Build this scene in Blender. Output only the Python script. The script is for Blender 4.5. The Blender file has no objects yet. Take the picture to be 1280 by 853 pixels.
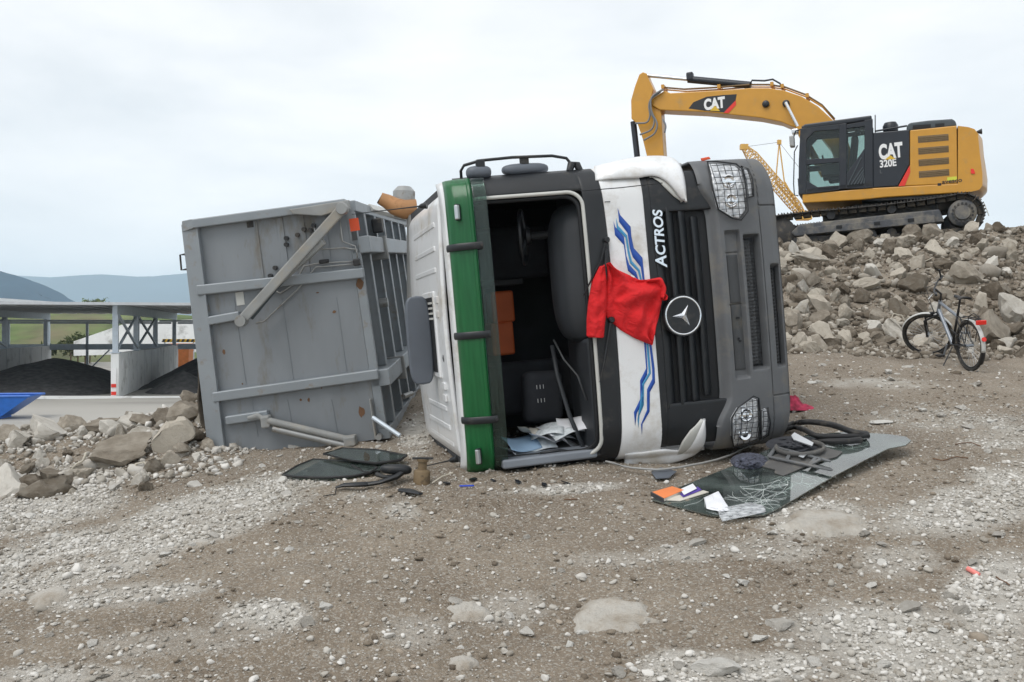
import bpy, bmesh, math, random
import numpy as np
from mathutils import Vector, Matrix

# ------------------------------------------------------------------ camera, sky, sun
scene = bpy.context.scene
COL = scene.collection
FPX, HZ, CX, CZ = 1150.0, 413.0, 640.0, 1.6
cam_d = bpy.data.cameras.new('camera')
cam_d.sensor_width = 36.0
cam_d.lens = 36.0 * FPX / 1280.0
cam_d.shift_y = -13.5 / 1280.0
cam_d.clip_start = 0.05
cam_d.clip_end = 60000.0
cam = bpy.data.objects.new('camera', cam_d)
cam.location = (0, 0, CZ)
cam.rotation_euler = (math.radians(90), 0, 0)
COL.objects.link(cam)
scene.camera = cam

SUN_EL, SUN_AZ = 52.0, 222.0          # azimuth clockwise from +Y: behind and left of the camera
world = bpy.data.worlds.new('World')
scene.world = world
world.use_nodes = True
wn, wl = world.node_tree.nodes, world.node_tree.links
wn.clear()
w_out = wn.new('ShaderNodeOutputWorld')
w_bg = wn.new('ShaderNodeBackground')
w_sky = wn.new('ShaderNodeTexSky')
w_sky.sky_type = 'NISHITA'
w_sky.sun_disc = False
w_sky.sun_elevation = math.radians(SUN_EL)
w_sky.sun_rotation = math.radians(SUN_AZ)
w_sky.air_density = 1.0
w_sky.dust_density = 2.0
w_co = wn.new('ShaderNodeTexCoord')
w_map = wn.new('ShaderNodeMapping')
w_map.inputs['Scale'].default_value = (1.0, 1.0, 3.2)
w_no = wn.new('ShaderNodeTexNoise')
w_no.inputs['Scale'].default_value = 2.3
w_no.inputs['Detail'].default_value = 7.0
w_no.inputs['Roughness'].default_value = 0.52
w_no.inputs['Distortion'].default_value = 0.25
w_ramp = wn.new('ShaderNodeValToRGB')
w_ramp.color_ramp.elements[0].position = 0.36
w_ramp.color_ramp.elements[0].color = (7.3, 7.6, 7.85, 1)
w_ramp.color_ramp.elements[1].position = 0.66
w_ramp.color_ramp.elements[1].color = (10.0, 9.95, 9.9, 1)
w_mix = wn.new('ShaderNodeMixRGB')
w_mix.inputs['Fac'].default_value = 0.93          # an overcast layer over the clear sky
wl.new(w_co.outputs['Generated'], w_map.inputs['Vector'])
wl.new(w_map.outputs['Vector'], w_no.inputs['Vector'])
wl.new(w_no.outputs['Fac'], w_ramp.inputs['Fac'])
wl.new(w_sky.outputs['Color'], w_mix.inputs['Color1'])
wl.new(w_ramp.outputs['Color'], w_mix.inputs['Color2'])
wl.new(w_mix.outputs['Color'], w_bg.inputs['Color'])
w_bg.inputs['Strength'].default_value = 0.1
wl.new(w_bg.outputs['Background'], w_out.inputs['Surface'])

sun_d = bpy.data.lights.new('sun', 'SUN')
sun_d.energy = 1.4
sun_d.angle = math.radians(35)
sun_d.color = (1.0, 0.97, 0.93)
sun = bpy.data.objects.new('sun', sun_d)
COL.objects.link(sun)
_az, _el = math.radians(SUN_AZ), math.radians(SUN_EL)
_sd = Vector((math.sin(_az) * math.cos(_el), math.cos(_az) * math.cos(_el), math.sin(_el)))
sun.rotation_euler = _sd.to_track_quat('Z', 'Y').to_euler()
sun.location = (-8, -8, 14)

scene.view_settings.view_transform = 'Standard'
scene.view_settings.look = 'None'
scene.view_settings.exposure = 0.3
scene.view_settings.gamma = 1.0
scene.view_settings.use_curve_mapping = False
scene.cycles.max_bounces = 8
scene.cycles.transparent_max_bounces = 16
scene.cycles.volume_bounces = 3

# ------------------------------------------------------------------ helpers
rng = np.random.default_rng(11)
random.seed(5)


def V(*a):
    return Vector(a)


def W(px, py, Y):
    """a point of the place, from where the photograph shows it and its distance"""
    return Vector(((px - CX) / FPX * Y, Y, CZ - (py - HZ) / FPX * Y))


def tag(o, label=None, cat=None, group=None, kind=None):
    if label: o['label'] = label
    if cat: o['category'] = cat
    if group: o['group'] = group
    if kind: o['kind'] = kind
    return o


def empty(name, M, label=None, cat=None, group=None):
    o = bpy.data.objects.new(name, None)
    o.empty_display_size = 0.2
    COL.objects.link(o)
    o.matrix_world = M
    return tag(o, label, cat, group)


def frame_matrix(X, Y, Z, O):
    return Matrix(((X[0], Y[0], Z[0], O[0]), (X[1], Y[1], Z[1], O[1]), (X[2], Y[2], Z[2], O[2]), (0, 0, 0, 1)))


class MB:
    def __init__(s):
        s.v, s.f = [], []

    def add(s, v, f):
        o = len(s.v)
        s.v += [tuple(p) for p in v]
        s.f += [tuple(i + o for i in q) for q in f]
        return s

    def box(s, c, size, R=None):
        x, y, z = size[0] / 2, size[1] / 2, size[2] / 2
        vs = [Vector((sx * x, sy * y, sz * z)) for sx in (-1, 1) for sy in (-1, 1) for sz in (-1, 1)]
        if R is not None: vs = [R @ p for p in vs]
        c = Vector(c)
        return s.add([p + c for p in vs], [(0, 1, 3, 2), (4, 6, 7, 5), (0, 4, 5, 1), (2, 3, 7, 6), (0, 2, 6, 4), (1, 5, 7, 3)])

    def bounds(s, a, b):
        a, b = Vector(a), Vector(b)
        return s.box((a + b) / 2, [abs(b[i] - a[i]) for i in range(3)])

    def bar(s, p, q, w, h, up=(0, 0, 1)):
        p, q, up = Vector(p), Vector(q), Vector(up)
        d = (q - p).normalized()
        sd = d.cross(up)
        if sd.length < 1e-4: sd = d.cross(Vector((1, 0.3, 0)))
        sd.normalize()
        u = sd.cross(d).normalized()
        vs = []
        for c in (p, q):
            for a, b in ((-1, -1), (1, -1), (1, 1), (-1, 1)):
                vs.append(c + sd * (a * w / 2) + u * (b * h / 2))
        return s.add(vs, [(0, 3, 2, 1), (4, 5, 6, 7), (0, 1, 5, 4), (1, 2, 6, 5), (2, 3, 7, 6), (3, 0, 4, 7)])

    def tube(s, pts, r, n=8, closed=False, flat=1.0, up=(0, 0, 1)):
        pts = [Vector(p) for p in pts]
        m = len(pts)
        rs = r if isinstance(r, (list, tuple)) else [r] * m
        vs = []
        prev = None
        for i in range(m):
            if closed: d = pts[(i + 1) % m] - pts[i - 1]
            else: d = pts[min(i + 1, m - 1)] - pts[max(i - 1, 0)]
            d.normalize()
            if prev is None:
                a = d.cross(Vector(up))
                if a.length < 1e-3: a = d.cross(Vector((1, 0, 0)))
                if a.length < 1e-3: a = d.cross(Vector((0, 1, 0)))
            else:
                a = prev - d * prev.dot(d)
            a.normalize()
            prev = a
            b = d.cross(a)
            for k in range(n):
                t = 2 * math.pi * k / n
                vs.append(pts[i] + a * (math.cos(t) * rs[i]) + b * (math.sin(t) * rs[i] * flat))
        fs = []
        for i in range(m if closed else m - 1):
            j = (i + 1) % m
            for k in range(n):
                k2 = (k + 1) % n
                fs.append((i * n + k, i * n + k2, j * n + k2, j * n + k))
        if not closed:
            fs.append(tuple(reversed(range(n))))
            fs.append(tuple(range((m - 1) * n, m * n)))
        return s.add(vs, fs)

    def prism(s, poly, vec):
        poly = [Vector(p) for p in poly]
        vec = Vector(vec)
        n = len(poly)
        fs = [tuple(range(n)), tuple(reversed(range(n, 2 * n)))]
        fs += [(i, i + n, (i + 1) % n + n, (i + 1) % n) for i in range(n)]
        return s.add(poly + [p + vec for p in poly], fs)

    def grid(s, fn, nu, nv):
        vs = [fn(i / nu, j / nv) for i in range(nu + 1) for j in range(nv + 1)]
        fs = [(i * (nv + 1) + j, (i + 1) * (nv + 1) + j, (i + 1) * (nv + 1) + j + 1, i * (nv + 1) + j + 1) for i in range(nu) for j in range(nv)]
        return s.add(vs, fs)

    def lathe(s, prof, c, axis, n=20):
        """prof: (radius, along) pairs"""
        c, ax = Vector(c), Vector(axis).normalized()
        a = ax.cross(Vector((0, 0, 1)))
        if a.length < 1e-3: a = ax.cross(Vector((1, 0, 0)))
        a.normalize()
        b = ax.cross(a)
        vs = []
        for r, z in prof:
            for k in range(n):
                t = 2 * math.pi * k / n
                vs.append(c + ax * z + a * (r * math.cos(t)) + b * (r * math.sin(t)))
        fs = []
        for i in range(len(prof) - 1):
            for k in range(n):
                k2 = (k + 1) % n
                fs.append((i * n + k, i * n + k2, (i + 1) * n + k2, (i + 1) * n + k))
        fs.append(tuple(reversed(range(n))))
        fs.append(tuple(range((len(prof) - 1) * n, len(prof) * n)))
        return s.add(vs, fs)

    def mesh(s, name, smooth=None):
        me = bpy.data.meshes.new(name)
        me.from_pydata(s.v, [], s.f)
        bm = bmesh.new()
        bm.from_mesh(me)
        bmesh.ops.recalc_face_normals(bm, faces=bm.faces)
        bm.to_mesh(me)
        bm.free()
        if smooth is not None:
            me.shade_smooth()
            if smooth < 180: me.set_sharp_from_angle(angle=math.radians(smooth))
        return me

    def build(s, name, m, parent=None, smooth=None, bevel=0, seg=2, solid=0, M=None):
        me = s.mesh(name, smooth)
        me.materials.append(MT(m))
        o = bpy.data.objects.new(name, me)
        COL.objects.link(o)
        if parent is not None:
            o.parent = parent
        if M is not None: o.matrix_world = M
        if solid:
            md = o.modifiers.new('solid', 'SOLIDIFY')
            md.thickness = abs(solid)
            md.offset = 1 if solid < 0 else -1
        if bevel:
            md = o.modifiers.new('bevel', 'BEVEL')
            md.width = bevel
            md.segments = seg
            md.limit_method = 'ANGLE'
            md.angle_limit = math.radians(40)
            md.harden_normals = smooth is not None
        return o


def share(name, me, parent=None, M=None, kind=None):
    o = bpy.data.objects.new(name, me)
    COL.objects.link(o)
    if parent is not None: o.parent = parent
    if M is not None: o.matrix_local = M
    return o


def text_mesh(txt, size, m, name, parent, M, ext=0.004, offset=0.0, shear=0.0, align='LEFT', space=1.0):
    cu = bpy.data.curves.new(name, 'FONT')
    cu.body = txt
    cu.size = size
    cu.extrude = ext
    cu.offset = offset
    cu.shear = shear
    cu.align_x = align
    cu.space_character = space
    tmp = bpy.data.objects.new(name + '_tmp', cu)
    COL.objects.link(tmp)
    bpy.context.view_layer.update()
    me = bpy.data.meshes.new_from_object(tmp.evaluated_get(bpy.context.evaluated_depsgraph_get()))
    bpy.data.objects.remove(tmp)
    me.name = name
    me.materials.clear()
    me.materials.append(MT(m))
    o = bpy.data.objects.new(name, me)
    COL.objects.link(o)
    o.parent = parent
    o.matrix_local = M
    return o


# ------------------------------------------------------------------ materials
_M = {}


def new_mat(name):
    m = bpy.data.materials.new(name)
    m.use_nodes = True
    nt = m.node_tree
    b = nt.nodes['Principled BSDF']
    _M[name] = m
    return m, nt.nodes, nt.links, b


def MT(m):
    return _M[m] if isinstance(m, str) else m


def paint(name, col, rough=0.5, metal=0.0, var=0.12, vscale=4.0, bump=0.0, bscale=60.0, dirt=None, dirt_amt=0.0, dscale=3.0, stretch=(1, 1, 1), spec=0.5, coat=0.0):
    """one base colour, broken up by two noises; dirt = a second colour in patches of its own"""
    m, n, l, b = new_mat(name)
    co = n.new('ShaderNodeTexCoord')
    mp = n.new('ShaderNodeMapping')
    mp.inputs['Scale'].default_value = stretch
    l.new(co.outputs['Object'], mp.inputs['Vector'])
    no = n.new('ShaderNodeTexNoise')
    no.inputs['Scale'].default_value = vscale
    no.inputs['Detail'].default_value = 6
    l.new(mp.outputs['Vector'], no.inputs['Vector'])
    rp = n.new('ShaderNodeValToRGB')
    rp.color_ramp.elements[0].position = 0.3
    rp.color_ramp.elements[1].position = 0.7
    rp.color_ramp.elements[0].color = tuple(c * (1 - var) for c in col) + (1,)
    rp.color_ramp.elements[1].color = tuple(min(1, c * (1 + var)) for c in col) + (1,)
    l.new(no.outputs['Fac'], rp.inputs['Fac'])
    out = rp.outputs['Color']
    if dirt is not None:
        n2 = n.new('ShaderNodeTexNoise')
        n2.inputs['Scale'].default_value = dscale
        n2.inputs['Detail'].default_value = 9
        n2.inputs['Roughness'].default_value = 0.65
        l.new(mp.outputs['Vector'], n2.inputs['Vector'])
        r2 = n.new('ShaderNodeValToRGB')
        r2.color_ramp.elements[0].position = 0.62 - dirt_amt * 0.3
        r2.color_ramp.elements[1].position = 0.78 - dirt_amt * 0.2
        l.new(n2.outputs['Fac'], r2.inputs['Fac'])
        mx = n.new('ShaderNodeMixRGB')
        mx.inputs['Color2'].default_value = tuple(dirt) + (1,)
        l.new(r2.outputs['Color'], mx.inputs['Fac'])
        l.new(out, mx.inputs['Color1'])
        out = mx.outputs['Color']
        rr = n.new('ShaderNodeMapRange')
        rr.inputs['To Min'].default_value = rough
        rr.inputs['To Max'].default_value = min(1, rough + 0.35)
        l.new(r2.outputs['Color'], rr.inputs['Value'])
        l.new(rr.outputs['Result'], b.inputs['Roughness'])
    else:
        b.inputs['Roughness'].default_value = rough
    l.new(out, b.inputs['Base Color'])
    b.inputs['Metallic'].default_value = metal
    b.inputs['Specular IOR Level'].default_value = spec
    b.inputs['Coat Weight'].default_value = coat
    b.inputs['Coat Roughness'].default_value = 0.15
    if bump:
        n3 = n.new('ShaderNodeTexNoise')
        n3.inputs['Scale'].default_value = bscale
        n3.inputs['Detail'].default_value = 4
        l.new(co.outputs['Object'], n3.inputs['Vector'])
        bp = n.new('ShaderNodeBump')
        bp.inputs['Strength'].default_value = bump
        bp.inputs['Distance'].default_value = 0.02
        l.new(n3.outputs['Fac'], bp.inputs['Height'])
        l.new(bp.outputs['Normal'], b.inputs['Normal'])
    return m


paint('white_paint', (0.78, 0.79, 0.80), 0.3, var=0.03, dirt=(0.5, 0.465, 0.41), dirt_amt=0.4, dscale=2.6, coat=0.3)
paint('bumper_plastic', (0.115, 0.12, 0.127), 0.52, var=0.1, bump=0.06, bscale=300, dirt=(0.19, 0.175, 0.15), dirt_amt=0.34, dscale=2.6)
paint('black_plastic', (0.012, 0.014, 0.017), 0.42, var=0.2, dirt=(0.06, 0.055, 0.05), dirt_amt=0.2, dscale=5)
paint('black_matt', (0.008, 0.009, 0.011), 0.7, var=0.2)
paint('dash_plastic', (0.035, 0.039, 0.045), 0.55, var=0.15, bump=0.05, bscale=260)
paint('interior_dark', (0.05, 0.053, 0.058), 0.8, var=0.2)
paint('seat_fabric', (0.035, 0.037, 0.044), 0.9, var=0.25, bump=0.2, bscale=240)
paint('grey_trim', (0.2, 0.22, 0.25), 0.5, var=0.1, dirt=(0.3, 0.26, 0.2), dirt_amt=0.2)
paint('gasket', (0.55, 0.55, 0.52), 0.5, var=0.08)
paint('chrome', (0.85, 0.86, 0.88), 0.12, 1.0, var=0.03)
paint('silver', (0.62, 0.64, 0.66), 0.3, 0.8, var=0.05)
paint('decal_blue', (0.012, 0.07, 0.36), 0.35, var=0.05)
paint('decal_cyan', (0.05, 0.27, 0.5), 0.35, var=0.05)
paint('decal_white', (0.8, 0.8, 0.8), 0.4, var=0.03)
paint('decal_black', (0.014, 0.016, 0.02), 0.4, var=0.1)
paint('decal_red', (0.72, 0.035, 0.02), 0.45, var=0.05)
paint('hatch_grey', (0.11, 0.125, 0.15), 0.45, var=0.08)
paint('orange_vinyl', (0.62, 0.13, 0.035), 0.6, var=0.12, bump=0.1, bscale=40)
paint('orange_decal', (0.78, 0.1, 0.03), 0.55, var=0.08)
paint('red_cotton', (0.66, 0.012, 0.016), 0.85, var=0.12, vscale=9, bump=0.25, bscale=420)
def wrinkle(name):
    m = _M[name]
    n, l = m.node_tree.nodes, m.node_tree.links
    co = n.new('ShaderNodeTexCoord')
    no = n.new('ShaderNodeTexNoise')
    no.inputs['Scale'].default_value = 9
    no.inputs['Detail'].default_value = 3
    no.inputs['Distortion'].default_value = 1.6
    l.new(co.outputs['Object'], no.inputs['Vector'])
    bp = n.new('ShaderNodeBump')
    bp.inputs['Strength'].default_value = .75
    bp.inputs['Distance'].default_value = .03
    l.new(no.outputs['Fac'], bp.inputs['Height'])
    b = n['Principled BSDF']
    old = [k for k in l if k.to_node == b and k.to_socket.name == 'Normal']
    if old: l.new(old[0].from_socket, bp.inputs['Normal'])
    l.new(bp.outputs['Normal'], b.inputs['Normal'])


wrinkle('red_cotton')
paint('tipper_paint', (0.23, 0.248, 0.266), 0.45, 0.15, var=0.1, vscale=1.3, dirt=(0.185, 0.165, 0.135), dirt_amt=0.24, dscale=2.2, stretch=(2.4, .7, 1), bump=0.03, bscale=7)
paint('tipper_rib', (0.265, 0.29, 0.312), 0.42, 0.15, var=0.06, dirt=(0.24, 0.2, 0.15), dirt_amt=0.16, dscale=6.0)
paint('tipper_dusty', (0.27, 0.275, 0.27), 0.7, 0.0, var=0.14, dirt=(0.33, 0.3, 0.25), dirt_amt=0.35, dscale=5.0)
paint('steel_grey', (0.34, 0.345, 0.34), 0.42, 0.5, var=0.1, dirt=(0.2, 0.15, 0.1), dirt_amt=0.25, dscale=8)
paint('rust_tan', (0.42, 0.22, 0.10), 0.42, 0.35, var=0.2, dirt=(0.2, 0.09, 0.04), dirt_amt=0.2, dscale=7)
paint('rust', (0.16, 0.085, 0.045), 0.85, var=0.3)
paint('rusty_can', (0.19, 0.135, 0.075), 0.7, 0.2, var=0.3, dirt=(0.06, 0.045, 0.035), dirt_amt=0.4, dscale=14)
paint('dark_steel', (0.05, 0.05, 0.052), 0.5, 0.6, var=0.2, dirt=(0.16, 0.14, 0.115), dirt_amt=0.35, dscale=5)
paint('rubber', (0.012, 0.012, 0.013), 0.6, var=0.2, dirt=(0.09, 0.08, 0.065), dirt_amt=0.25, dscale=9)
paint('tyre_dusty', (0.04, 0.037, 0.033), 0.8, var=0.25, dirt=(0.17, 0.145, 0.115), dirt_amt=0.4, dscale=8)
paint('excavator_yellow', (0.56, 0.272, 0.025), 0.38, var=0.05, dirt=(0.4, 0.25, 0.09), dirt_amt=0.12, dscale=3, coat=0.2)
paint('excavator_black', (0.014, 0.018, 0.026), 0.4, var=0.12, dirt=(0.05, 0.05, 0.05), dirt_amt=0.1)
paint('excavator_grey', (0.055, 0.07, 0.08), 0.5, var=0.1)
paint('vent_mesh', (0.19, 0.13, 0.065), 0.7, var=0.15, vscale=40)
paint('track_steel', (0.055, 0.052, 0.05), 0.6, 0.4, var=0.25, dirt=(0.2, 0.17, 0.13), dirt_amt=0.35, dscale=6)
paint('track_frame_paint', (0.075, 0.08, 0.09), 0.6, 0.2, var=0.15, dirt=(0.27, 0.245, 0.205), dirt_amt=0.62, dscale=2.6)
paint('hose_grey', (0.19, 0.2, 0.21), 0.5, var=0.1)
paint('crane_yellow', (0.62, 0.36, 0.08), 0.5, var=0.08)
paint('bike_alloy', (0.24, 0.26, 0.29), 0.35, 0.55, var=0.06)
paint('bike_black', (0.014, 0.014, 0.016), 0.45, var=0.15)
paint('fender_white', (0.52, 0.52, 0.5), 0.4, var=0.05)
paint('lamp_red', (0.75, 0.03, 0.02), 0.25, var=0.05)
paint('galvanised', (0.5, 0.56, 0.62), 0.5, 0.3, var=0.08)
paint('roof_sheet', (0.52, 0.54, 0.56), 0.6, 0.1, var=0.08)
paint('roof_sheet_white', (0.74, 0.76, 0.78), 0.5, 0.1, var=0.05)
paint('concrete_wall', (0.78, 0.79, 0.78), 0.85, var=0.07, vscale=0.5, dirt=(0.38, 0.38, 0.36), dirt_amt=0.3, dscale=0.7, bump=0.1, bscale=5)
paint('coal', (0.075, 0.072, 0.072), 0.95, var=0.45, vscale=2.5, bump=0.6, bscale=9)
paint('blue_skip_paint', (0.015, 0.13, 0.5), 0.4, var=0.1)
paint('grass', (0.085, 0.125, 0.035), 0.95, var=0.5, vscale=0.2, dirt=(0.2, 0.155, 0.1), dirt_amt=0.6, dscale=0.03, bump=0.5, bscale=1.5)
paint('hazed_hill_forest', (0.02, 0.05, 0.085), 1.0, var=0.35, vscale=0.004, spec=0.0)  # haze painted in: green forest given a blue cast
paint('hazed_far_forest', (0.035, 0.065, 0.085), 1.0, var=0.2, vscale=0.002, spec=0.0)  # bluish base colour carries part of the distant haze
paint('paper', (0.78, 0.79, 0.82), 0.7, var=0.05)
paint('paper_blue', (0.3, 0.44, 0.6), 0.6, var=0.06)
paint('paper_print', (0.62, 0.66, 0.68), 0.7, var=0.25, vscale=22)
paint('book_orange', (0.8, 0.24, 0.08), 0.55, var=0.06)
paint('book_dark', (0.05, 0.05, 0.055), 0.6, var=0.1)
paint('book_pages', (0.6, 0.57, 0.5), 0.8, var=0.1)
paint('purple_print', (0.1, 0.06, 0.33), 0.5, var=0.3, vscale=30)
paint('pen_blue', (0.01, 0.06, 0.55), 0.35, var=0.05)
paint('pink_cloth', (0.36, 0.03, 0.07), 0.85, var=0.6, vscale=18, bump=0.3, bscale=90)
paint('pink_tube', (0.72, 0.22, 0.19), 0.5, var=0.1)
paint('mat_grey', (0.095, 0.093, 0.09), 0.8, var=0.15, bump=0.2, bscale=160, dirt=(0.2, 0.18, 0.15), dirt_amt=0.3, dscale=9)
paint('frame_grey', (0.12, 0.125, 0.13), 0.5, var=0.1, dirt=(0.22, 0.2, 0.17), dirt_amt=0.2)
paint('denim', (0.06, 0.065, 0.09), 0.9, var=0.9, vscale=45, bump=0.3, bscale=90)
paint('cable_grey', (0.32, 0.32, 0.31), 0.5, var=0.1)
paint('rebar', (0.5, 0.46, 0.38), 0.7, var=0.15)
paint('crack_white', (0.75, 0.8, 0.78), 0.5, var=0.05)
paint('skin_tarp', (0.09, 0.075, 0.058), 0.9, var=0.4, vscale=6, bump=0.6, bscale=14)
paint('hazard_yellow', (0.65, 0.42, 0.03), 0.5, var=0.05)
paint('container_orange', (0.6, 0.19, 0.05), 0.5, var=0.1)
paint('glass_tint_solid', (0.02, 0.03, 0.03), 0.08, var=0.1)


def glassy(name, tint, gloss_rough=0.03, ior=1.5, body=None, body_amt=0.0, dust=0.0, craze=False):
    """a sheet of glass or clear plastic: tinted see-through with a Fresnel reflection"""
    m, n, l, b = new_mat(name)
    out = n['Material Output']
    tr = n.new('ShaderNodeBsdfTransparent')
    tr.inputs['Color'].default_value = tuple(tint) + (1,)
    gl = n.new('ShaderNodeBsdfGlossy')
    gl.inputs['Roughness'].default_value = gloss_rough
    fr = n.new('ShaderNodeFresnel')
    fr.inputs['IOR'].default_value = ior
    mx = n.new('ShaderNodeMixShader')
    l.new(fr.outputs['Fac'], mx.inputs['Fac'])
    l.new(tr.outputs['BSDF'], mx.inputs[1])
    l.new(gl.outputs['BSDF'], mx.inputs[2])
    last = mx
    if body is not None:
        b.inputs['Base Color'].default_value = tuple(body) + (1,)
        b.inputs['Roughness'].default_value = 0.3
        no = n.new('ShaderNodeTexNoise')
        no.inputs['Scale'].default_value = 7
        no.inputs['Detail'].default_value = 7
        rr = n.new('ShaderNodeMapRange')
        rr.inputs['From Min'].default_value = 0.3
        rr.inputs['From Max'].default_value = 0.7
        rr.inputs['To Min'].default_value = max(0, body_amt - dust)
        rr.inputs['To Max'].default_value = min(1, body_amt + dust)
        l.new(no.outputs['Fac'], rr.inputs['Value'])
        m2 = n.new('ShaderNodeMixShader')
        fac = rr.outputs['Result']
        if craze:
            co = n.new('ShaderNodeTexCoord')
            vo = n.new('ShaderNodeTexVoronoi')
            vo.feature = 'DISTANCE_TO_EDGE'
            vo.inputs['Scale'].default_value = 11
            l.new(co.outputs['Object'], vo.inputs['Vector'])
            lt = n.new('ShaderNodeMath')
            lt.operation = 'LESS_THAN'
            lt.inputs[1].default_value = 0.02
            l.new(vo.outputs['Distance'], lt.inputs[0])
            n4 = n.new('ShaderNodeTexNoise')
            n4.inputs['Scale'].default_value = 1.6
            l.new(co.outputs['Object'], n4.inputs['Vector'])
            r4 = n.new('ShaderNodeMapRange')
            r4.inputs['From Min'].default_value = 0.5
            r4.inputs['From Max'].default_value = 0.62
            r4.inputs['To Max'].default_value = 0.7
            l.new(n4.outputs['Fac'], r4.inputs['Value'])
            mu = n.new('ShaderNodeMath')
            mu.operation = 'MULTIPLY'
            l.new(lt.outputs['Value'], mu.inputs[0])
            l.new(r4.outputs['Result'], mu.inputs[1])
            mxx = n.new('ShaderNodeMath')
            mxx.operation = 'MAXIMUM'
            l.new(fac, mxx.inputs[0])
            l.new(mu.outputs['Value'], mxx.inputs[1])
            fac = mxx.outputs['Value']
        l.new(fac, m2.inputs['Fac'])
        l.new(mx.outputs['Shader'], m2.inputs[1])
        l.new(b.outputs['BSDF'], m2.inputs[2])
        last = m2
    else:
        n.remove(b)
    l.new(last.outputs['Shader'], out.inputs['Surface'])
    return m


glassy('cab_glass', (0.72, 0.8, 0.78))
glassy('laminated_glass', (0.66, 0.78, 0.72), ior=4.0, body=(0.42, 0.52, 0.48), body_amt=0.12, dust=0.1, craze=True)
glassy('side_glass', (0.45, 0.55, 0.5), ior=1.9, body=(0.2, 0.25, 0.23), body_amt=0.2, dust=0.12)
glassy('visor_green', (0.03, 0.42, 0.12), 0.12, body=(0.01, 0.14, 0.04), body_amt=0.72, dust=0.12)
glassy('visor_smoke', (0.62, 0.76, 0.70), 0.12, body=(0.06, 0.10, 0.085), body_amt=0.16, dust=0.15)
glassy('lamp_cover', (0.94, 0.95, 0.96), 0.02)
glassy('plastic_film', (0.9, 0.92, 0.93), 0.15, body=(0.8, 0.82, 0.84), body_amt=0.38, dust=0.3)


def lens_material():
    m, n, l, b = new_mat('lamp_lens')
    co = n.new('ShaderNodeTexCoord')
    vo = n.new('ShaderNodeTexVoronoi')
    vo.inputs['Scale'].default_value = 26
    l.new(co.outputs['Object'], vo.inputs['Vector'])
    rp = n.new('ShaderNodeValToRGB')
    rp.color_ramp.elements[0].color = (0.95, 0.96, 0.97, 1)
    rp.color_ramp.elements[1].color = (0.55, 0.57, 0.6, 1)
    rp.color_ramp.elements[1].position = 0.75
    l.new(vo.outputs['Distance'], rp.inputs['Fac'])
    l.new(rp.outputs['Color'], b.inputs['Base Color'])
    b.inputs['Metallic'].default_value = 0.25
    b.inputs['Roughness'].default_value = 0.28
    bp = n.new('ShaderNodeBump')
    bp.inputs['Strength'].default_value = 0.6
    bp.inputs['Distance'].default_value = 0.02
    l.new(vo.outputs['Distance'], bp.inputs['Height'])
    l.new(bp.outputs['Normal'], b.inputs['Normal'])


lens_material()


def rock_material(name, c0, c1, c2, use_tone):
    m, n, l, b = new_mat(name)
    co = n.new('ShaderNodeTexCoord')
    no = n.new('ShaderNodeTexNoise')
    no.inputs['Scale'].default_value = 2.2
    no.inputs['Detail'].default_value = 9
    no.inputs['Roughness'].default_value = 0.62
    l.new(co.outputs['Object'], no.inputs['Vector'])
    rp = n.new('ShaderNodeValToRGB')
    e = rp.color_ramp.elements
    e[0].position, e[0].color = 0.28, tuple(c0) + (1,)
    e[1].position, e[1].color = 0.72, tuple(c2) + (1,)
    k = e.new(0.5)
    k.color = tuple(c1) + (1,)
    hs = n.new('ShaderNodeHueSaturation')
    l.new(rp.outputs['Color'], hs.inputs['Color'])
    rr = n.new('ShaderNodeMapRange')
    if use_tone:
        at = n.new('ShaderNodeAttribute')
        at.attribute_name = 'tone'
        src = at.outputs['Fac']
    else:
        oi = n.new('ShaderNodeObjectInfo')
        src = oi.outputs['Random']
    ad = n.new('ShaderNodeMath')
    ad.operation = 'MULTIPLY_ADD'
    ad.inputs[1].default_value = 0.5
    l.new(src, ad.inputs[0])
    hf = n.new('ShaderNodeMath')
    hf.operation = 'MULTIPLY'
    hf.inputs[1].default_value = 0.6
    l.new(no.outputs['Fac'], hf.inputs[0])
    l.new(hf.outputs['Value'], ad.inputs[2])
    l.new(ad.outputs['Value'], rp.inputs['Fac'])
    rr.inputs['To Min'].default_value = 0.78
    rr.inputs['To Max'].default_value = 1.15
    l.new(src, rr.inputs['Value'])
    l.new(rr.outputs['Result'], hs.inputs['Value'])
    l.new(hs.outputs['Color'], b.inputs['Base Color'])
    b.inputs['Roughness'].default_value = 0.92
    b.inputs['Specular IOR Level'].default_value = 0.25
    bp = n.new('ShaderNodeBump')
    bp.inputs['Strength'].default_value = 0.6
    bp.inputs['Distance'].default_value = 0.03 if not use_tone else 0.008
    n2 = n.new('ShaderNodeTexNoise')
    n2.inputs['Scale'].default_value = 6.0
    n2.inputs['Detail'].default_value = 10
    n2.inputs['Roughness'].default_value = 0.7
    l.new(co.outputs['Object'], n2.inputs['Vector'])
    l.new(n2.outputs['Fac'], bp.inputs['Height'])
    l.new(bp.outputs['Normal'], b.inputs['Normal'])


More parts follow.
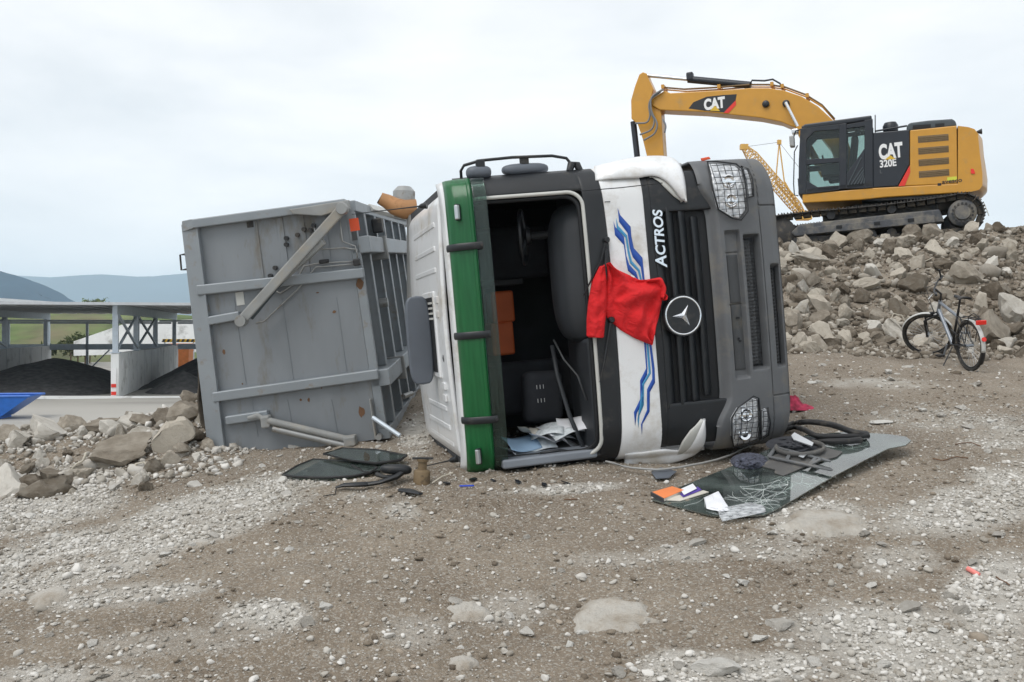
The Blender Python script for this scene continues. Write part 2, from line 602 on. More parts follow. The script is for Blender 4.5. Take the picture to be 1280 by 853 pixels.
rock_material('rubble_rock', (0.125, 0.1, 0.074), (0.245, 0.212, 0.17), (0.40, 0.362, 0.305), False)
rock_material('bank_rock', (0.2, 0.168, 0.13), (0.33, 0.298, 0.25), (0.5, 0.475, 0.43), False)
rock_material('pale_stone', (0.36, 0.335, 0.295), (0.46, 0.435, 0.395), (0.54, 0.525, 0.49), False)
paint('slab_stone', (0.44, 0.415, 0.372), 0.95, var=0.16, vscale=9, dirt=(0.28, 0.242, 0.195), dirt_amt=0.66, dscale=5, bump=0.8, bscale=38)
rock_material('pebbles', (0.23, 0.195, 0.155), (0.40, 0.372, 0.325), (0.58, 0.56, 0.525), True)
rock_material('clod_earth', (0.15, 0.12, 0.09), (0.24, 0.2, 0.155), (0.34, 0.29, 0.235), True)
rock_material('rubble_small', (0.12, 0.095, 0.07), (0.225, 0.192, 0.152), (0.40, 0.37, 0.325), True)


def ground_material():
    m, n, l, b = new_mat('dirt')
    co = n.new('ShaderNodeTexCoord')

    def noise(sc, det=8, ro=0.6):
        q = n.new('ShaderNodeTexNoise')
        q.inputs['Scale'].default_value = sc
        q.inputs['Detail'].default_value = det
        q.inputs['Roughness'].default_value = ro
        l.new(co.outputs['Object'], q.inputs['Vector'])
        return q
    a = noise(1.1)
    r1 = n.new('ShaderNodeValToRGB')
    e = r1.color_ramp.elements
    e[0].position, e[0].color = 0.3, (0.188, 0.15, 0.112, 1)
    e[1].position, e[1].color = 0.72, (0.305, 0.258, 0.203, 1)
    l.new(a.outputs['Fac'], r1.inputs['Fac'])
    # pale crushed-concrete dust where gravel was spread
    at = n.new('ShaderNodeAttribute')
    at.attribute_name = 'gravel'
    f = noise(5.0, 10, 0.7)
    am = n.new('ShaderNodeMath')
    am.operation = 'MULTIPLY_ADD'
    am.inputs[1].default_value = 1.5
    l.new(at.outputs['Fac'], am.inputs[0])
    sb = n.new('ShaderNodeMath')
    sb.operation = 'SUBTRACT'
    sb.inputs[1].default_value = 0.62
    l.new(f.outputs['Fac'], sb.inputs[0])
    l.new(sb.outputs['Value'], am.inputs[2])
    cl = n.new('ShaderNodeClamp')
    l.new(am.outputs['Value'], cl.inputs['Value'])
    mx = n.new('ShaderNodeMixRGB')
    mx.inputs['Color2'].default_value = (0.48, 0.455, 0.41, 1)
    l.new(cl.outputs['Result'], mx.inputs['Fac'])
    l.new(r1.outputs['Color'], mx.inputs['Color1'])
    # fine grit
    v = n.new('ShaderNodeTexVoronoi')
    v.inputs['Scale'].default_value = 95
    l.new(co.outputs['Object'], v.inputs['Vector'])
    r2 = n.new('ShaderNodeValToRGB')
    r2.color_ramp.elements[0].position = 0.72
    r2.color_ramp.elements[1].position = 0.82
    sp = n.new('ShaderNodeSeparateColor')
    l.new(v.outputs['Color'], sp.inputs['Color'])
    l.new(sp.outputs['Red'], r2.inputs['Fac'])
    ms = n.new('ShaderNodeMath')
    ms.operation = 'MULTIPLY'
    ms.inputs[1].default_value = 0.5
    l.new(r2.outputs['Color'], ms.inputs[0])
    m2 = n.new('ShaderNodeMixRGB')
    m2.inputs['Color2'].default_value = (0.45, 0.43, 0.39, 1)
    l.new(ms.outputs['Value'], m2.inputs['Fac'])
    l.new(mx.outputs['Color'], m2.inputs['Color1'])
    g = noise(38, 8, 0.7)
    m3 = n.new('ShaderNodeMixRGB')
    m3.blend_type = 'MULTIPLY'
    m3.inputs['Fac'].default_value = 1
    r3 = n.new('ShaderNodeMapRange')
    r3.inputs['From Min'].default_value = 0.3
    r3.inputs['From Max'].default_value = 0.7
    r3.inputs['To Min'].default_value = 0.72
    r3.inputs['To Max'].default_value = 1.22
    l.new(g.outputs['Fac'], r3.inputs['Value'])
    l.new(m2.outputs['Color'], m3.inputs['Color1'])
    l.new(r3.outputs['Result'], m3.inputs['Color2'])
    l.new(m3.outputs['Color'], b.inputs['Base Color'])
    b.inputs['Roughness'].default_value = 0.95
    b.inputs['Specular IOR Level'].default_value = 0.2
    hb = n.new('ShaderNodeMath')
    hb.operation = 'MULTIPLY_ADD'
    hb.inputs[1].default_value = -0.5
    l.new(v.outputs['Distance'], hb.inputs[0])
    l.new(g.outputs['Fac'], hb.inputs[2])
    bp = n.new('ShaderNodeBump')
    bp.inputs['Strength'].default_value = 0.8
    bp.inputs['Distance'].default_value = 0.018
    l.new(hb.outputs['Value'], bp.inputs['Height'])
    l.new(bp.outputs['Normal'], b.inputs['Normal'])


ground_material()
paint('yard_surface', (0.36, 0.345, 0.315), 0.9, var=0.1, vscale=0.08, dirt=(0.2, 0.19, 0.175), dirt_amt=0.35, dscale=0.12, stretch=(0.25, 1, 1))

# ------------------------------------------------------------------ terrain
_lat = rng.random((256, 256))


def vnoise(x, y):
    x = np.asarray(x, float); y = np.asarray(y, float)
    xi = np.floor(x).astype(int); yi = np.floor(y).astype(int)
    fx = x - xi; fy = y - yi
    fx = fx * fx * (3 - 2 * fx); fy = fy * fy * (3 - 2 * fy)
    g = lambda a, b: _lat[a & 255, b & 255]
    return (g(xi, yi) * (1 - fx) + g(xi + 1, yi) * fx) * (1 - fy) + (g(xi, yi + 1) * (1 - fx) + g(xi + 1, yi + 1) * fx) * fy


def fbm(x, y, o=5, ga=0.5):
    s, a, t = 0, 1.0, 0
    for i in range(o):
        s = s + a * (vnoise(x * 2 ** i + 17.3 * i, y * 2 ** i + 5.1 * i) - 0.5)
        t += a
        a *= ga
    return s / t


def sstep(t):
    t = np.clip(t, 0, 1)
    return t * t * (3 - 2 * t)


_ctl = [W(0, 853, 4.3), W(640, 853, 4.18), W(1280, 853, 4.05), W(0, 720, 6.2), W(300, 700, 5.7), W(640, 700, 5.65), W(640, 600, 7.2),
        W(480, 575, 8.2), W(275, 568, 9.35), W(475, 552, 9.4), W(120, 605, 8.6), W(0, 640, 7.8), W(900, 574, 7.9), W(1138, 552, 7.7),
        W(850, 640, 6.35), W(1280, 700, 5.5), W(1280, 560, 7.7), W(1280, 480, 10.8), W(1212, 461, 12.4), W(1163, 447, 13.4),
        W(1000, 440, 13.5), W(1000, 500, 9.9), W(1280, 440, 14.0), W(530, 490, 12.0), W(750, 590, 7.35), W(1000, 640, 6.2), W(1050, 760, 4.95),
        V(0, 0, 0.0), V(-4, 0, -0.1), V(4, 0, 0.05), V(0, 2.5, -0.02), V(-7, 9, 0.0), V(-6.5, 5, -0.15), V(8, 8, 0.7), V(7, 3, 0.15), V(-2, 14, 0.75), V(12, 13, 1.3)]
_cp = np.array([tuple(p) for p in _ctl])


def _tk(r):
    return np.where(r > 1e-9, r * r * np.log(np.maximum(r, 1e-9)), 0)


_n = len(_cp)
_d = np.hypot(_cp[:, None, 0] - _cp[None, :, 0], _cp[:, None, 1] - _cp[None, :, 1])
_A = np.zeros((_n + 3, _n + 3))
_A[:_n, :_n] = _tk(_d) + np.eye(_n) * 0.25
_A[:_n, _n] = 1
_A[:_n, _n + 1:] = _cp[:, :2]
_A[_n, :_n] = 1
_A[_n + 1:, :_n] = _cp[:, :2].T
_w = np.linalg.solve(_A, np.concatenate([_cp[:, 2], [0, 0, 0]]))
YARD = -2.8


def base_h(x, y):
    x = np.clip(np.asarray(x, float), -7.5, 12.5)
    y = np.clip(np.asarray(y, float), -1, 14.2)
    h = _w[_n] + _w[_n + 1] * x + _w[_n + 2] * y
    for i in range(_n):
        h = h + _w[i] * _tk(np.hypot(x - _cp[i, 0], y - _cp[i, 1]))
    return h


def H(x, y, fine=True):
    x = np.asarray(x, float); y = np.asarray(y, float)
    h = base_h(x, y)
    near = sstep((y - 1.0) / 3)
    for fx, fy, fa, ra, rb in ((2.05, 6.95, .48, 1.55, .75), (-1.62, 8.15, .0, .95, .5)):
        u = (x - fx) * math.cos(fa) + (y - fy) * math.sin(fa)
        v = -(x - fx) * math.sin(fa) + (y - fy) * math.cos(fa)
        near = near * (1 - sstep(2.2 - 1.2 * np.sqrt((u / ra) ** 2 + (v / rb) ** 2)))
    h = h + near * (0.10 * fbm(x * 0.7, y * 0.7, 3) + 0.05 * fbm(x * 2.3 + 9, y * 2.3, 3))
    for a_, b_, w_, d_ in ((4.75, .16, .10, .022), (5.05, .17, .10, .02), (6.15, .22, .12, .024), (6.5, .22, .12, .022), (9.3, .08, .14, .02), (9.75, .08, .14, .02)):
        h = h - near * d_ * np.exp(-((y - a_ - b_ * x - .12 * np.sin(x * .9)) / w_) ** 2)
    # heap the excavator stands on
    edge = 14.15 + 0.5 * fbm(x * 0.6, y * 0 + 3.0, 3) - 0.10 * (x - 6)
    mound = sstep((y - edge) / 5.2) * sstep((x - 2.6) / 2.6)
    h = h + mound * (2.08 + 0.05 * (x - 6) + 0.1 * sstep((x - 8.6) / 1.6)) + mound * 0.5 * fbm(x * 1.1, y * 1.1, 4)
    # low bank on the left, and the fall to the yard behind it
    bank = np.exp(-((y - 10.4 - 0.25 * (x + 4)) / 1.0) ** 2) * sstep((-x - 2.2) / 1.2)
    h = h + bank * (0.24 + 0.25 * sstep((x + 4.6) / 1.6))
    dip = np.exp(-((x + 5.1) / 0.8) ** 2 - ((y - 8.9) / 0.5) ** 2)
    h = h - 0.22 * dip
    dl = 11.2 + 4.8 * sstep((x + 3.9) / 2.0)
    drop = sstep((y - dl) / 4.5) * (1 - sstep((x - 2.2) / 1.4)) + sstep((y - 23.5) / 4) + sstep((-x - 7.2) / 3.5) + sstep((x - 19) / 4)
    h = h * (1 - np.clip(drop, 0, 1)) + np.clip(drop, 0, 1) * (YARD - 0.15)
    # trodden flat where the excavator stands
    ea = math.radians(22.2)
    eu = (x - 8.38) * -math.cos(ea) + (y - 20.5) * math.sin(ea)
    ev = (x - 8.38) * -math.sin(ea) - (y - 20.5) * math.cos(ea)
    em = sstep((3.1 - np.abs(eu)) / .7) * sstep((2.0 - np.abs(ev)) / .5)
    h = h * (1 - em) + em * (3.46 - .059 * eu)
    if fine:
        h = h + near * (0.036 * fbm(x * 7, y * 7, 3) + 0.026 * fbm(x * 22, y * 22, 3))
    return h


def Hs(x, y):
    return float(H(np.array([x]), np.array([y]))[0])


def gp(px, py, lift=0.0):
    """where the sight line through (px, py) meets the ground"""
    ys = np.linspace(2.5, 24, 1400)
    xs = (px - CX) / FPX * ys
    zs = CZ - (py - HZ) / FPX * ys
    hs = H(xs, ys)
    k = np.argmax(hs + lift >= zs)
    if not (hs[k] + lift >= zs[k]): k = len(ys) - 1
    return Vector((xs[k], ys[k], hs[k] + lift))


GRAVEL = [(90, 700, 170, 42, -.25, 1.0), (250, 648, 170, 34, -.3, 1.0), (50, 625, 110, 45, -.1, .9), (390, 600, 60, 14, -.2, .7), (150, 745, 120, 18, -.1, .6),
          (1160, 815, 190, 58, .15, 1.0), (1260, 750, 80, 60, 0, 1.0), (1000, 840, 160, 26, .05, 1.0), (850, 838, 60, 26, 0, .9), (1190, 640, 110, 32, -.1, .8), (1265, 600, 60, 34, 0, .6),
          (330, 770, 70, 22, 0, .75), (240, 800, 130, 22, -.1, .5), (100, 845, 120, 16, 0, .5), (700, 612, 90, 7, -.06, .8), (500, 640, 25, 14, 0, .5), (460, 620, 60, 8, 0, .4),
          (1015, 650, 95, 26, .05, .8), (1120, 700, 60, 22, 0, .6), (960, 685, 80, 18, 0, .5), (1180, 525, 110, 14, 0, .45), (1100, 480, 90, 8, 0, .4), (1250, 545, 60, 20, 0, .4), (640, 760, 70, 24, 0, .25), (520, 790, 60, 22, 0, .25), (760, 700, 80, 12, 0, .3), (860, 690, 60, 14, 0, .5), (520, 545, 25, 30, 0, .7)]


def gravel_mask(x, y, z):
    px = CX + FPX * x / np.maximum(y, 0.5)
    py = HZ - FPX * (z - CZ) / np.maximum(y, 0.5)
    g = np.zeros_like(x)
    for cx, cy, rx, ry, a, s in GRAVEL:
        u = (px - cx) * math.cos(a) + (py - cy) * math.sin(a)
        v = -(px - cx) * math.sin(a) + (py - cy) * math.cos(a)
        r = (u / rx) ** 2 + (v / ry) ** 2
        g = np.maximum(g, s * np.clip(1.25 - r, 0, 1))
    g = g * sstep((y - 2.5) / 1) + 0.35 * (1 - sstep((y - 3.2) / 0.8))
    n = fbm(x * 2.2 + 40, y * 2.2, 5, 0.6)
    return np.clip(g * (0.9 + 1.7 * n) + 0.45 * n, 0, 1)


def np_mesh(name, verts, faces, m, smooth=True, attrs=None):
    me = bpy.data.meshes.new(name)
    nv, nf, k = len(verts), len(faces), faces.shape[1]
    me.vertices.add(nv)
    me.vertices.foreach_set('co', verts.astype(np.float32).ravel())
    me.loops.add(nf * k)
    me.loops.foreach_set('vertex_index', faces.astype(np.int32).ravel())
    me.polygons.add(nf)
    me.polygons.foreach_set('loop_start', np.arange(0, nf * k, k, dtype=np.int32))
    me.polygons.foreach_set('use_smooth', np.full(nf, smooth))
    me.update(calc_edges=True)
    for an, av in (attrs or {}).items():
        at = me.attributes.new(an, 'FLOAT', 'POINT')
        at.data.foreach_set('value', av.astype(np.float32))
    me.materials.append(MT(m))
    return me


def grid_faces(nr, nc):
    i = np.arange(nr - 1)[:, None] * nc + np.arange(nc - 1)[None, :]
    i = i.ravel()
    return np.stack([i, i + 1, i + 1 + nc, i + nc], 1)


def make_ground():
    ys = [-3.0]
    while ys[-1] < 28.5:
        y = ys[-1]
        ys.append(y + (0.3 if y < 2.6 else max(0.03, 0.0065 * y)))
    ys = np.array(ys)
    xs = [-11.5]
    while xs[-1] < 24:
        x = xs[-1]
        xs.append(x + (0.05 if -6.8 < x < 10.5 else 0.25))
    xs = np.array(xs)
    X, Y = np.meshgrid(xs, ys)
    Z = H(X, Y)
    g = gravel_mask(X.ravel(), Y.ravel(), Z.ravel())
    v = np.stack([X.ravel(), Y.ravel(), Z.ravel()], 1)
    me = np_mesh('ground', v, grid_faces(len(ys), len(xs)), 'dirt', True, {'gravel': g})
    o = share('ground', me)
    tag(o, kind='structure')
    ym = MB().add([(-9000, -4000, YARD), (9000, -4000, YARD), (9000, 9000, YARD), (-9000, 9000, YARD)], [(0, 1, 2, 3)])
    tag(ym.build('yard', 'yard_surface'), kind='structure')


make_ground()

# ------------------------------------------------------------------ stones
def ico(sub):
    bm = bmesh.new()
    bmesh.ops.create_icosphere(bm, subdivisions=sub, radius=1.0)
    v = np.array([p.co[:] for p in bm.verts])
    f = np.array([[p.index for p in q.verts] for q in bm.faces])
    bm.free()
    return v, f


def chipped(sub, cuts, lo, hi, rough):
    v, f = ico(sub)
    v = v.copy()
    for _ in range(cuts):
        d = rng.normal(size=3)
        d /= np.linalg.norm(d)
        k = rng.uniform(lo, hi)
        t = v @ d
        v -= np.outer(np.maximum(t - k, 0), d)
    v += 0.5 * rough * np.stack([fbm(v[:, 1] * 3 + a, v[:, 2] * 3 + v[:, 0] * 2 + a, 3) for a in (3.3, 21.7, 55.1)], 1)
    v /= np.abs(v).max()
    return v, f


ROCKS = {}
for mname in ('rubble_rock', 'bank_rock', 'pale_stone'):
    ROCKS[mname] = []
    for i in range(9):
        v, f = chipped(4 if i < 3 else 3, 12, 0.34, 0.8, 0.62)
        me = np_mesh('stone', v, f, mname, True)
        me.set_sharp_from_angle(angle=math.radians(24))
        ROCKS[mname].append(me)


def rock(name, mname, p, s, rot=None, which=None):
    me = random.choice(ROCKS[mname]) if which is None else ROCKS[mname][which % 9]
    o = bpy.data.objects.new(name, me)
    COL.objects.link(o)
    o.location = p
    o.scale = s
    o.rotation_euler = rot if rot is not None else (random.uniform(0, 6.3), random.uniform(0, 6.3), random.uniform(0, 6.3))
    return o


def scatter(P, S, tone, m, name, sub=1, flat=(0.45, 0.9), sink=0.15):
    """many pebbles as one mesh: P points, S sizes (half widths)"""
    N = len(P)
    prot = []
    for i in range(14):
        v, f = chipped(sub, 8, 0.4, 0.9, 0.45)
        prot.append(v)
    prot = np.array(prot)
    nv = prot.shape[1]
    pick = rng.integers(0, 14, N)
    a = rng.uniform(0, 2 * math.pi, N)
    sc = np.stack([S * rng.uniform(0.8, 1.35, N), S * rng.uniform(0.7, 1.1, N), S * rng.uniform(flat[0], flat[1], N)], 1)
    v = prot[pick] * sc[:, None, :]
    tl = rng.uniform(-0.45, 0.45, N)
    c, s_ = np.cos(tl)[:, None], np.sin(tl)[:, None]
    v = np.stack([v[..., 0] * c + v[..., 2] * s_, v[..., 1], -v[..., 0] * s_ + v[..., 2] * c], -1)
    c, s_ = np.cos(a)[:, None], np.sin(a)[:, None]
    v = np.stack([v[..., 0] * c - v[..., 1] * s_, v[..., 0] * s_ + v[..., 1] * c, v[..., 2]], -1)
    Pz = P.copy()
    Pz[:, 2] += sc[:, 2] * (1 - 2 * sink) * 0.6
    v = (v + Pz[:, None, :]).reshape(-1, 3)
    f = (f[None] + (np.arange(N) * nv)[:, None, None]).reshape(-1, 3)
    me = np_mesh(name, v, f, m, True, {'tone': np.repeat(tone, nv)})
    return share(name, me)


def make_clods():
    y = 3.2 + 9 * rng.random(30000)
    x = (rng.random(30000) * 2 - 1) * (.57 * y + .8)
    z = H(x, y)
    g = gravel_mask(x, y, z)
    k = rng.random(30000) < .5 * (1 - g) * np.clip(.35 + 2.4 * fbm(x * 1.7 + 60, y * 1.7, 4), 0, 1)
    x, y, z = x[k], y[k], z[k]
    S = .011 * np.exp(rng.normal(0, .45, len(x)))
    tone = np.clip(rng.normal(.4, .25, len(x)), 0, 1)
    tag(scatter(np.stack([x, y, z], 1), S, tone, 'clod_earth', 'earth_clods', 1, (.4, .8), .2), 'crumbled brown earth clods on the dirt', 'earth', kind='stuff')


def make_gravel():
    def cand(n, y0, y1, mrg=0.9, power=1.0):
        y = y0 + (y1 - y0) * rng.random(n) ** power
        x = (rng.random(n) * 2 - 1) * (0.57 * y + mrg)
        return x, y
    # fine pebbles, near
    x, y = cand(150000, 3.0, 9.5)
    z = H(x, y)
    g = gravel_mask(x, y, z)
    dens = 0.10 + 0.14 * np.clip(0.5 + 2 * fbm(x * 1.4 + 7, y * 1.4, 4), 0, 1) + 0.75 * g
    k = rng.random(len(x)) < dens * np.clip((0.57 * y + 0.9) / 5.5, 0.3, 1)
    x, y, z, g = x[k], y[k], z[k], g[k]
    S = 0.0055 * np.exp(rng.normal(0, 0.42, len(x))) * (1 + 0.75 * g)
    tone = np.clip(rng.normal(0.5, 0.22, len(x)) + 0.16 * g, 0, 1)
    tag(scatter(np.stack([x, y, z], 1), S, tone, 'pebbles', 'gravel', 1), 'fine pale gravel strewn over the brown dirt', 'gravel', kind='stuff')
    # coarser pebbles
    x, y = cand(26000, 3.0, 14.5)
    z = H(x, y)
    g = gravel_mask(x, y, z)
    k = rng.random(len(x)) < 0.16 + 0.8 * g ** 1.3
    x, y, z, g = x[k], y[k], z[k], g[k]
    S = 0.0135 * np.exp(rng.normal(0, 0.35, len(x)))
    tone = np.clip(rng.normal(0.58, 0.2, len(x)) + 0.12 * g, 0, 1)
    tag(scatter(np.stack([x, y, z], 1), S, tone, 'pebbles', 'gravel', 2 if len(x) < 9000 else 1), 'coarse pale pebbles lying among the fine gravel', 'gravel', kind='stuff')


make_clods()
make_gravel()

# ------------------------------------------------------------------ rubble heap under the excavator, bank on the left
def dart(n_try, gen, rad, taken, limit):
    out = []
    for _ in range(n_try):
        if len(out) >= limit: break
        x, y = gen()
        r = rad(x, y)
        if all((x - a) ** 2 + (y - b) ** 2 > (0.72 * (r + c)) ** 2 for a, b, c in taken):
            taken.append((x, y, r))
            out.append((x, y, r))
    return out


def keep_off_tracks(x, y):
    # the excavator's tracks stand here
    c = Vector((8.38, 20.5))
    d = Vector((x, y)) - c
    a = math.radians(22)
    u = d.x * -math.cos(a) + d.y * math.sin(a)
    v = d.x * math.sin(a) + d.y * math.cos(a)
    return not (-2.9 < u < 2.6 and -1.62 < v < 3.0)


def make_heap():
    taken = []

    def gen():
        while True:
            y = random.uniform(13.5, 20.4)
            x = random.uniform(3.9, 12.4)
            px = CX + FPX * x / y
            if 960 < px < 1330 and keep_off_tracks(x, y) and not (5.0 < x < 7.1 and y < 14.45): return x, y
    # a few big blocks where the photograph has them: (px, py, half width px)
    big = [(1050, 302, 17, 0), (1262, 390, 24, 1), (1245, 416, 26, 0), (1206, 340, 26, 0), (1142, 356, 22, 1), (1092, 338, 13, 1), (1192, 296, 15, 1), (1130, 303, 15, 0), (1013, 320, 14, 0),
           (1125, 385, 16, 1), (1058, 378, 12, 1), (1240, 276, 16, 0), (1258, 341, 12, 1), (1092, 409, 14, 1), (1118, 417, 18, 1), (1028, 415, 16, 0), (1193, 398, 14, 1), (1170, 310, 14, 0), (1085, 355, 15, 0), (1110, 310, 13, 0),
           (1028, 397, 16, 0), (1000, 386, 14, 1), (1050, 360, 14, 0), (1265, 318, 14, 0), (1225, 300, 13, 0), (1150, 330, 15, 0), (1258, 430, 16, 1), (1225, 380, 15, 0)]
    pts = []
    for px, py, hw, pale in big:
        p = gp(px, py + hw * 0.4)
        if 4.9 < p.x < 7.2 and p.y < 14.5: p = Vector((p.x, 14.6, 0))
        r = hw / FPX * p.y
        taken.append((p.x, p.y, r))
        pts.append((p.x, p.y, r, pale))
    mid = dart(9000, gen, lambda x, y: random.choice((0.14, 0.16, 0.18, 0.2, 0.24)) * (0.75 if x > 9.4 and y > 16 else 1), taken, 130)
    small = dart(12000, gen, lambda x, y: random.uniform(0.07, 0.12), taken, 135)
    pts += [(x, y, r, random.random() < 0.14) for x, y, r in mid + small]
    for x, y, r, pale in pts:
        z = Hs(x, y)
        s = (r * random.uniform(1.0, 1.3), r * random.uniform(0.85, 1.1), r * random.uniform(0.7, 1.0))
        o = rock('rubble_block', 'bank_rock' if pale else 'rubble_rock', (x, y, z + r * 0.3), s)
        size = 'big' if r > .19 else ('middling' if r > .125 else 'small')
        look = 'pale grey' if pale else 'brownish'
        t = (z - 1.25) / 2.2
        where = 'at the foot of the heap behind the bicycle' if t < .2 else ('halfway up the rubble heap' if t < .62 else ('just below the excavator tracks' if x < 9.3 else 'on the crest right of the excavator'))
        tag(o, f'{size} {look} rubble block {where}', 'rubble', f'{size} {look} blocks {where}')
    # the long broken slab
    o = rock('concrete_slab', 'bank_rock', W(1005, 322, 16.6) + V(0, 0, 0.02), (0.55, 0.3, 0.085), (0.1, 0.24, 0.25), 2)
    tag(o, 'long flat slab of broken concrete lying on the rubble heap', 'concrete slab')
    # all that is too small to pick apart
    n = 15000
    x = rng.uniform(2.6, 13.5, n); y = rng.uniform(13.3, 21, n)
    z = H(x, y)
    S = 0.03 * np.exp(rng.normal(0, 0.55, n))
    tone = np.clip(rng.normal(0.45, 0.24, n), 0, 1)
    tag(scatter(np.stack([x, y, z], 1), S, tone, 'rubble_small', 'rubble_stones', 2, (0.6, 1.0)), 'small broken stones filling the rubble heap', 'rubble', kind='stuff')
    # reinforcing wires
    for k, (px, py, pts_) in enumerate([(1078, 282, [(0, 0), (6, 18), (1, 40), (4, 55)]), (1020, 360, [(0, 0), (8, 14), (20, 20)]), (1052, 385, [(0, 0), (6, 14), (16, 18)]), (1113, 402, [(0, 0), (4, -10), (14, -8), (20, 4)]),
                                        (1222, 268, [(0, 0), (2, -16), (8, -14), (14, 2)]), (1140, 320, [(0, 0), (12, 8), (26, 2)]), (980, 395, [(0, 0), (8, 4), (10, -12)])]):
        p0 = gp(px, py + 6)
        q = [W(px + a, py + b, p0.y - 0.3) for a, b in pts_]
        sm = []
        for i in range(len(q) - 1):
            for t in (0, .33, .66): sm.append(q[i].lerp(q[i + 1], t) + V(0, 0, 0.01 * math.sin(i * 3 + t * 3)))
        sm.append(q[-1])
        tag(MB().tube(sm, 0.009, 5).build('reinforcing_wire', 'rebar', smooth=180), 'bent pale wire sticking out of the rubble heap', 'wire', 'bent wires in the rubble')


def make_bank():
    # (px, py, half width px, half height px, tilt, pale)
    L = [(150, 566, 44, 20, -.32, 0, 'large tilted brown boulder leaning on the bank of rubble'), (64, 612, 38, 15, -.25, 1, 'long pale flat rock in front of the tilted brown boulder'), (5, 608, 26, 26, .4, 1, 'pale cracked boulder at the end of the stone bank'),
         (208, 552, 26, 24, .3, 0, ''), (228, 518, 22, 18, -.2, 0, ''), (205, 525, 16, 13, .1, 0, ''), (240, 545, 15, 12, .2, 0, ''), (58, 540, 34, 14, .28, 1, ''), (20, 552, 20, 12, -.1, 1, ''), (85, 535, 18, 12, .4, 0, ''), (10, 545, 16, 12, .1, 0, ''),
         (118, 538, 30, 9, -.12, 0, ''), (160, 530, 24, 10, -.05, 1, ''), (182, 528, 18, 10, .35, 0, ''), (140, 540, 18, 9, .1, 1, ''), (192, 585, 13, 11, -.5, 1, ''), (210, 578, 13, 12, .3, 0, ''), (172, 545, 24, 8, .05, 1, ''),
         (62, 596, 16, 10, -.1, 1, ''), (40, 605, 16, 11, .2, 0, ''), (250, 525, 10, 14, .2, 0, ''), (255, 560, 9, 8, 0, 0, ''), (222, 566, 12, 9, 0, 0, ''), (245, 575, 8, 6, 0, 1, ''), (100, 590, 20, 9, -.3, 1, ''), (125, 583, 16, 8, -.3, 1, ''),
         (205, 500, 10, 8, 0, 0, ''), (238, 500, 12, 10, 0, 0, ''), (262, 505, 8, 9, 0, 0, '')]
    for px, py, hw, hh, tilt, pale, lab in L:
        p = gp(px, py + hh * 0.5)
        d = p.y
        s = (hw / FPX * d * 1.25, min(hw, hh * 1.6) / FPX * d * 1.1, hh / FPX * d * 1.4)
        o = rock('boulder', 'bank_rock' if pale else 'rubble_rock', p + V(0, 0.05, s[2] * 0.4), s, (random.uniform(-.3, .3), -tilt if False else tilt, random.uniform(-.4, .4)))
        gl = ('pale' if pale else 'brown') + (' large' if hw > 17 else ' small') + ' boulder ' + ('on the yard edge of the stone bank' if py < 548 else 'on the near side of the stone bank') + (' close to the tipper body' if px > 190 else '')
        tag(o, lab or gl, 'boulder', None if lab else gl.replace('boulder', 'boulders'))
    taken = []

    def gen():
        x = random.uniform(-6.6, -3.05)
        y = random.uniform(8.0, 12.2)
        return x, y
    for x, y, r in dart(5000, gen, lambda x, y: random.uniform(0.04, 0.11), taken, 120):
        px, py = CX + FPX * x / y, HZ - FPX * (Hs(x, y) - CZ) / y
        if px > 285: continue
        bp_ = random.random() < .6
        gl = f"{'pale' if bp_ else 'brown'} {'fist sized' if r < .075 else 'head sized'} stone {'on the yard edge of the bank' if y > 10.4 else 'spilled in front of the bank'}{' near the tipper' if px > 170 else ''}"
        tag(rock('bank_stone', 'bank_rock' if bp_ else 'rubble_rock', (x, y, Hs(x, y) + r * 0.25), (r * 1.2, r, r * .8)), gl, 'stone', gl)
    n = 5000
    x = rng.uniform(-7.2, -2.6, n); y = rng.uniform(8.4, 12.4, n)
    S = 0.022 * np.exp(rng.normal(0, 0.45, n))
    tone = np.clip(rng.normal(0.6, 0.22, n), 0, 1)
    tag(scatter(np.stack([x, y, H(x, y)], 1), S, tone, 'pebbles', 'bank_gravel', 2, (0.6, 1.0)), 'small stones and grit covering the left bank', 'gravel', kind='stuff')
    for q in ([(95, 592), (90, 586), (96, 580), (104, 576), (108, 566)], [(178, 588), (172, 590), (170, 580), (180, 578), (196, 596), (212, 598)]):
        p0 = gp(*q[0])
        MBx = MB().tube([W(a, b, p0.y - 0.12) for a, b in q], 0.012, 6)
        tag(MBx.build('rope_end', 'rebar', smooth=180), 'pale frayed cord lying in the stones of the left bank', 'cord', 'cords in the left bank')


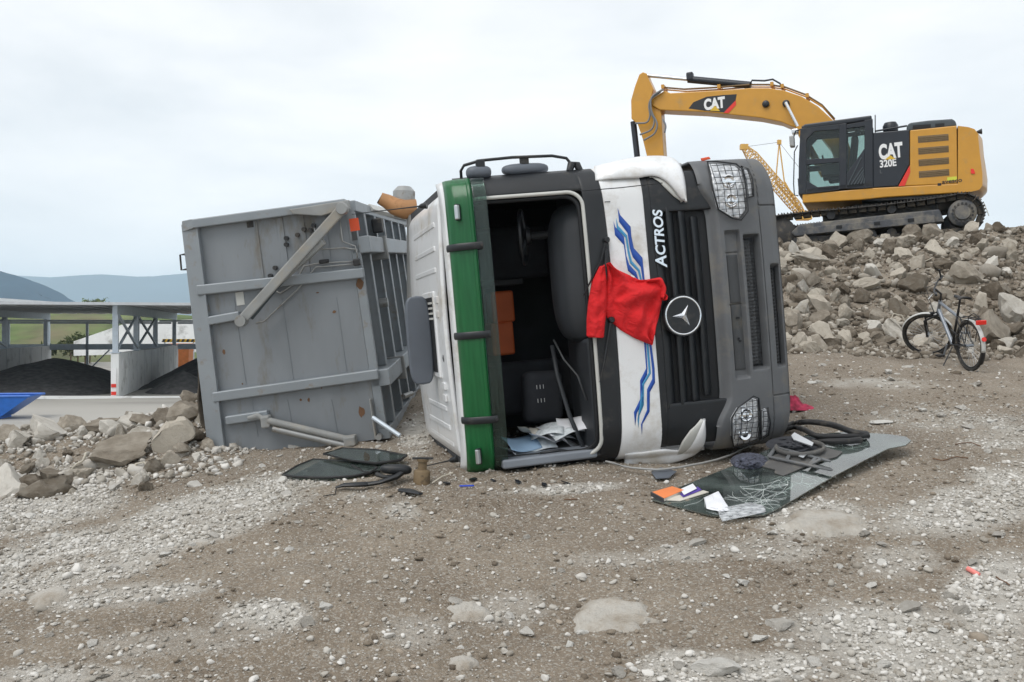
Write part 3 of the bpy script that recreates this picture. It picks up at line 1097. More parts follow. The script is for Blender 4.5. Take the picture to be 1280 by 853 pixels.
def make_ground_stones():
    slabs = [(766, 774, 58, 24, 'large pale flat slab sunk in the dirt in front of the cab'), (586, 769, 28, 10, 'round pale stone sunk in the dirt beside the large flat slab'), (578, 829, 20, 8, 'thin pale stone flush with the dirt below the round sunken stone'),
             (896, 838, 30, 22, 'upright wedge shaped pale stone at the edge of the gravel'), (1030, 655, 60, 18, 'broad worn slab of pale concrete beside the windscreen glass'), (978, 784, 20, 16, 'long pale cobble standing out of the dirt by the gravel edge'),
             (948, 800, 13, 14, 'short pale cobble beside the long one at the gravel edge'), (1137, 763, 16, 7, 'flat pale cobble lying alone on bare dirt'), (246, 680, 16, 6, 'thin pale flake of stone on the brown wheel track'), (62, 745, 24, 9, 'flat pale slab half buried in the left gravel strip')]
    for q_, (px, py, hw, hh, lab) in enumerate(slabs):
        p = gp(px, py)
        d = p.y
        sx = hw / FPX * d
        if 'wedge' in lab or 'cobble' in lab:
            o = rock('flat_stone', 'pale_stone', p + V(0, 0, sx * .1), (sx * 1.1, sx * .8, sx * .55), (0.2, -0.1, random.uniform(-.4, .4)))
            tag(o, lab, 'stone')
            continue
        far, near_ = gp(px, py - hh), gp(px, py + hh)
        sy = max(sx * .35, (far.y - near_.y) / 2)
        hm = .014 + .022 * min(1, sx / .3)
        ro = random.uniform(-.3, .3)
        n1, n2 = 44, 14
        A_ = np.linspace(0, 2 * math.pi, n1, endpoint=False)
        out = 1 + .42 * np.array([float(fbm(np.array([math.cos(t) * 2.4 + q_ * 7]), np.array([math.sin(t) * 2.4 + q_ * 3]), 4, .65)[0]) for t in A_]) * 2
        R_, T_ = np.meshgrid(np.linspace(0, 1, n2), np.arange(n1), indexing='ij')
        rr = R_ * out[T_]
        X_ = p.x + rr * np.cos(A_[T_]) * sx * math.cos(ro) - rr * np.sin(A_[T_]) * sy * math.sin(ro)
        Y_ = p.y + rr * np.cos(A_[T_]) * sx * math.sin(ro) + rr * np.sin(A_[T_]) * sy * math.cos(ro)
        Z_ = H(X_, Y_, False) + hm * (1 - R_ ** 5 * 1.9) + .8 * hm * fbm(X_ * 9, Y_ * 9, 5, .62)
        vv = np.stack([X_.ravel() - p.x, Y_.ravel() - p.y, Z_.ravel() - p.z], 1)
        ff = np.array([[a * n1 + b, a * n1 + (b + 1) % n1, (a + 1) * n1 + (b + 1) % n1, (a + 1) * n1 + b] for a in range(n2 - 1) for b in range(n1)])
        o = share('flat_stone', np_mesh('flat_stone', vv, ff[:, ::-1] if False else ff, 'slab_stone', True))
        o.location = p
        tag(o, lab, 'stone')
    taken = []
    cnt = 0
    while cnt < 210:
        y = random.uniform(3.9, 13)
        x = random.uniform(-1, 1) * (0.56 * y)
        z = Hs(x, y)
        g = float(gravel_mask(np.array([x]), np.array([y]), np.array([z]))[0])
        if random.random() > 0.25 + g: continue
        px, py = CX + FPX * x / y, HZ - FPX * (z - CZ) / y
        if 480 < px < 990 and py < 600 or (800 < px < 1150 and 520 < py < 660): continue
        if x > 3.5 and y > 11.5 and random.random() < .6: continue
        r = random.choice((0.022, 0.025, 0.03, 0.035, 0.045)) * (1 if y < 7 else 1.4)
        tag(rock('cobble', 'pale_stone', (x, y, z + r * .1), (r * random.uniform(1, 1.6), r, r * random.uniform(.5, .8)), (random.uniform(-.3, .3), random.uniform(-.3, .3), random.uniform(0, 6))),
            *(lambda sz, wh: (f'{sz} pale cobble {wh}', 'cobble', f'{sz} cobbles {wh}'))('larger' if r > .032 else 'small', 'in the gravel below the stone bank' if px < 420 and py < 760 else ('in the gravel beside the windscreen glass' if px > 1000 and py < 720 else ('on the bare dirt between cab and bicycle' if py < 600 else ('in the bright gravel at the dirt edge' if g > .45 else 'on the brown dirt in front of the cab')))))
        cnt += 1


make_heap()
make_bank()
make_ground_stones()


# ------------------------------------------------------------------ the yard: shed, piles, skip, slope, hills, crane
def make_shed():
    root = empty('open_shed', Matrix.Translation((-25.9, 60, YARD)), 'open steel bulk storage shed with concrete bay walls and flat metal roof', 'shed')
    o0 = Vector((-25.9, 60, YARD))
    dw = Vector((-7.6, 31.6, 0)).normalized()        # along the bay walls
    df = Vector((31.6, 7.6, 0)).normalized()         # along the eaves
    top_wall = CZ - 1.51 - YARD
    z_beam = CZ + 1.41 - YARD
    Lw = 32.5
    up = V(0, 0, 1)
    bays = (-23.0, -11.6, 0.0, 11.8)
    for bi, s in enumerate(bays):
        p = df * s
        w = MB().bar(p + up * top_wall / 2, p + dw * Lw + up * top_wall / 2, 0.5, top_wall, up).build('bay_wall', 'concrete_wall', root, bevel=0.03)
        # formwork joints on the wall
        for k in range(1, 9):
            a = p + dw * (Lw * k / 9) + df * 0.262
            MB().bar(a, a + up * (top_wall - 0.05), 0.05, 0.02, df).build('wall_joint', 'roof_sheet', w)
        MB().bar(p + up * (z_beam - 0.05), p + dw * Lw + up * (z_beam - 0.05), 0.3, 0.62, up).build('roof_beam', 'galvanised', root)
        for k, t in enumerate((0.25, 8.5, 18.5, 31.5)):
            q = p + dw * t
            pb = top_wall if t > 0.3 else top_wall - 0.02
            MB().bar(q + up * pb, q + up * (z_beam - 0.36), 0.34, 0.34, dw).build('post', 'galvanised', root)
            MB().bar(q + up * (pb + 0.04), q + up * (pb + 0.1), 0.6, 0.6, dw).build('foot_plate', 'galvanised', root)
        for t0, t1 in ((0.5, 8.3), (8.7, 18.3)):
            a, b = p + dw * t0, p + dw * t1
            MB().bar(a + up * (top_wall + .15), b + up * (z_beam - .45), 0.14, 0.14).build('brace', 'galvanised', root)
            MB().bar(a + up * (z_beam - .45) + df * .16, b + up * (top_wall + .15) + df * .16, 0.14, 0.14).build('brace', 'galvanised', root)
    for bi in range(len(bays) - 1):
        a, b = df * (bays[bi] + .3), df * (bays[bi + 1] - .3)
        for t, z, h in ((31.8, top_wall - 0.1, 0.55), (31.8, z_beam - .7, 0.18), (18.7, z_beam - .62, 0.16)):
            MB().bar(a + dw * t + up * z, b + dw * t + up * z, 0.22, h).build('cross_beam', 'galvanised', root)
        mid = (a + b) / 2
        for f in (.3, .72):
            q = a.lerp(b, f) + dw * 31.8
            MB().bar(q, q + up * (z_beam - .4), 0.22, 0.22, dw).build('post', 'galvanised', root)
            MB().bar(q + up * .4, q + df * 2 + up * (top_wall - .4), 0.12, 0.12).build('brace', 'galvanised', root)
    # roof: sheet with ribs below and a front fascia
    zr = z_beam + 0.2
    A, B = df * (bays[0] - 1.5), df * (bays[-1] + 3.5)
    m = MB()
    n = 60
    prof = []
    for i in range(n + 1):
        for dz in ((0.0, 0.09) if i % 2 else (0.09, 0.0)):
            prof.append((i / n, dz))
    va = [A.lerp(B, t) + dw * -0.9 + up * (zr + dz + 0.02) for t, dz in prof]
    vb = [A.lerp(B, t) + dw * (Lw + 1) + up * (zr + dz) for t, dz in prof]
    m.add(va + vb, [(i, i + 1, i + 1 + len(va), i + len(va)) for i in range(len(va) - 1)])
    m.build('roof', 'roof_sheet', root, solid=0.04)
    MB().bar(A - dw * 0.98 + up * (zr + .1), B - dw * 0.98 + up * (zr + .1), 0.1, 0.18).build('fascia', 'roof_sheet', root)
    # marker post at the bay wall's end
    p = -dw * 0.35 + up * 1.0
    mk = MB().bar(p - up * 1.0, p + up * 0.95, 0.3, 0.12, dw).build('marker_board', 'decal_white', root)
    for k in range(2):
        MB().bar(p + up * (-.8 + .5 * k) - dw * .08, p + up * (-.58 + .5 * k) - dw * .08, 0.3, 0.05, dw).build('marker_stripe', 'decal_red', mk)
    MB().box(df * 0.28 + dw * 1.4 + up * (top_wall - .7), (0.03, 0.5, 0.7), Matrix.Rotation(math.atan2(df.y, df.x), 3, 'Z')).build('bay_sign', 'decal_white', root)
    # second roof behind, white sheet
    r2 = empty('white_roofed_shed', Matrix.Translation(W(-20, 440, 100)), 'pale roofed shed standing behind the open storage shed', 'shed')
    M2 = r2.matrix_world.inverted()
    pts = [W(-160, 362, 98), W(84, 378.5, 112), W(40, 378.5, 128), W(-160, 368, 120)]
    MB().prism([M2 @ q for q in pts], (0, 0, -0.35)).build('roof', 'roof_sheet_white', r2)
    for px, Y in ((-120, 102), (-30, 106), (60, 114)):
        q = W(px, 380, Y)
        MB().bar(M2 @ V(q.x, q.y, YARD), M2 @ V(q.x, q.y, q.z - .3), 0.4, 0.4, (0, 1, 0)).build('post', 'galvanised', r2)


def pile(name, cx, cy, rx, ry, h, lab, rot=0.0, seed=0):
    n = 46
    m = MB()

    def fn(u, v):
        a, r = u * 2 * math.pi, v
        x, y = math.cos(a) * r, math.sin(a) * r
        z = h * max(0, 1 - r ** 1.25) * (1 + 0.35 * float(fbm(np.array([x * 1.5 + seed]), np.array([y * 1.5 + seed]), 4)[0])) - 0.05 * r
        c, s = math.cos(rot), math.sin(rot)
        return (x * rx * c - y * ry * s, x * rx * s + y * ry * c, z + .12 * h * float(fbm(np.array([x * 5 + seed]), np.array([y * 5]), 3)[0]) * (1 - r))
    m.grid(fn, n, 24)
    o = m.build(name, 'coal', smooth=180)
    o.location = (cx, cy, YARD)
    tag(o, lab, 'pile')


make_shed()
pile('asphalt_pile', -34.6, 69.5, 7.2, 11.0, 2.2, 'large black pile of loose material between the concrete bay walls', 0.2, 3)
pile('asphalt_pile', -24.2, 75.5, 5.6, 7.5, 2.6, 'tall black pile to the right of the marked bay wall', 0.2, 9)
pile('asphalt_pile', -23.6, 66.0, 2.6, 3.2, 1.4, 'low black pile at the foot of the marked bay wall', 0.2, 14)


def make_skip():
    p = W(-6, 526, 46)
    M = Matrix.Translation((p.x, p.y, YARD)) @ Matrix.Rotation(0.12, 4, 'Z')
    root = empty('blue_skip', M, 'blue open steel skip standing on the pale yard', 'skip')
    t = 0.06
    top = [(-2.2, -.95, 1.15), (2.0, -.95, 1.15), (2.0, .95, 1.15), (-2.2, .95, 1.15)]
    bot = [(-1.5, -.8, .12), (.55, -.8, .12), (.55, .8, .12), (-1.5, .8, .12)]
    m = MB().add(top + bot, [(4, 5, 6, 7), (0, 1, 5, 4), (1, 2, 6, 5), (2, 3, 7, 6), (3, 0, 4, 7)])
    m.build('body', 'blue_skip_paint', root, solid=0.05)
    MB().tube(top, 0.06, 6, True).build('rim', 'blue_skip_paint', root)
    for x in (-1.3, .35):
        MB().bounds((x - .08, -.85, 0), (x + .08, .85, .125)).build('skid', 'blue_skip_paint', root)
    for x in (-.9, -.1):
        MB().bar((x, -.97, 1.1), (x, -.83, .15), .1, .05, (1, 0, 0)).build('rib', 'blue_skip_paint', root)


make_skip()


def make_yard_things():
    # kerb strip in front of the bays
    m = MB().bar(W(-160, 497, 57) * 1.0, W(300, 498, 61), 0.4, 0.18)
    o = m.build('yard_kerb', 'concrete_wall')
    o.location.z = YARD + 0.09 - (sum(v.co.z for v in o.data.vertices) / 8)
    tag(o, kind='structure')
    # grassy slope behind the shed
    n, k = 70, 18
    m = MB()

    def slope(u, v):
        px = -300 + 800 * u
        Y = 125 + 45 * v
        top = 396 + 6 * math.sin(u * 9) + 8 * float(fbm(np.array([u * 7.0]), np.array([2.0]), 3)[0])
        p = W(px, top, 170)
        z = YARD + (p.z - YARD) * (float(sstep(v * 1.15)) if v < .95 else 1) + 0.5 * float(fbm(np.array([u * 30]), np.array([v * 8]), 3)[0])
        return (px - CX) / FPX * Y, Y, z if v > 0 else YARD - .2
    m.grid(slope, n, k)
    tag(m.build('grass_slope', 'grass', smooth=180), kind='structure')
    # dark shrubs at the slope's foot
    for i, (px, py, Y, s) in enumerate([(88, 418, 118, 1.6), (97, 416, 119, 1.9), (106, 412, 120, 1.7), (112, 408, 122, 1.4), (60, 421, 118, 1.0)]):
        m = MB()
        v, f = ico(1)
        P = []
        for j in range(260):
            d = rng.normal(size=3)
            d = d / np.linalg.norm(d) * rng.random() ** .4
            c = np.array([d[0] * s, d[1] * s, d[2] * s * .8 + s * .7])
            P.append(c)
        for c in P:
            a = rng.normal(size=(3, 3)) * .22
            m.add([tuple(c + a[0]), tuple(c + a[1]), tuple(c + a[2])], [(0, 1, 2)])
        p = W(px, py, Y)
        root = empty('shrub', Matrix.Translation((p.x, p.y, YARD + 1.2)), 'dark green shrub on the grass slope behind the shed', 'shrub', 'shrubs on the grass slope')
        m.build('crown', 'grass', root)
        MB().tube([(0, 0, -2), (0.1, 0, s * .7)], 0.08, 6).build('trunk', 'rust', root)
    # sloping ramp wall behind the shed
    a, b, c, d = W(92, 427, 112), W(164, 402, 112), W(262, 399, 112), W(262, 440, 112)
    m = MB().prism([a, b, c, d, W(92, 445, 112)], (0, 0.6, 0))
    tag(m.build('ramp_wall', 'concrete_wall'), 'sloping pale concrete ramp wall behind the open shed', 'wall')
    for px in (121, 140, 200):
        pass
    # barrier with hazard stripes, orange container, white block
    root = empty('hazard_barrier', Matrix.Translation(W(222, 427, 100)), 'yellow and black striped barrier beyond the bays', 'barrier')
    Mi = root.matrix_world.inverted()
    bd = MB().prism([Mi @ W(203, 424, 100), Mi @ W(245, 424, 100), Mi @ W(245, 428, 100), Mi @ W(203, 428, 100)], (0, .15, 0)).build('board', 'hazard_yellow', root)
    for k in range(7):
        x = 204 + k * 6
        MB().prism([Mi @ W(x, 424.2, 99.9), Mi @ W(x + 3, 424.2, 99.9), Mi @ W(x + 1, 427.8, 99.9), Mi @ W(x - 2, 427.8, 99.9)], (0, .05, 0)).build('stripe', 'decal_black', bd)
    for px in (206, 242):
        q = W(px, 428, 100.1)
        MB().bar(Mi @ q, Mi @ V(q.x, q.y, YARD), .12, .12, (0, 1, 0)).build('post', 'galvanised', root)
    q = W(226, 432, 96)
    root = empty('orange_container', Matrix.Translation((q.x, q.y, YARD)), 'orange waste container standing beyond the bays', 'container')
    zt = W(226, 429.5, 96).z - YARD
    MB().add([(-1, -.6, 0), (1, -.6, 0), (1, .6, 0), (-1, .6, 0), (-1.1, -.7, zt - .25), (1.1, -.7, zt - .25), (1.1, .7, zt - .25), (-1.1, .7, zt - .25)],
             [(0, 1, 2, 3), (0, 1, 5, 4), (1, 2, 6, 5), (2, 3, 7, 6), (3, 0, 4, 7)]).build('body', 'container_orange', root)
    MB().bounds((-1.15, -.75, zt - .25), (1.15, .75, zt)).build('lid', 'container_orange', root, bevel=.08)
    # posts and trees on the skyline behind the roof
    for px, h in ((114, 2), (118, 1.5), (127, 2.2)):
        q = W(px, 379, 190)
        m = MB()
        for j in range(120):
            c = rng.normal(size=3) * np.array([.7, .7, .6]) + np.array([0, 0, q.z - YARD - .6])
            a = rng.normal(size=(3, 3)) * .35
            m.add([tuple(c + a[0]), tuple(c + a[1]), tuple(c + a[2])], [(0, 1, 2)])
        root = empty('far_tree', Matrix.Translation((q.x, q.y, YARD)), 'tiny dark tree on the skyline behind the shed roof', 'tree', 'trees on the skyline')
        m.build('crown', 'grass', root)
        MB().tube([(0, 0, 0), (0, 0, q.z - YARD - .5)], .15, 6).build('trunk', 'rust', root)


make_yard_things()


def ridge(name, Y, depth, prof, m, seed, jag):
    pxs = np.array([p[0] for p in prof], float)
    pys = np.array([p[1] for p in prof], float)

    def fn(u, v):
        px = pxs[0] + (pxs[-1] - pxs[0]) * u
        py = float(np.interp(px, pxs, pys))
        top = W(px, py, Y)
        n = float(fbm(np.array([u * 14.0 + seed]), np.array([v * 3.0 + seed]), 5, .55)[0])
        t = math.sin(v * math.pi / 2)
        return (top.x * (1 - .2 * (1 - v)), Y - depth * (1 - v) + depth * .3 * n, YARD - 5 + (top.z - YARD + 5) * t * (1 + jag * n * t * (1.4 - t)))
    o = MB().grid(fn, 130, 26).build(name, m, smooth=180)
    tag(o, kind='structure')


ridge('forested_hill', 1700, 400, [(-700, 322), (-300, 300), (-150, 312), (-60, 327), (0, 339), (40, 349), (70, 362), (95, 375), (120, 384), (180, 392), (300, 400)], 'hazed_hill_forest', 2, .06)
ridge('far_mountain', 5200, 900, [(-700, 338), (0, 344), (60, 347), (120, 343), (180, 347), (240, 342), (330, 352), (480, 368), (700, 380), (1000, 392), (1500, 396), (2200, 380)], 'hazed_far_forest', 7, .05)


def make_crane():
    base = W(1003, 268, 62)
    root = empty('lattice_crane', Matrix.Translation((base.x, base.y, YARD)), 'yellow lattice boom crane far behind the excavator', 'crane')
    Mi = root.matrix_world.inverted()
    foot, tip = Mi @ base, Mi @ W(930, 184, 62)

    def lattice(a, b, w, n, name):
        d = (b - a).normalized()
        s1 = V(0, 1, 0)
        s2 = d.cross(s1).normalized()
        o = None
        m = MB()
        cor = [(-1, -1), (1, -1), (1, 1), (-1, 1)]
        tp = lambda t: w * (0.35 + 0.65 * min(1, 6 * min(t + .04, 1 - t + .03)))
        P = lambda t, c: a.lerp(b, t) + s1 * (c[0] * tp(t) / 2) + s2 * (c[1] * tp(t) / 2)
        for c in cor:
            for i in range(n): m.bar(P(i / n, c), P((i + 1) / n, c), .055, .055)
        for i in range(n):
            for k in range(4):
                c, e = cor[k], cor[(k + 1) % 4]
                m.bar(P(i / n, c), P((i + 1) / n, e) if i % 2 else P((i + 1) / n, c).lerp(P((i + 1) / n, e), 1), .05, .05)
                m.bar(P(i / n, c), P(i / n, e), .04, .04)
        return m.build(name, 'crane_yellow', root)
    lattice(foot, tip, 0.62, 22, 'boom')
    hd = MB().box(tip, (.5, .4, .35)).build('boom_head', 'crane_yellow', root)
    for px in (936, 940):
        pass
    a, b, c = Mi @ W(974, 178, 62), Mi @ W(969.5, 228, 62), Mi @ W(980.5, 228, 62)
    MB().bar(a, b, .07, .07).build('mast_leg', 'crane_yellow', root)
    MB().bar(a, c, .07, .07).build('mast_leg', 'crane_yellow', root)
    MB().box(a, (.25, .2, .3)).build('mast_head', 'crane_yellow', root)
    MB().tube([a, tip], .012, 4).build('pendant_cable', 'dark_steel', root)
    MB().tube([a, Mi @ W(1040, 262, 62)], .012, 4).build('pendant_cable', 'dark_steel', root)
    MB().bar(b, foot, .12, .12).build('mast_strut', 'crane_yellow', root)
    MB().bar(c, foot, .12, .12).build('mast_strut', 'crane_yellow', root)
    MB().box(foot + V(.1, 0, -.1), (.9, .8, .6)).build('boom_foot', 'crane_yellow', root, bevel=.05)
    h = foot.z
    MB().bounds((-1.2, -1.2, 1.3), (3.2, 1.2, h - 3.2)).build('house', 'crane_yellow', root, bevel=.1)
    for y in (-1.7, 1.7):
        MB().bounds((-3, y - .45, 0), (3.4, y + .45, 1.25)).build('crawler', 'track_steel', root, bevel=.35, seg=4)


make_crane()

# ------------------------------------------------------------------ the overturned truck
def lying_frame(a, r, pitch=0.0):
    a, r = math.radians(a), math.radians(r)
    Fv = V(math.sin(a), -math.cos(a), 0)
    U0 = V(-math.cos(a), -math.sin(a), 0)
    Z = V(0, 0, 1)
    Lv = Z * math.cos(r) + U0 * math.sin(r)
    Bv = -Fv
    if pitch:
        Bv = (Bv + Z * math.tan(math.radians(pitch))).normalized()
        Lv = (Lv - Bv * Lv.dot(Bv)).normalized()
    Uv = Lv.cross(Bv).normalized()
    return Uv, Lv, Bv


def plane_local(px, py, O, X, Y, Z, z):
    """local (x, y) at local z of the sight line through (px, py)"""
    C = V(0, 0, CZ)
    d = W(px, py, 1.0) - C
    t = (O + Z * z - C).dot(Z) / d.dot(Z)
    P = C + d * t - O
    return P.dot(X), P.dot(Y)


TU, TL, TB = lying_frame(14, 5)
TO = W(760, 585, 7.3) - TU * 1.7
truck = empty('overturned_truck', frame_matrix(TU, TL, TB, TO), 'white and grey tipper truck lying on its side with its windscreen gone', 'truck')
# local axes of the truck: x = the truck's own up, y = its left (up in the place as it lies), z = backwards
CABW = 2.42


def tq(px, py, b):
    h, l = plane_local(px, py, TO, TU, TL, TB, b)
    return V(h, l, b)


_ph = np.array([-.1, 0.0, .1, .25, .6, .72, .95, 1.18, 1.5, 1.66, 2.58, 2.68, 2.76, 2.79])
_pb = np.array([.16, .08, .03, .0, .0, .02, .03, .05, .10, .13, .27, .30, .36, .46])


def fb(h, l):
    """how far back the front skin lies at height h, across l"""
    t = min(1.0, max(0.0, (abs(l - CABW / 2) - (CABW / 2 - .30)) / .30))
    return float(np.interp(h, _ph, _pb)) + .20 * (1 - math.sqrt(max(0.0, 1 - (.985 * t) ** 2))) + .035 * ((l - CABW / 2) / 1.2) ** 2


def fpt(px, py, off=0.0):
    """a point on the front skin under (px, py)"""
    b = .05
    for _ in range(6):
        p = tq(px, py, b)
        b = fb(p.x, min(max(p.y, .0), CABW)) + off
    return V(p.x, p.y, b)


def skin(name, h0, h1, l0, l1, m, nh=8, nl=48, off=0.0, thick=0.03, bevel=0.0, fn=None, parent=None, smooth=40):
    g = MB()

    def f(u, v):
        l = l0 + (l1 - l0) * v
        a = h0(l) if callable(h0) else h0
        b = h1(l) if callable(h1) else h1
        h = a + (b - a) * u
        return (h, l, fb(h, l) + off + (fn(h, l) if fn else 0))
    g.grid(f, nh, nl)
    me = g.mesh(name, smooth)
    # normals outward (towards -z)
    me.update()
    s = sum(p.normal.z * p.area for p in me.polygons)
    if s > 0: me.flip_normals()
    me.materials.append(MT(m))
    o = bpy.data.objects.new(name, me)
    COL.objects.link(o)
    o.parent = parent or truck
    if thick:
        md = o.modifiers.new('solid', 'SOLIDIFY')
        md.thickness = thick
        md.offset = -1
    if bevel:
        md = o.modifiers.new('bevel', 'BEVEL')
        md.width = bevel
        md.segments = 2
        md.limit_method = 'ANGLE'
        md.angle_limit = math.radians(50)
    return o


def plate(name, pts_px, m, off, thick, parent, bevel=0.0, sub=None, local=None):
    """a flat or curved piece that follows the front skin; its outline is given by points"""
    P = local or [fpt(a, b, 0) for a, b in pts_px]
    bm = bmesh.new()
    vs = [bm.verts.new((p.x, p.y, 0)) for p in P]
    bm.faces.new(vs)
    bmesh.ops.triangulate(bm, faces=bm.faces[:])
    bmesh.ops.subdivide_edges(bm, edges=bm.edges[:], cuts=2 if sub is None else sub, use_grid_fill=True)
    bmesh.ops.triangulate(bm, faces=bm.faces[:])
    for v in bm.verts:
        v.co.z = fb(v.co.x, min(max(v.co.y, 0), CABW)) + off
    bm.normal_update()
    me = bpy.data.meshes.new(name)
    bm.to_mesh(me)
    bm.free()
    if sum(p.normal.z * p.area for p in me.polygons) > 0: me.flip_normals()
    me.shade_smooth()
    me.set_sharp_from_angle(angle=math.radians(40))
    me.materials.append(MT(m))
    o = bpy.data.objects.new(name, me)
    COL.objects.link(o)
    o.parent = parent
    if thick:
        md = o.modifiers.new('solid', 'SOLIDIFY')
        md.thickness = thick
        md.offset = -1
    if bevel:
        md = o.modifiers.new('bevel', 'BEVEL')
        md.width = bevel
        md.segments = 3
        md.limit_method = 'ANGLE'
        md.angle_limit = math.radians(60)
    return o


def curve_at(pts, v):
    d = [0]
    for i in range(len(pts) - 1): d.append(d[-1] + math.hypot(pts[i + 1][0] - pts[i][0], pts[i + 1][1] - pts[i][1]))
    s = v * d[-1]
    return float(np.interp(s, d, [p[0] for p in pts])), float(np.interp(s, d, [p[1] for p in pts]))


def smooth_pts(L, it=2, sub=4):
    P = []
    for i in range(len(L) - 1):
        for q in range(sub): P.append(tuple(L[i][j] + (L[i + 1][j] - L[i][j]) * q / sub for j in range(len(L[0]))))
    P.append(tuple(L[-1]))
    for _ in range(it):
        P = [P[0]] + [tuple((P[i - 1][j] + 2 * P[i][j] + P[i + 1][j]) / 4 for j in range(len(P[0]))) for i in range(1, len(P) - 1)] + [P[-1]]
    return P


def make_cab():
    # ---- shell: roof, sides, back
    r = .2
    sec = [(.75, 0.0), (1.6, 0.0), (2.4, 0.02), (2.79 - r, .04)]
    for k in range(1, 9):
        a = math.pi / 2 * k / 8
        sec.append((2.79 - r + r * math.sin(a), .04 + r - r * math.cos(a)))
    for k in range(1, 20):
        t = k / 20
        sec.append((2.79 + .035 * math.sin(math.pi * t), .24 + t * (CABW - .48)))
    for k in range(0, 9):
        a = math.pi / 2 * (1 - k / 8)
        sec.append((2.79 - r + r * math.sin(a), CABW - .04 - r + r * math.cos(a)))
    sec += [(2.4, CABW - .02), (1.6, CABW), (.75, CABW)]
    n = len(sec)
    m = MB()
    ts = [0, .04, .1, .2, .4, .6, .8, .92, .97, 1.0]

    def f(i, k):
        h, l = sec[k]
        b0 = fb(h, l) + .012
        b1 = 2.5
        b = b0 + (b1 - b0) * ts[i]
        hh = h
        if ts[i] > .9:
            s = (ts[i] - .9) / .1
            hh = h - .1 * s * s * max(0, min(1, (h - 2.3) / .4))
        return (hh, l, b)
    vs = [f(i, k) for i in range(len(ts)) for k in range(n)]
    fs = [(i * n + k, i * n + k + 1, (i + 1) * n + k + 1, (i + 1) * n + k) for i in range(len(ts) - 1) for k in range(n - 1)]
    fs.append(tuple((len(ts) - 1) * n + k for k in range(n)))
    m.add(vs, fs)
    shell = m.build('cab_shell', 'white_paint', truck, smooth=50, solid=.03)
    # pressed ribs of the roof
    for l, b0, b1, dv in ((.22, .75, 1.95, .0), (.36, .8, 1.9, 0), (.52, .85, 1.8, 0), (1.70, .75, 1.9, 0), (1.88, .75, 1.9, 0), (2.08, .75, 1.95, 0)):
        hh = 2.79 + .035 * math.sin(math.pi * (l - .24) / (CABW - .48)) if l > .24 else 2.783
        MB().bounds((hh - .01, l - .022, b0), (hh + .009, l + .022, b1)).build('roof_rib', 'white_paint', shell, smooth=30, bevel=.008)
    for l in (1.45, 1.33, .72, .62):
        MB().bounds((2.81, l - .03, .72), (2.832, l + .03, .86)).build('roof_boss', 'white_paint', shell, smooth=30, bevel=.006)
    # roof hatch: rim, black panel as the shaded opening, vent slats, open lid
    l0, l1 = .83, 1.48
    hz = 2.825
    hatch = MB().add([], []).box((hz - .005, (l0 + l1) / 2, 1.2), (.03, l1 - l0 + .1, .62)).build('hatch_rim', 'white_paint', truck, smooth=30, bevel=.014, seg=3)
    MB().box((hz + .008, (l0 + l1) / 2, 1.2), (.012, l1 - l0, .5)).build('hatch_shade_panel', 'black_matt', hatch)  # solid black panel; its colour stands for the shade inside the hatch
    for k in range(4):
        MB().box((hz + .016, l1 - .05 - .045 * k, 1.08), (.012, .018, .26)).build('hatch_slat', 'gasket', hatch)
    m = MB()
    pts = []
    for k in range(24):
        a = 2 * math.pi * k / 24
        c, s = math.cos(a), math.sin(a)
        pts.append((hz + .12 + .11 * math.copysign(abs(c) ** .5, c), (l0 + l1) / 2 - .04 + .39 * math.copysign(abs(s) ** .45, s), 1.12))
    m.prism(pts, (0, 0, .07))
    m.build('hatch_lid', 'hatch_grey', hatch, smooth=35, bevel=.02, seg=3)
    # ---- front header under the visor, in black
    skin('roof_header', 2.60, 2.785, .03, CABW - .03, 'white_paint', 6, 40, .0, .03)
    # ---- windscreen pillars and cowl
    skin('windscreen_pillar', 1.6, 2.66, CABW - .19, CABW, 'black_plastic', 10, 8, -.002, .04)
    skin('windscreen_pillar', 1.6, 2.66, .0, .075, 'black_plastic', 10, 6, -.002, .04)
    skin('windscreen_cowl', lambda l: 1.50 + .03 * (abs(l - 1.21) / 1.2) ** 3, lambda l: 1.662 + .02 * (abs(l - 1.21) / 1.2) ** 3, .0, CABW, 'black_plastic', 6, 60, -.004, .04, .006)
    # light rubber gasket round the opening
    hA, hB, lA, lB, rc = 1.675, 2.62, .085, CABW - .2, .12
    path = []
    for cx_, cy_, a0 in ((hA + rc, lA + rc, 180), (hB - rc, lA + rc, 270), (hB - rc, lB - rc, 0), (hA + rc, lB - rc, 90)):
        for k in range(7):
            a = math.radians(a0 + 15 * k)
            path.append((cx_ + rc * math.cos(a), cy_ + rc * math.sin(a)))
    full = []
    for i in range(len(path)):
        p, q = path[i], path[(i + 1) % len(path)]
        d = math.hypot(q[0] - p[0], q[1] - p[1])
        for k in range(max(1, int(d / .12))):
            t = k / max(1, int(d / .12))
            full.append((p[0] + (q[0] - p[0]) * t, p[1] + (q[1] - p[1]) * t))
    MB().tube([(h, l, fb(h, l) + .004) for h, l in full], .016, 8, True).build('windscreen_gasket', 'gasket', truck, smooth=180)
    MB().tube([(h + (.026 if h < 2 else -.026), l + (.03 if l < 1.2 else -.03), fb(h, l) + .03) for h, l in full], .02, 6, True).build('windscreen_seat', 'black_matt', truck, smooth=180)
    # ---- white front flap with stripes
    fl = skin('front_flap', lambda l: 1.178 + .01 * math.sin(l), lambda l: 1.497 + .03 * (abs(l - 1.21) / 1.2) ** 3, .0, CABW, 'white_paint', 8, 60, .0, .03, .006)
    sc = 1124 / 290
    cA = lambda L: [(710 + x / sc, 180 + y / sc) for x, y in L]
    sd = 1076 / 290
    cB = lambda L: [(710 + x / sd, 390 + y / sd) for x, y in L]
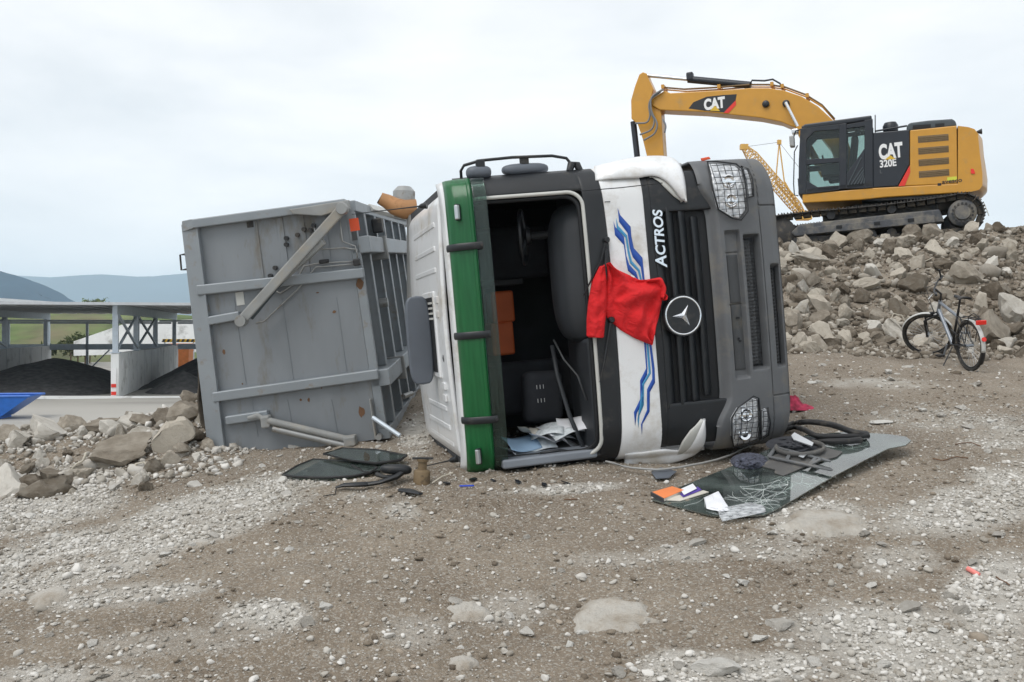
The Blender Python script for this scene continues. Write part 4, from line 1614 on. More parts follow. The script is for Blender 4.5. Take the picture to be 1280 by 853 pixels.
    up = [('decal_blue', [(240, 312), (252, 345), (303, 402), (306, 445), (318, 505), (360, 552), (371, 665), (371, 760), (362, 760), (362, 665), (352, 597), (313, 548), (299, 505), (288, 432), (247, 378)]),
          ('decal_cyan', [(232, 358), (243, 398), (285, 443), (297, 520), (309, 568), (347, 610), (358, 660), (358, 760), (350, 760), (350, 662), (338, 617), (301, 580), (289, 530), (278, 455), (236, 412)]),
          ('decal_blue', [(220, 375), (228, 402), (270, 450), (283, 545), (296, 585), (330, 622), (343, 665), (343, 760), (336, 760), (336, 668), (330, 650), (290, 615), (282, 575), (270, 490), (227, 442)])]
    lo = [('decal_blue', [(378, 20), (384, 130), (401, 262), (403, 328), (379, 372), (378, 462), (345, 520), (342, 570), (338, 522), (366, 455), (366, 360), (390, 312), (390, 268), (374, 130), (370, 20)]),
          ('decal_cyan', [(366, 20), (372, 140), (384, 285), (352, 338), (351, 432), (331, 480), (326, 538), (322, 500), (342, 432), (343, 333), (374, 283), (362, 140), (358, 20)]),
          ('decal_blue', [(353, 20), (360, 140), (368, 262), (366, 292), (346, 330), (346, 418), (318, 472), (311, 528), (305, 466), (335, 404), (334, 318), (362, 262), (352, 140), (346, 20)])]
    for k, (mm, L) in enumerate(up): plate('stripe', cA(L), mm, -.003, .002, fl, sub=1)
    for k, (mm, L) in enumerate(lo): plate('stripe', cB(L), mm, -.003, .002, fl, sub=1)
    p = fpt(763, 255, -.004)
    text_mesh('1', .07, 'decal_black', 'number_mark', fl, frame_matrix((0, 1, 0), (1, 0, 0), (0, 0, -1), p), .001)
    # ---- corner deflectors, white
    def band(name, A, B, m, bulge, parent, nu=30, nv=10):
        g = MB()

        def f(u, v):
            a, b = curve_at(A, u), curve_at(B, u)
            p = fpt(a[0] + (b[0] - a[0]) * v, a[1] + (b[1] - a[1]) * v, 0)
            p.z -= bulge * math.sin(math.pi * min(1, v * .75 + .12)) * min(1, u * 5 + .15)
            return tuple(p)
        g.grid(f, nu, nv)
        return g.build(name, m, parent, smooth=70, solid=.02)
    dt = band('corner_deflector', smooth_pts([(742, 208), (780, 199), (800, 196), (825, 195), (843, 198), (852, 212), (856, 232), (857, 254)], 3), smooth_pts([(744, 226), (775, 224), (795, 224), (808, 221), (820, 221), (832, 228), (842, 240), (850, 252)], 3), 'white_paint', .07, truck)
    band('deflector_scoop', [(812, 221), (826, 222), (838, 226), (848, 238), (853, 252)], [(815, 222), (824, 228), (832, 236), (842, 246), (852, 253)], 'gasket', .012, dt, 16, 6)
    db = band('corner_deflector', smooth_pts([(780, 581), (812, 583), (842, 579), (868, 570), (880, 558), (882, 540), (880, 523)], 3), smooth_pts([(781, 568), (808, 565), (832, 561), (848, 564), (860, 556), (868, 542), (877, 525)], 3), 'white_paint', .045, truck)
    band('deflector_scoop', [(846, 566), (852, 552), (862, 538), (877, 525)], [(850, 566), (862, 558), (870, 545), (878, 526)], 'gasket', .012, db, 16, 6)
    # ---- grille
    skin('grille_panel', .56, 1.19, .12, CABW - .12, 'black_matt', 6, 40, .055, .03)
    g = skin('grille_surround', 1.125, 1.19, .08, CABW - .08, 'black_plastic', 4, 50, .0, .05, .008)
    skin('grille_surround', .6, 1.19, .08, .44, 'black_plastic', 12, 12, .006, .05, .01)
    skin('grille_surround', .6, 1.19, CABW - .42, CABW - .08, 'black_plastic', 12, 12, .006, .05, .01)
    for h0, h1, la, lb in ((1.03, 1.125, .40, 2.06), (.925, 1.005, .42, 2.04), (.82, .90, .44, 2.0), (.715, .795, .48, 1.95)):
        skin('grille_slat', h0, h1, la, lb, 'black_plastic', 5, 40, .0, .03, .008, fn=lambda h, l, a=h0, b=h1: .05 * (1 - (h - a) / (b - a)) ** 1.5)
    # lettering along the top slat
    p = fpt(829, 333, -.008)
    Mx = frame_matrix((0, 1, 0), (1, 0, 0), (0, 0, -1), V(1.045, 1.555, fb(1.07, 1.7) - .006))
    text_mesh('A', .135, 'chrome', 'lettering', g, Mx, .006, .003, .15)
    Mx = frame_matrix((0, 1, 0), (1, 0, 0), (0, 0, -1), V(1.048, 1.648, fb(1.07, 1.8) - .006))
    text_mesh('CTROS', .115, 'chrome', 'lettering', g, Mx, .006, .003, .15)
    # star badge
    c = V(.955, 1.15, fb(.955, 1.15) - .012)
    em = MB().lathe([(.15, -.018), (.168, -.01), (.168, .03)], c, (0, 0, -1), 40).build('badge_dish', 'black_plastic', truck, smooth=40)
    MB().tube([c + V(math.cos(a) * .152, math.sin(a) * .152, -.022) for a in [2 * math.pi * k / 48 for k in range(48)]], .0105, 8, True).build('badge_ring', 'chrome', em, smooth=180)
    m = MB()
    for k in range(3):
        a = math.radians(120 * k)
        d, s = V(math.cos(a), math.sin(a), 0), V(-math.sin(a), math.cos(a), 0)
        a2 = math.radians(120 * k + 60)
        cc = c + V(0, 0, -.045)
        t = c + d * .148 + V(0, 0, -.022)
        e1 = c + V(math.cos(a2), math.sin(a2), 0) * .04 + V(0, 0, -.02)
        a3 = math.radians(120 * k - 60)
        e2 = c + V(math.cos(a3), math.sin(a3), 0) * .04 + V(0, 0, -.02)
        m.add([cc, t, e1, e2], [(0, 1, 2), (0, 3, 1), (1, 3, 2)])
    m.build('badge_star', 'chrome', em)
    # ---- bumper with its recesses
    def box_rec(h, l, h0, h1, l0, l1, e=.018):
        a = min(h - h0, h1 - h)
        b = min(l - l0, l1 - l)
        return float(sstep(a / e + .5)) * float(sstep(b / (e * 1.6) + .5))

    LAMPT = [fpt(*q) for q in [(882, 206), (893, 206), (915, 209), (923, 216), (927, 245), (928, 264), (920, 274), (910, 272), (894, 262), (888, 240)]]
    LAMPT2 = [fpt(*q) for q in [(922, 211), (930, 214), (935, 226), (936, 246), (928, 248), (927, 232)]]
    LAMPB = [fpt(*q) for q in [(911, 522), (918, 510), (936, 497), (942, 499), (944, 520), (943, 548), (930, 553), (914, 557), (911, 545)]]
    LAMPB2 = [fpt(*q) for q in [(946, 514), (954, 510), (957, 528), (955, 542), (947, 547)]]

    def bump(h, l):
        d = 0
        d += .045 * box_rec(h, l, .41, .535, .60, 1.80)               # plate field
        d += .09 * box_rec(h, l, .235, .37, .66, 1.76)                # upper intake
        d += .07 * box_rec(h, l, .045, .135, .66, 1.50)               # lower intake
        for s in (.42, 1.98): d += .0                                     # plain corners
        d += .012 * box_rec(h, l, -.2, .2, 2.0 - .006, 2.0 + .006, .004) + .012 * box_rec(h, l, -.2, .2, .42 - .006, .42 + .006, .004)
        d += .012 * box_rec(h, l, .205 - .005, .205 + .005, -.2, 2.6, .004)
        d += .01 * box_rec(h, l, .40, .55, 1.20 - .005, 1.20 + .005, .004) + .01 * box_rec(h, l, .40, .55, 1.62, 1.63, .004)
        # roll over the top edge into the grille field
        d += .07 * float(sstep((h - .575 - .10 * float(sstep((abs(l - 1.21) - .75) / .25))) / .07)) * (1 if abs(l - 1.21) < 1.0 else .35)
        return d
    bmp = skin('bumper', lambda l: .02 + .07 * max(0, (abs(l - 1.21) - .85) / .36) ** 2, lambda l: .655 + .06 * float(sstep((abs(l - 1.21) - .7) / .3)), .0, CABW, 'bumper_plastic', 96, 220, -.03, .0, 0, bump, smooth=35)
    # top and bottom returns of the bumper (the faces that look up and down as it lies)
    for l, nm in ((.0, 'bumper_end'), (CABW, 'bumper_end')):
        m = MB()
        hs = [.09 + .62 * k / 20 for k in range(21)]
        va = [(h, l, fb(h, l) - .03 + bump(h, l)) for h in hs]
        vb = [(h, l, .75) for h in hs]
        m.add(va + vb, [(i, i + 1, i + 22, i + 21) for i in range(20)])
        m.build(nm, 'bumper_plastic', truck, smooth=30, solid=.02)
    m = MB()
    ls = [CABW * k / 60 for k in range(61)]
    va = [(.02 + .07 * max(0, (abs(l - 1.21) - .85) / .36) ** 2, l, fb(.03, l) - .03) for l in ls]
    vb = [(a[0] - .01, a[1], .5) for a in va]
    m.add(va + vb, [(i, i + 1, i + 62, i + 61) for i in range(60)])
    m.build('bumper_lip', 'bumper_plastic', truck, smooth=30)
    # perforated inserts
    for h0, h1, la, lb in ((.25, .355, .68, 1.74), (.055, .125, .68, 1.48)):
        skin('intake_mesh', h0, h1, la, lb, 'perforated', 2, 30, .045 if h0 > .2 else .03, .01, parent=bmp)
    skin('plate_holder', .425, .52, .66, 1.20, 'frame_dark', 2, 20, .008, .01, .004, parent=bmp)
    skin('plate_holder', .425, .52, 1.215, 1.61, 'frame_dark', 2, 20, .008, .01, .004, parent=bmp)
    for hh, ll in ((.462, 1.09), (.478, 1.09), (.462, .9), (.475, .92)):
        MB().lathe([(.009, 0), (.009, .006)], (hh, ll, fb(hh, ll) + .001), (0, 0, -1), 10).build('bolt', 'black_matt', bmp)
    plate('side_marker', [(874, 199), (884, 197), (886, 200), (876, 202)], 'orange_decal', -.036, .012, bmp)
    # ---- headlamps with wire guards
    def lamp(P, P2, name):
        cen = sum((p for p in P), V(0, 0, 0)) / len(P)
        up_ = lambda p, o: V(p.x, p.y, fb(p.x, min(max(p.y, 0.0), CABW)) + o)
        lamp_o = plate(name, None, 'lamp_lens', -.05, .04, truck, .006, 4, P)
        plate('fog_lamp', None, 'lamp_lens', -.05, .04, lamp_o, .006, 4, P2)
        # round reflector bowls inside the lens
        for f_ in (-.45, .35):
            cc = cen + V(.01, f_ * .2, 0)
            MB().lathe([(.055, 0), (.06, .008), (.05, .012), (.03, .004), (.012, .01)], up_(cc, -.051), (0, 0, -1), 20).build('reflector', 'chrome', lamp_o, smooth=40)
        allp = P
        h0, h1 = min(p.x for p in P + P2) - .02, max(p.x for p in P) + .02
        l0, l1 = min(p.y for p in P) - .02, max(p.y for p in P) + .02
        for poly, nm in ((P, 'guard_frame'), (P2, 'guard_frame')):
            c_ = sum((p for p in poly), V(0, 0, 0)) / len(poly)
            MB().tube([up_(c_ + (p - c_) * 1.07, -.075) for p in poly], .0075, 6, True).build(nm, 'black_plastic', lamp_o, smooth=180)

        def inside(h, l, poly):
            k = False
            n_ = len(poly)
            for i in range(n_):
                a, b = poly[i], poly[(i + 1) % n_]
                if (a.y > l) != (b.y > l) and h < (b.x - a.x) * (l - a.y) / (b.y - a.y) + a.x: k = not k
            return k
        for poly, nh_, nl_ in ((P, 5, 9), (P2, 2, 6)):
            a0, a1 = min(p.x for p in poly), max(p.x for p in poly)
            b0, b1 = min(p.y for p in poly), max(p.y for p in poly)
            for i in range(nh_):
                h = a0 + (a1 - a0) * (i + .5) / nh_
                ls_ = [b0 + (b1 - b0) * k / 60 for k in range(61)]
                ins = [l for l in ls_ if inside(h, l, poly)]
                if len(ins) > 2:
                    MB().tube([up_(V(h, l, 0), -.073) for l in (ins[0], (ins[0] + ins[-1]) / 2, ins[-1])], .0028, 5).build('guard_wire', 'black_plastic', lamp_o)
            for i in range(nl_):
                l = b0 + (b1 - b0) * (i + .5) / nl_
                hs_ = [a0 + (a1 - a0) * k / 60 for k in range(61)]
                ins = [h for h in hs_ if inside(h, l, poly)]
                if len(ins) > 2:
                    MB().tube([up_(V(h, l, 0), -.078) for h in (ins[0], ins[-1])], .0028, 5).build('guard_wire', 'black_plastic', lamp_o)
    lamp(LAMPT, LAMPT2, 'headlight')
    lamp(LAMPB, LAMPB2, 'headlight')
    # ---- green sun visor
    def vis(name, prof, m, parent, lA_=.02, lB_=CABW - .03, th=.006):
        g = MB()
        nl = 40

        def f(u, v):
            k = u * (len(prof) - 1)
            i = min(int(k), len(prof) - 2)
            t = k - i
            h = prof[i][0] + (prof[i + 1][0] - prof[i][0]) * t
            b = prof[i][1] + (prof[i + 1][1] - prof[i][1]) * t
            l = lA_ + (lB_ - lA_) * v
            e = max(0, (abs(l - CABW / 2) - .95) / .25)
            bow = .035 * ((l - CABW / 2) / 1.2) ** 2
            return (h - .012 * e * e, l, b + .12 * e ** 2.2 + bow)
        g.grid(f, (len(prof) - 1) * 3, nl)
        return g.build(name, m, parent, smooth=60, solid=th)
    vz = vis('sun_visor', [(2.76, .33), (2.745, .275), (2.705, .235), (2.65, .21), (2.61, .195), (2.60, .19)], 'visor_green', truck)
    vis('visor_fold', [(2.60, .19), (2.58, .176), (2.57, .188), (2.56, .2)], 'visor_green', vz)
    vis('visor_lip', [(2.56, .2), (2.52, .193), (2.48, .187), (2.45, .183)], 'visor_smoke', vz)
    for py_ in (309, 420, 527):
        q = tq(582, py_, .25)
        l = q.y
        MB().tube([(2.775, l, .35), (2.755, l, .27), (2.71, l, .222), (2.64, l, .192), (2.575, l, .165), (2.52, l, .172)], [.008] * 6, 8, flat=3.6, up=(0, 1, 0)).build('visor_bracket', 'black_plastic', vz, smooth=40)
        MB().lathe([(.012, 0), (.012, .012)], (2.53, l, .162), (0, 0, -1), 10).build('bolt', 'dark_steel', vz)
    for px_, py_ in ((568, 266), (605, 570)):
        q = tq(px_, py_, .22)
        lm = MB().box((2.69, q.y, .218), (.05, .13, .03), Matrix.Rotation(.7, 3, 'Y')).build('marker_light', 'black_plastic', vz, bevel=.008)
        MB().box((2.697, q.y, .209), (.038, .115, .03), Matrix.Rotation(.7, 3, 'Y')).build('marker_lens', 'silver', lm, bevel=.008)
    # ---- wipers
    for pa, pb_, pc in (((758, 300), (752, 325), (729, 370)), ((764, 400), (756, 452), (750, 478))):
        a, b, c_ = fpt(*pa, -.03), fpt(*pb_, -.05), fpt(*pc, -.03)
        w = MB().tube([a, b, c_], [.012, .009, .006], 6).build('wiper_arm', 'black_plastic', truck, smooth=60)
        MB().lathe([(.026, 0), (.026, .035), (.018, .045)], V(a.x, a.y, a.z + .02), (0, 0, -1), 14).build('wiper_hub', 'black_plastic', w, smooth=40)
    a, b = fpt(757, 312, -.03), fpt(757, 350, -.045)
    MB().tube([a, b], [.016, .012], 6).build('wiper_arm', 'black_plastic', truck, smooth=60)
    # ---- rail and mirrors on the upper side
    rail = [tq(577, 226, .5), tq(576, 214, .48), tq(580, 207, .45), tq(600, 201, .4), tq(640, 197, .38), tq(690, 195, .36), tq(708, 198, .35), tq(716, 208, .34)]
    rl = MB().tube(rail, .0125, 8).build('side_rail', 'black_plastic', truck, smooth=180)
    for px_, py_ in ((600, 203), (655, 199)):
        p = tq(px_, py_, .4)
        MB().box(p + V(0, -.015, 0), (.075, .075, .05)).build('rail_clamp', 'black_plastic', rl, smooth=30, bevel=.015)
    for px_, py_, sx, sy in ((598, 213, .105, .055), (656, 209, .20, .05)):
        p = tq(px_, py_, .43)
        v, f_ = ico(3)
        MB().add([(p.x + sx * math.copysign(abs(x) ** .6, x), p.y - .02 + sy * math.copysign(abs(y) ** .75, y), p.z + .07 * z) for x, y, z in v], [tuple(q) for q in f_]).build('mirror_housing', 'hatch_grey', rl, smooth=180)
    p = tq(717, 205, .34)
    MB().tube([p + V(.04, -.06, 0), p + V(.02, .0, 0), p + V(-.02, .01, 0), p + V(-.05, -.06, 0)], [.03, .035, .035, .03], 8).build('rail_foot', 'black_plastic', rl, smooth=60)
    # ---- aerials on the roof
    for (bx, by), (ex, ey), dz in (((534, 257), (440, 268), 1.0), ((563, 575), (500, 590), .6)):
        hl = 2.80
        a = tq(bx, by, dz)
        a.x = 2.80
        e = tq(ex, ey, dz + .3)
        an = MB().lathe([(.03, 0), (.022, .05), (.01, .07)], a, (e - a), 14).build('aerial_base', 'black_plastic', truck, smooth=40)
        MB().tube([a.lerp(e, .04), a.lerp(e, .3), e], [.008, .005, .0035], 6).build('aerial_whip', 'black_plastic', an)
    tri = MB().prism([(2.828, .93, .66), (2.828, .99, .66), (2.828, .96, .70)], (.003, 0, 0)).build('arrow_mark', 'decal_black', shell)
    # ---- side glass (upper side) and door seam
    for l, s in ((CABW + .001, 1), (-.001, -1)):
        P = [(1.6, l, .55), (2.35, l - s * .012, .75), (2.42, l - s * .016, 1.5), (1.62, l, 1.5)]
        MB().prism(P, (0, .012 * s, 0)).build('side_window', 'glass_tint_solid', truck, bevel=.004)
        MB().prism([(.8, l, .52), (1.55, l, .5), (1.55, l, 1.58), (.8, l, 1.58)], (0, .01 * s, 0)).build('door_panel', 'white_paint', truck, bevel=.006)
    # ---- inside
    m = MB()
    a, b = (1.12, .05, .45), (2.74, CABW - .05, 2.44)
    m.box([(a[i] + b[i]) / 2 for i in range(3)], [b[i] - a[i] for i in range(3)])
    m.f = [f_ for f_ in m.f if not all(abs(m.v[i][2] - a[2]) < 1e-6 for i in f_)]
    inn = m.build('cab_lining', 'interior_dark', truck)
    MB().box((2.66, 1.21, .62), (.1, 2.2, .3)).build('overhead_console', 'interior_dark', truck, bevel=.03)
    MB().box((2.45, 1.3, 1.9), (.5, 2.0, .25)).build('rear_bunk', 'seat_fabric', truck, bevel=.05)
    # dashboard: lower deck and the driver's hood
    MB().box((1.52, 1.2, .62), (.30, 2.24, .62)).build('dashboard', 'dash_plastic', truck, smooth=40, bevel=.06, seg=4)
    g = MB()
    prof = [(1.65, .24), (1.72, .27), (1.80, .33), (1.865, .43), (1.88, .55), (1.84, .64), (1.72, .66)]
    nl = 24
    lo_, hi_ = 1.0, 2.16

    def f(u, v):
        k = u * (len(prof) - 1)
        i = min(int(k), len(prof) - 2)
        t = k - i
        h = prof[i][0] + (prof[i + 1][0] - prof[i][0]) * t
        b_ = prof[i][1] + (prof[i + 1][1] - prof[i][1]) * t
        l = lo_ + (hi_ - lo_) * v
        e = (1 - min(1, abs(v - .5) * 2) ** 4)
        return (1.64 + (h - 1.64) * (.35 + .65 * e ** .6), l, .62 + (b_ - .62) * (.75 + .25 * e))
    g.grid(f, 18, nl)
    dh = g.build('instrument_hood', 'dash_plastic', truck, smooth=180, solid=.02)
    for k, l in enumerate((1.15, 1.45, 1.75)):
        MB().box((1.668, l, .215), (.012, .2, .012)).build('air_vent', 'black_matt', dh)
    MB().box((1.66, .55, .4), (.10, .95, .36)).build('dash_shelf', 'dash_plastic', truck, smooth=40, bevel=.04, seg=3)
    # steering wheel
    c = V(2.06, 1.92, .66)
    ax = V(.93, 0, .36).normalized()
    s1 = V(0, 1, 0)
    s2 = ax.cross(s1).normalized()
    sw = MB().tube([c + s1 * (.225 * math.cos(t)) + s2 * (.225 * math.sin(t)) for t in [2 * math.pi * k / 40 for k in range(40)]], .018, 8, True).build('steering_wheel', 'black_plastic', truck, smooth=180)
    MB().lathe([(.07, -.03), (.085, .0), (.06, .02)], c - ax * .04, ax, 20).build('wheel_hub', 'black_plastic', sw, smooth=40)
    for t in (0, 2.3, 4.0):
        MB().tube([c - ax * .03, c + s1 * (.22 * math.cos(t)) + s2 * (.22 * math.sin(t))], .014, 6).build('spoke', 'dash_plastic', sw)
    MB().tube([c - ax * .04, c - ax * .42], .035, 10).build('column', 'black_matt', sw)
    # seats
    for l, cb in ((1.85, 1.25), (.58, 1.18)):
        st = MB().box((1.55, l, cb), (.16, .5, .5)).build('seat', 'seat_fabric', truck, smooth=40, bevel=.06, seg=4)
        MB().box((1.95, l, cb + .30), (.72, .5, .14), Matrix.Rotation(-.18, 3, 'Y')).build('backrest', 'seat_fabric', st, smooth=40, bevel=.06, seg=4)
        MB().box((2.4, l, cb + .36), (.2, .28, .1)).build('headrest', 'seat_fabric', st, smooth=40, bevel=.04, seg=3)
        if l < 1:
            for q in (.74, .66):
                for w in (1.86, 1.875, 1.89):
                    pass
    bag = MB().box((1.92, .52, .98), (.36, .46, .2), Matrix.Rotation(.06, 3, 'Z')).build('seat_bag', 'seat_fabric', truck, smooth=40, bevel=.07, seg=4)
    for l in (.55, .67):
        for k in range(3):
            MB().box((1.93 + .03 * k, l - .05, .874), (.005, .035, .004)).build('bag_mark', 'decal_white', bag)
    # orange bags strapped at the back of the cab
    for py0, py1 in ((364, 402), (403, 443)):
        a, b = tq(613, py0, 1.45), tq(645, py1, 1.45)
        MB().bounds((b.x, b.y, 1.45), (a.x, a.y - .008, 1.72)).build('storage_box', 'orange_vinyl', truck, smooth=30, bevel=.025, seg=3)
    a = tq(628, 357, 1.42)
    MB().bounds((a.x - .2, a.y - .0, 1.40), (a.x + .2, a.y + .05, 1.8)).build('shelf', 'interior_dark', truck, bevel=.01)
    # grey inner sill at the bottom, door rail, loose strap
    MB().bounds((1.70, .05, .22), (2.50, .125, .52)).build('inner_sill', 'grey_trim', truck, smooth=40, bevel=.02, seg=3)
    MB().tube([tq(690, 432, .7), tq(697, 470, .6), tq(712, 520, .5), tq(733, 568, .38)], .02, 8, flat=.5).build('door_rail', 'dash_plastic', truck, smooth=180)
    MB().tube([tq(692, 425, .6), tq(705, 450, .5), tq(722, 470, .4), tq(733, 500, .32)], .009, 6).build('wiring', 'frame_dark', truck, smooth=180)
    MB().tube([tq(675, 567, .3), tq(700, 563, .3), tq(722, 566, .3)], .012, 6).build('grab_handle', 'black_plastic', truck, smooth=180)
    # long thin cable stretched across the upper front
    MB().tube([tq(725, 239, .1), tq(775, 235, -.02), tq(828, 229, -.03)], .004, 5).build('stretched_cable', 'black_matt', truck)
    # ---- behind the cab: exhaust elbow, air intake, chassis, wheels
    p0 = tq(516, 268, 2.55)
    ex = [tq(520, 262, 2.5), tq(505, 262, 2.5), tq(493, 258, 2.5), tq(484, 252, 2.5), tq(475, 248, 2.5)]
    e = MB().tube(ex, [.105, .1, .09, .075, .062], 16, flat=.75).build('exhaust_elbow', 'rust_tan', truck, smooth=60)
    MB().tube([tq(475.6, 248.3, 2.5), tq(474.6, 247.7, 2.5)], [.06, .06], 16, flat=.75).build('bore_shade_disc', 'black_matt', e)  # closed black end piece, painted as the shade inside the pipe
    p = tq(505, 247, 2.62)
    MB().lathe([(.1, -.2), (.115, -.1), (.115, .06), (.07, .11)], p, (-.1, 1, 0), 18).build('intake_cage', 'steel_grey', truck, smooth=40)
    MB().tube([tq(523, 270, 2.5), tq(523, 420, 2.5)], .12, 14).build('exhaust_stack', 'steel_grey', truck, smooth=40)
    for l in (.78, 1.62):
        MB().bounds((.25, l - .04, .7), (.52, l + .04, 7.4)).build('chassis_rail', 'dark_steel', truck)
    for b in (2.4, 3.8, 5.2, 7.2):
        MB().bounds((.30, .82, b - .06), (.48, 1.58, b + .06)).build('chassis_crossmember', 'dark_steel', truck)
    for b in (1.45, 3.0, 5.6, 6.95):
        MB().tube([(.1, .3, b), (.1, 2.1, b)], .07, 10).build('axle', 'dark_steel', truck)
        for l in ((.02, 2.14) if b < 4 else (.0, .30, 1.86, 2.16)):
            w = MB().lathe([(.27, 0), (.46, .0), (.5, .05), (.5, .22), (.46, .27), (.27, .27)], (.1, l, b), (0, 1, 0), 32).build('wheel', 'tyre_dusty', truck, smooth=40)
            MB().lathe([(.26, .03), (.26, .24), (.12, .2), (.1, .25)], (.1, l, b), (0, 1, 0), 24).build('rim', 'steel_grey', w, smooth=40)


def perforated():
    m, n, l, b = new_mat('perforated')
    co = n.new('ShaderNodeTexCoord')
    vo = n.new('ShaderNodeTexVoronoi')
    vo.inputs['Scale'].default_value = 34
    vo.inputs['Randomness'].default_value = 0.25
    l.new(co.outputs['Object'], vo.inputs['Vector'])
    rp = n.new('ShaderNodeValToRGB')
    rp.color_ramp.elements[0].position = .25
    rp.color_ramp.elements[0].color = (.003, .003, .003, 1)
    rp.color_ramp.elements[1].position = .42
    rp.color_ramp.elements[1].color = (.05, .053, .057, 1)
    l.new(vo.outputs['Distance'], rp.inputs['Fac'])
    l.new(rp.outputs['Color'], b.inputs['Base Color'])
    b.inputs['Roughness'].default_value = .5
    bp = n.new('ShaderNodeBump')
    bp.inputs['Strength'].default_value = .8
    bp.inputs['Distance'].default_value = .02
    l.new(vo.outputs['Distance'], bp.inputs['Height'])
    l.new(bp.outputs['Normal'], b.inputs['Normal'])


perforated()
paint('frame_dark', (.055, .058, .062), .5, var=.1, dirt=(.13, .12, .1), dirt_amt=.2)
make_cab()

# ------------------------------------------------------------------ tipper body of the truck
PU, PL, PB = lying_frame(0, 7.6, 4.6)
PO = W(474, 549, 9.4)
PM = frame_matrix(PU, PL, PB, PO)


def taper(l):
    return 1.01 - .06 * l / 2.42


def pq(px, py, b=0.0):
    h, l = plane_local(px, py, PO, PU, PL, PB, b)
    return V(h / taper(l), l, b)


def make_tipper():
    Mi = truck.matrix_world.inverted() @ PM      # tipper frame inside the truck's frame
    HH, LL, BB = 1.72, 2.42, 4.9

    def part(mb, name, m, parent=None, **k):
        mb.v = [tuple(Mi @ V(p[0] * taper(p[1]), p[1], p[2])) for p in mb.v]
        return mb.build(name, m, parent or body, **k)
    m = MB()
    m.bounds((0, 0, 0), (HH, LL, .03))
    m.bounds((0, 0, .03), (.03, LL, BB))
    m.bounds((.03, 0, .03), (HH, .03, BB))
    m.bounds((.03, LL - .03, .03), (HH, LL, BB))
    m.v = [tuple(Mi @ V(p[0] * taper(p[1]), p[1], p[2])) for p in m.v]
    body = m.build('tipper_body', 'tipper_paint', truck)
    # front wall: corner post, top rail, ribs
    a, b, c, d = pq(234, 290, -.02), pq(262, 280, -.05), pq(298, 566, -.05), pq(275, 566, -.02)
    part(MB().prism([(HH + .02, LL + .0, -.01), (HH - .17, LL - .02, -.07), (HH - .17, -.03, -.07), (HH + .02, -.02, -.01)], (0, 0, .09)), 'corner_post', 'tipper_rib', bevel=.008)
    part(MB().bounds((-.02, LL - .06, -.09), (HH - .12, LL + .03, .06)), 'top_rail', 'tipper_rib', bevel=.01)
    part(MB().prism([(HH + .02, LL - .08, -.012), (HH - .13, LL - .06, -.09), (HH - .13, LL + .032, -.09), (HH + .0, LL + .03, -.03)], (0, 0, .06)), 'rail_end', 'tipper_rib', bevel=.006)

    def rib(p, q, w=.105, dep=.075, nm='rib', x0=None):
        a, b = pq(*p), pq(*q)
        part(MB().bar(V(a.x, a.y, -dep / 2), V(b.x, b.y, -dep / 2), w, dep, (0, 0, 1)), nm, 'tipper_rib', bevel=.016, smooth=30)
    rib((248, 363), (456, 341))
    rib((263, 401), (302, 394), .09)
    rib((268, 496), (474, 467))
    rib((284, 525), (337, 517), .09)
    for x_, y0, y1 in ((320, 276, 350), (375, 268, 345), (402, 266, 340), (349, 272, 348)):
        p, q = pq(x_, y0), pq(x_ + (y1 - y0) * .13, y1)
        part(MB().bar(V(p.x, p.y, -.004), V(q.x, q.y, -.004), .02 if x_ == 320 else .07, .014, (0, 0, 1)), 'press_line', 'tipper_paint', bevel=.004)
    for x_ in (292, 352, 420):
        p, q = pq(x_, 372), pq(x_ + 15, 480)
        part(MB().bar(V(p.x, p.y, -.002), V(q.x, q.y, -.002), .012, .01, (0, 0, 1)), 'press_line', 'tipper_paint')
    for x_ in (300, 345, 400):
        p, q = pq(x_ + 14, 500), pq(x_ + 22, 545)
        part(MB().bar(V(p.x, p.y, -.002), V(q.x, q.y, -.002), .012, .01, (0, 0, 1)), 'press_line', 'tipper_paint')
    # small weld seam along the corner post
    # bracket and locking arm, upper
    part(MB().prism([pq(361, 262, -.16), pq(436, 250, -.16), pq(437, 262, -.16), pq(425, 263, -.16), pq(402, 270, -.16), pq(366, 268, -.16)], (0, 0, .07)), 'arm_bracket', 'tipper_dusty', bevel=.008)
    a, b = pq(428, 261, -.2), pq(300, 403, -.2)
    arm = part(MB().bar(a, b, .10, .05, (0, 0, 1)), 'locking_arm', 'tipper_dusty', bevel=.012)
    off = V(.03, -.05, .04)
    t0, t1 = pq(404, 300, -.15), pq(342, 356, -.15)
    part(MB().bar(t0, t1, .10, .09, (0, 0, 1)), 'arm_housing', 'tipper_dusty', arm and body, bevel=.02)
    t0, t1 = pq(350, 350, -.16), pq(312, 396, -.16)
    part(MB().tube([t0, t1], .045, 12), 'arm_ram', 'excavator_grey', smooth=40)
    for q in ((428, 261), (302, 401)):
        p = pq(*q, -.2)
        part(MB().lathe([(.055, -.06), (.06, -.04), (.06, .06)], p, (0, 0, 1), 18), 'pivot_pin', 'steel_grey', smooth=40)
    for q in ((358, 345), (388, 288), (392, 282), (372, 294), (380, 287), (338, 345), (344, 335), (358, 298), (358, 306)):
        p = pq(*q, -.03)
        part(MB().lathe([(.022, -.03), (.022, .04)], p, (0, 0, 1), 10), 'bolt', 'dark_steel')
    # hydraulic lines
    for L in ([(391, 278), (400, 312), (430, 310), (446, 312), (446, 328)], [(425, 275), (428, 302), (444, 308), (447, 322)], [(445, 327), (400, 329), (380, 333), (368, 355), (350, 367), (342, 362)], [(447, 330), (395, 334), (372, 362), (330, 402), (320, 404)]):
        part(MB().tube([pq(x, y, -.05) for x, y in L], .0085, 6), 'hydraulic_line', 'steel_grey', smooth=180)
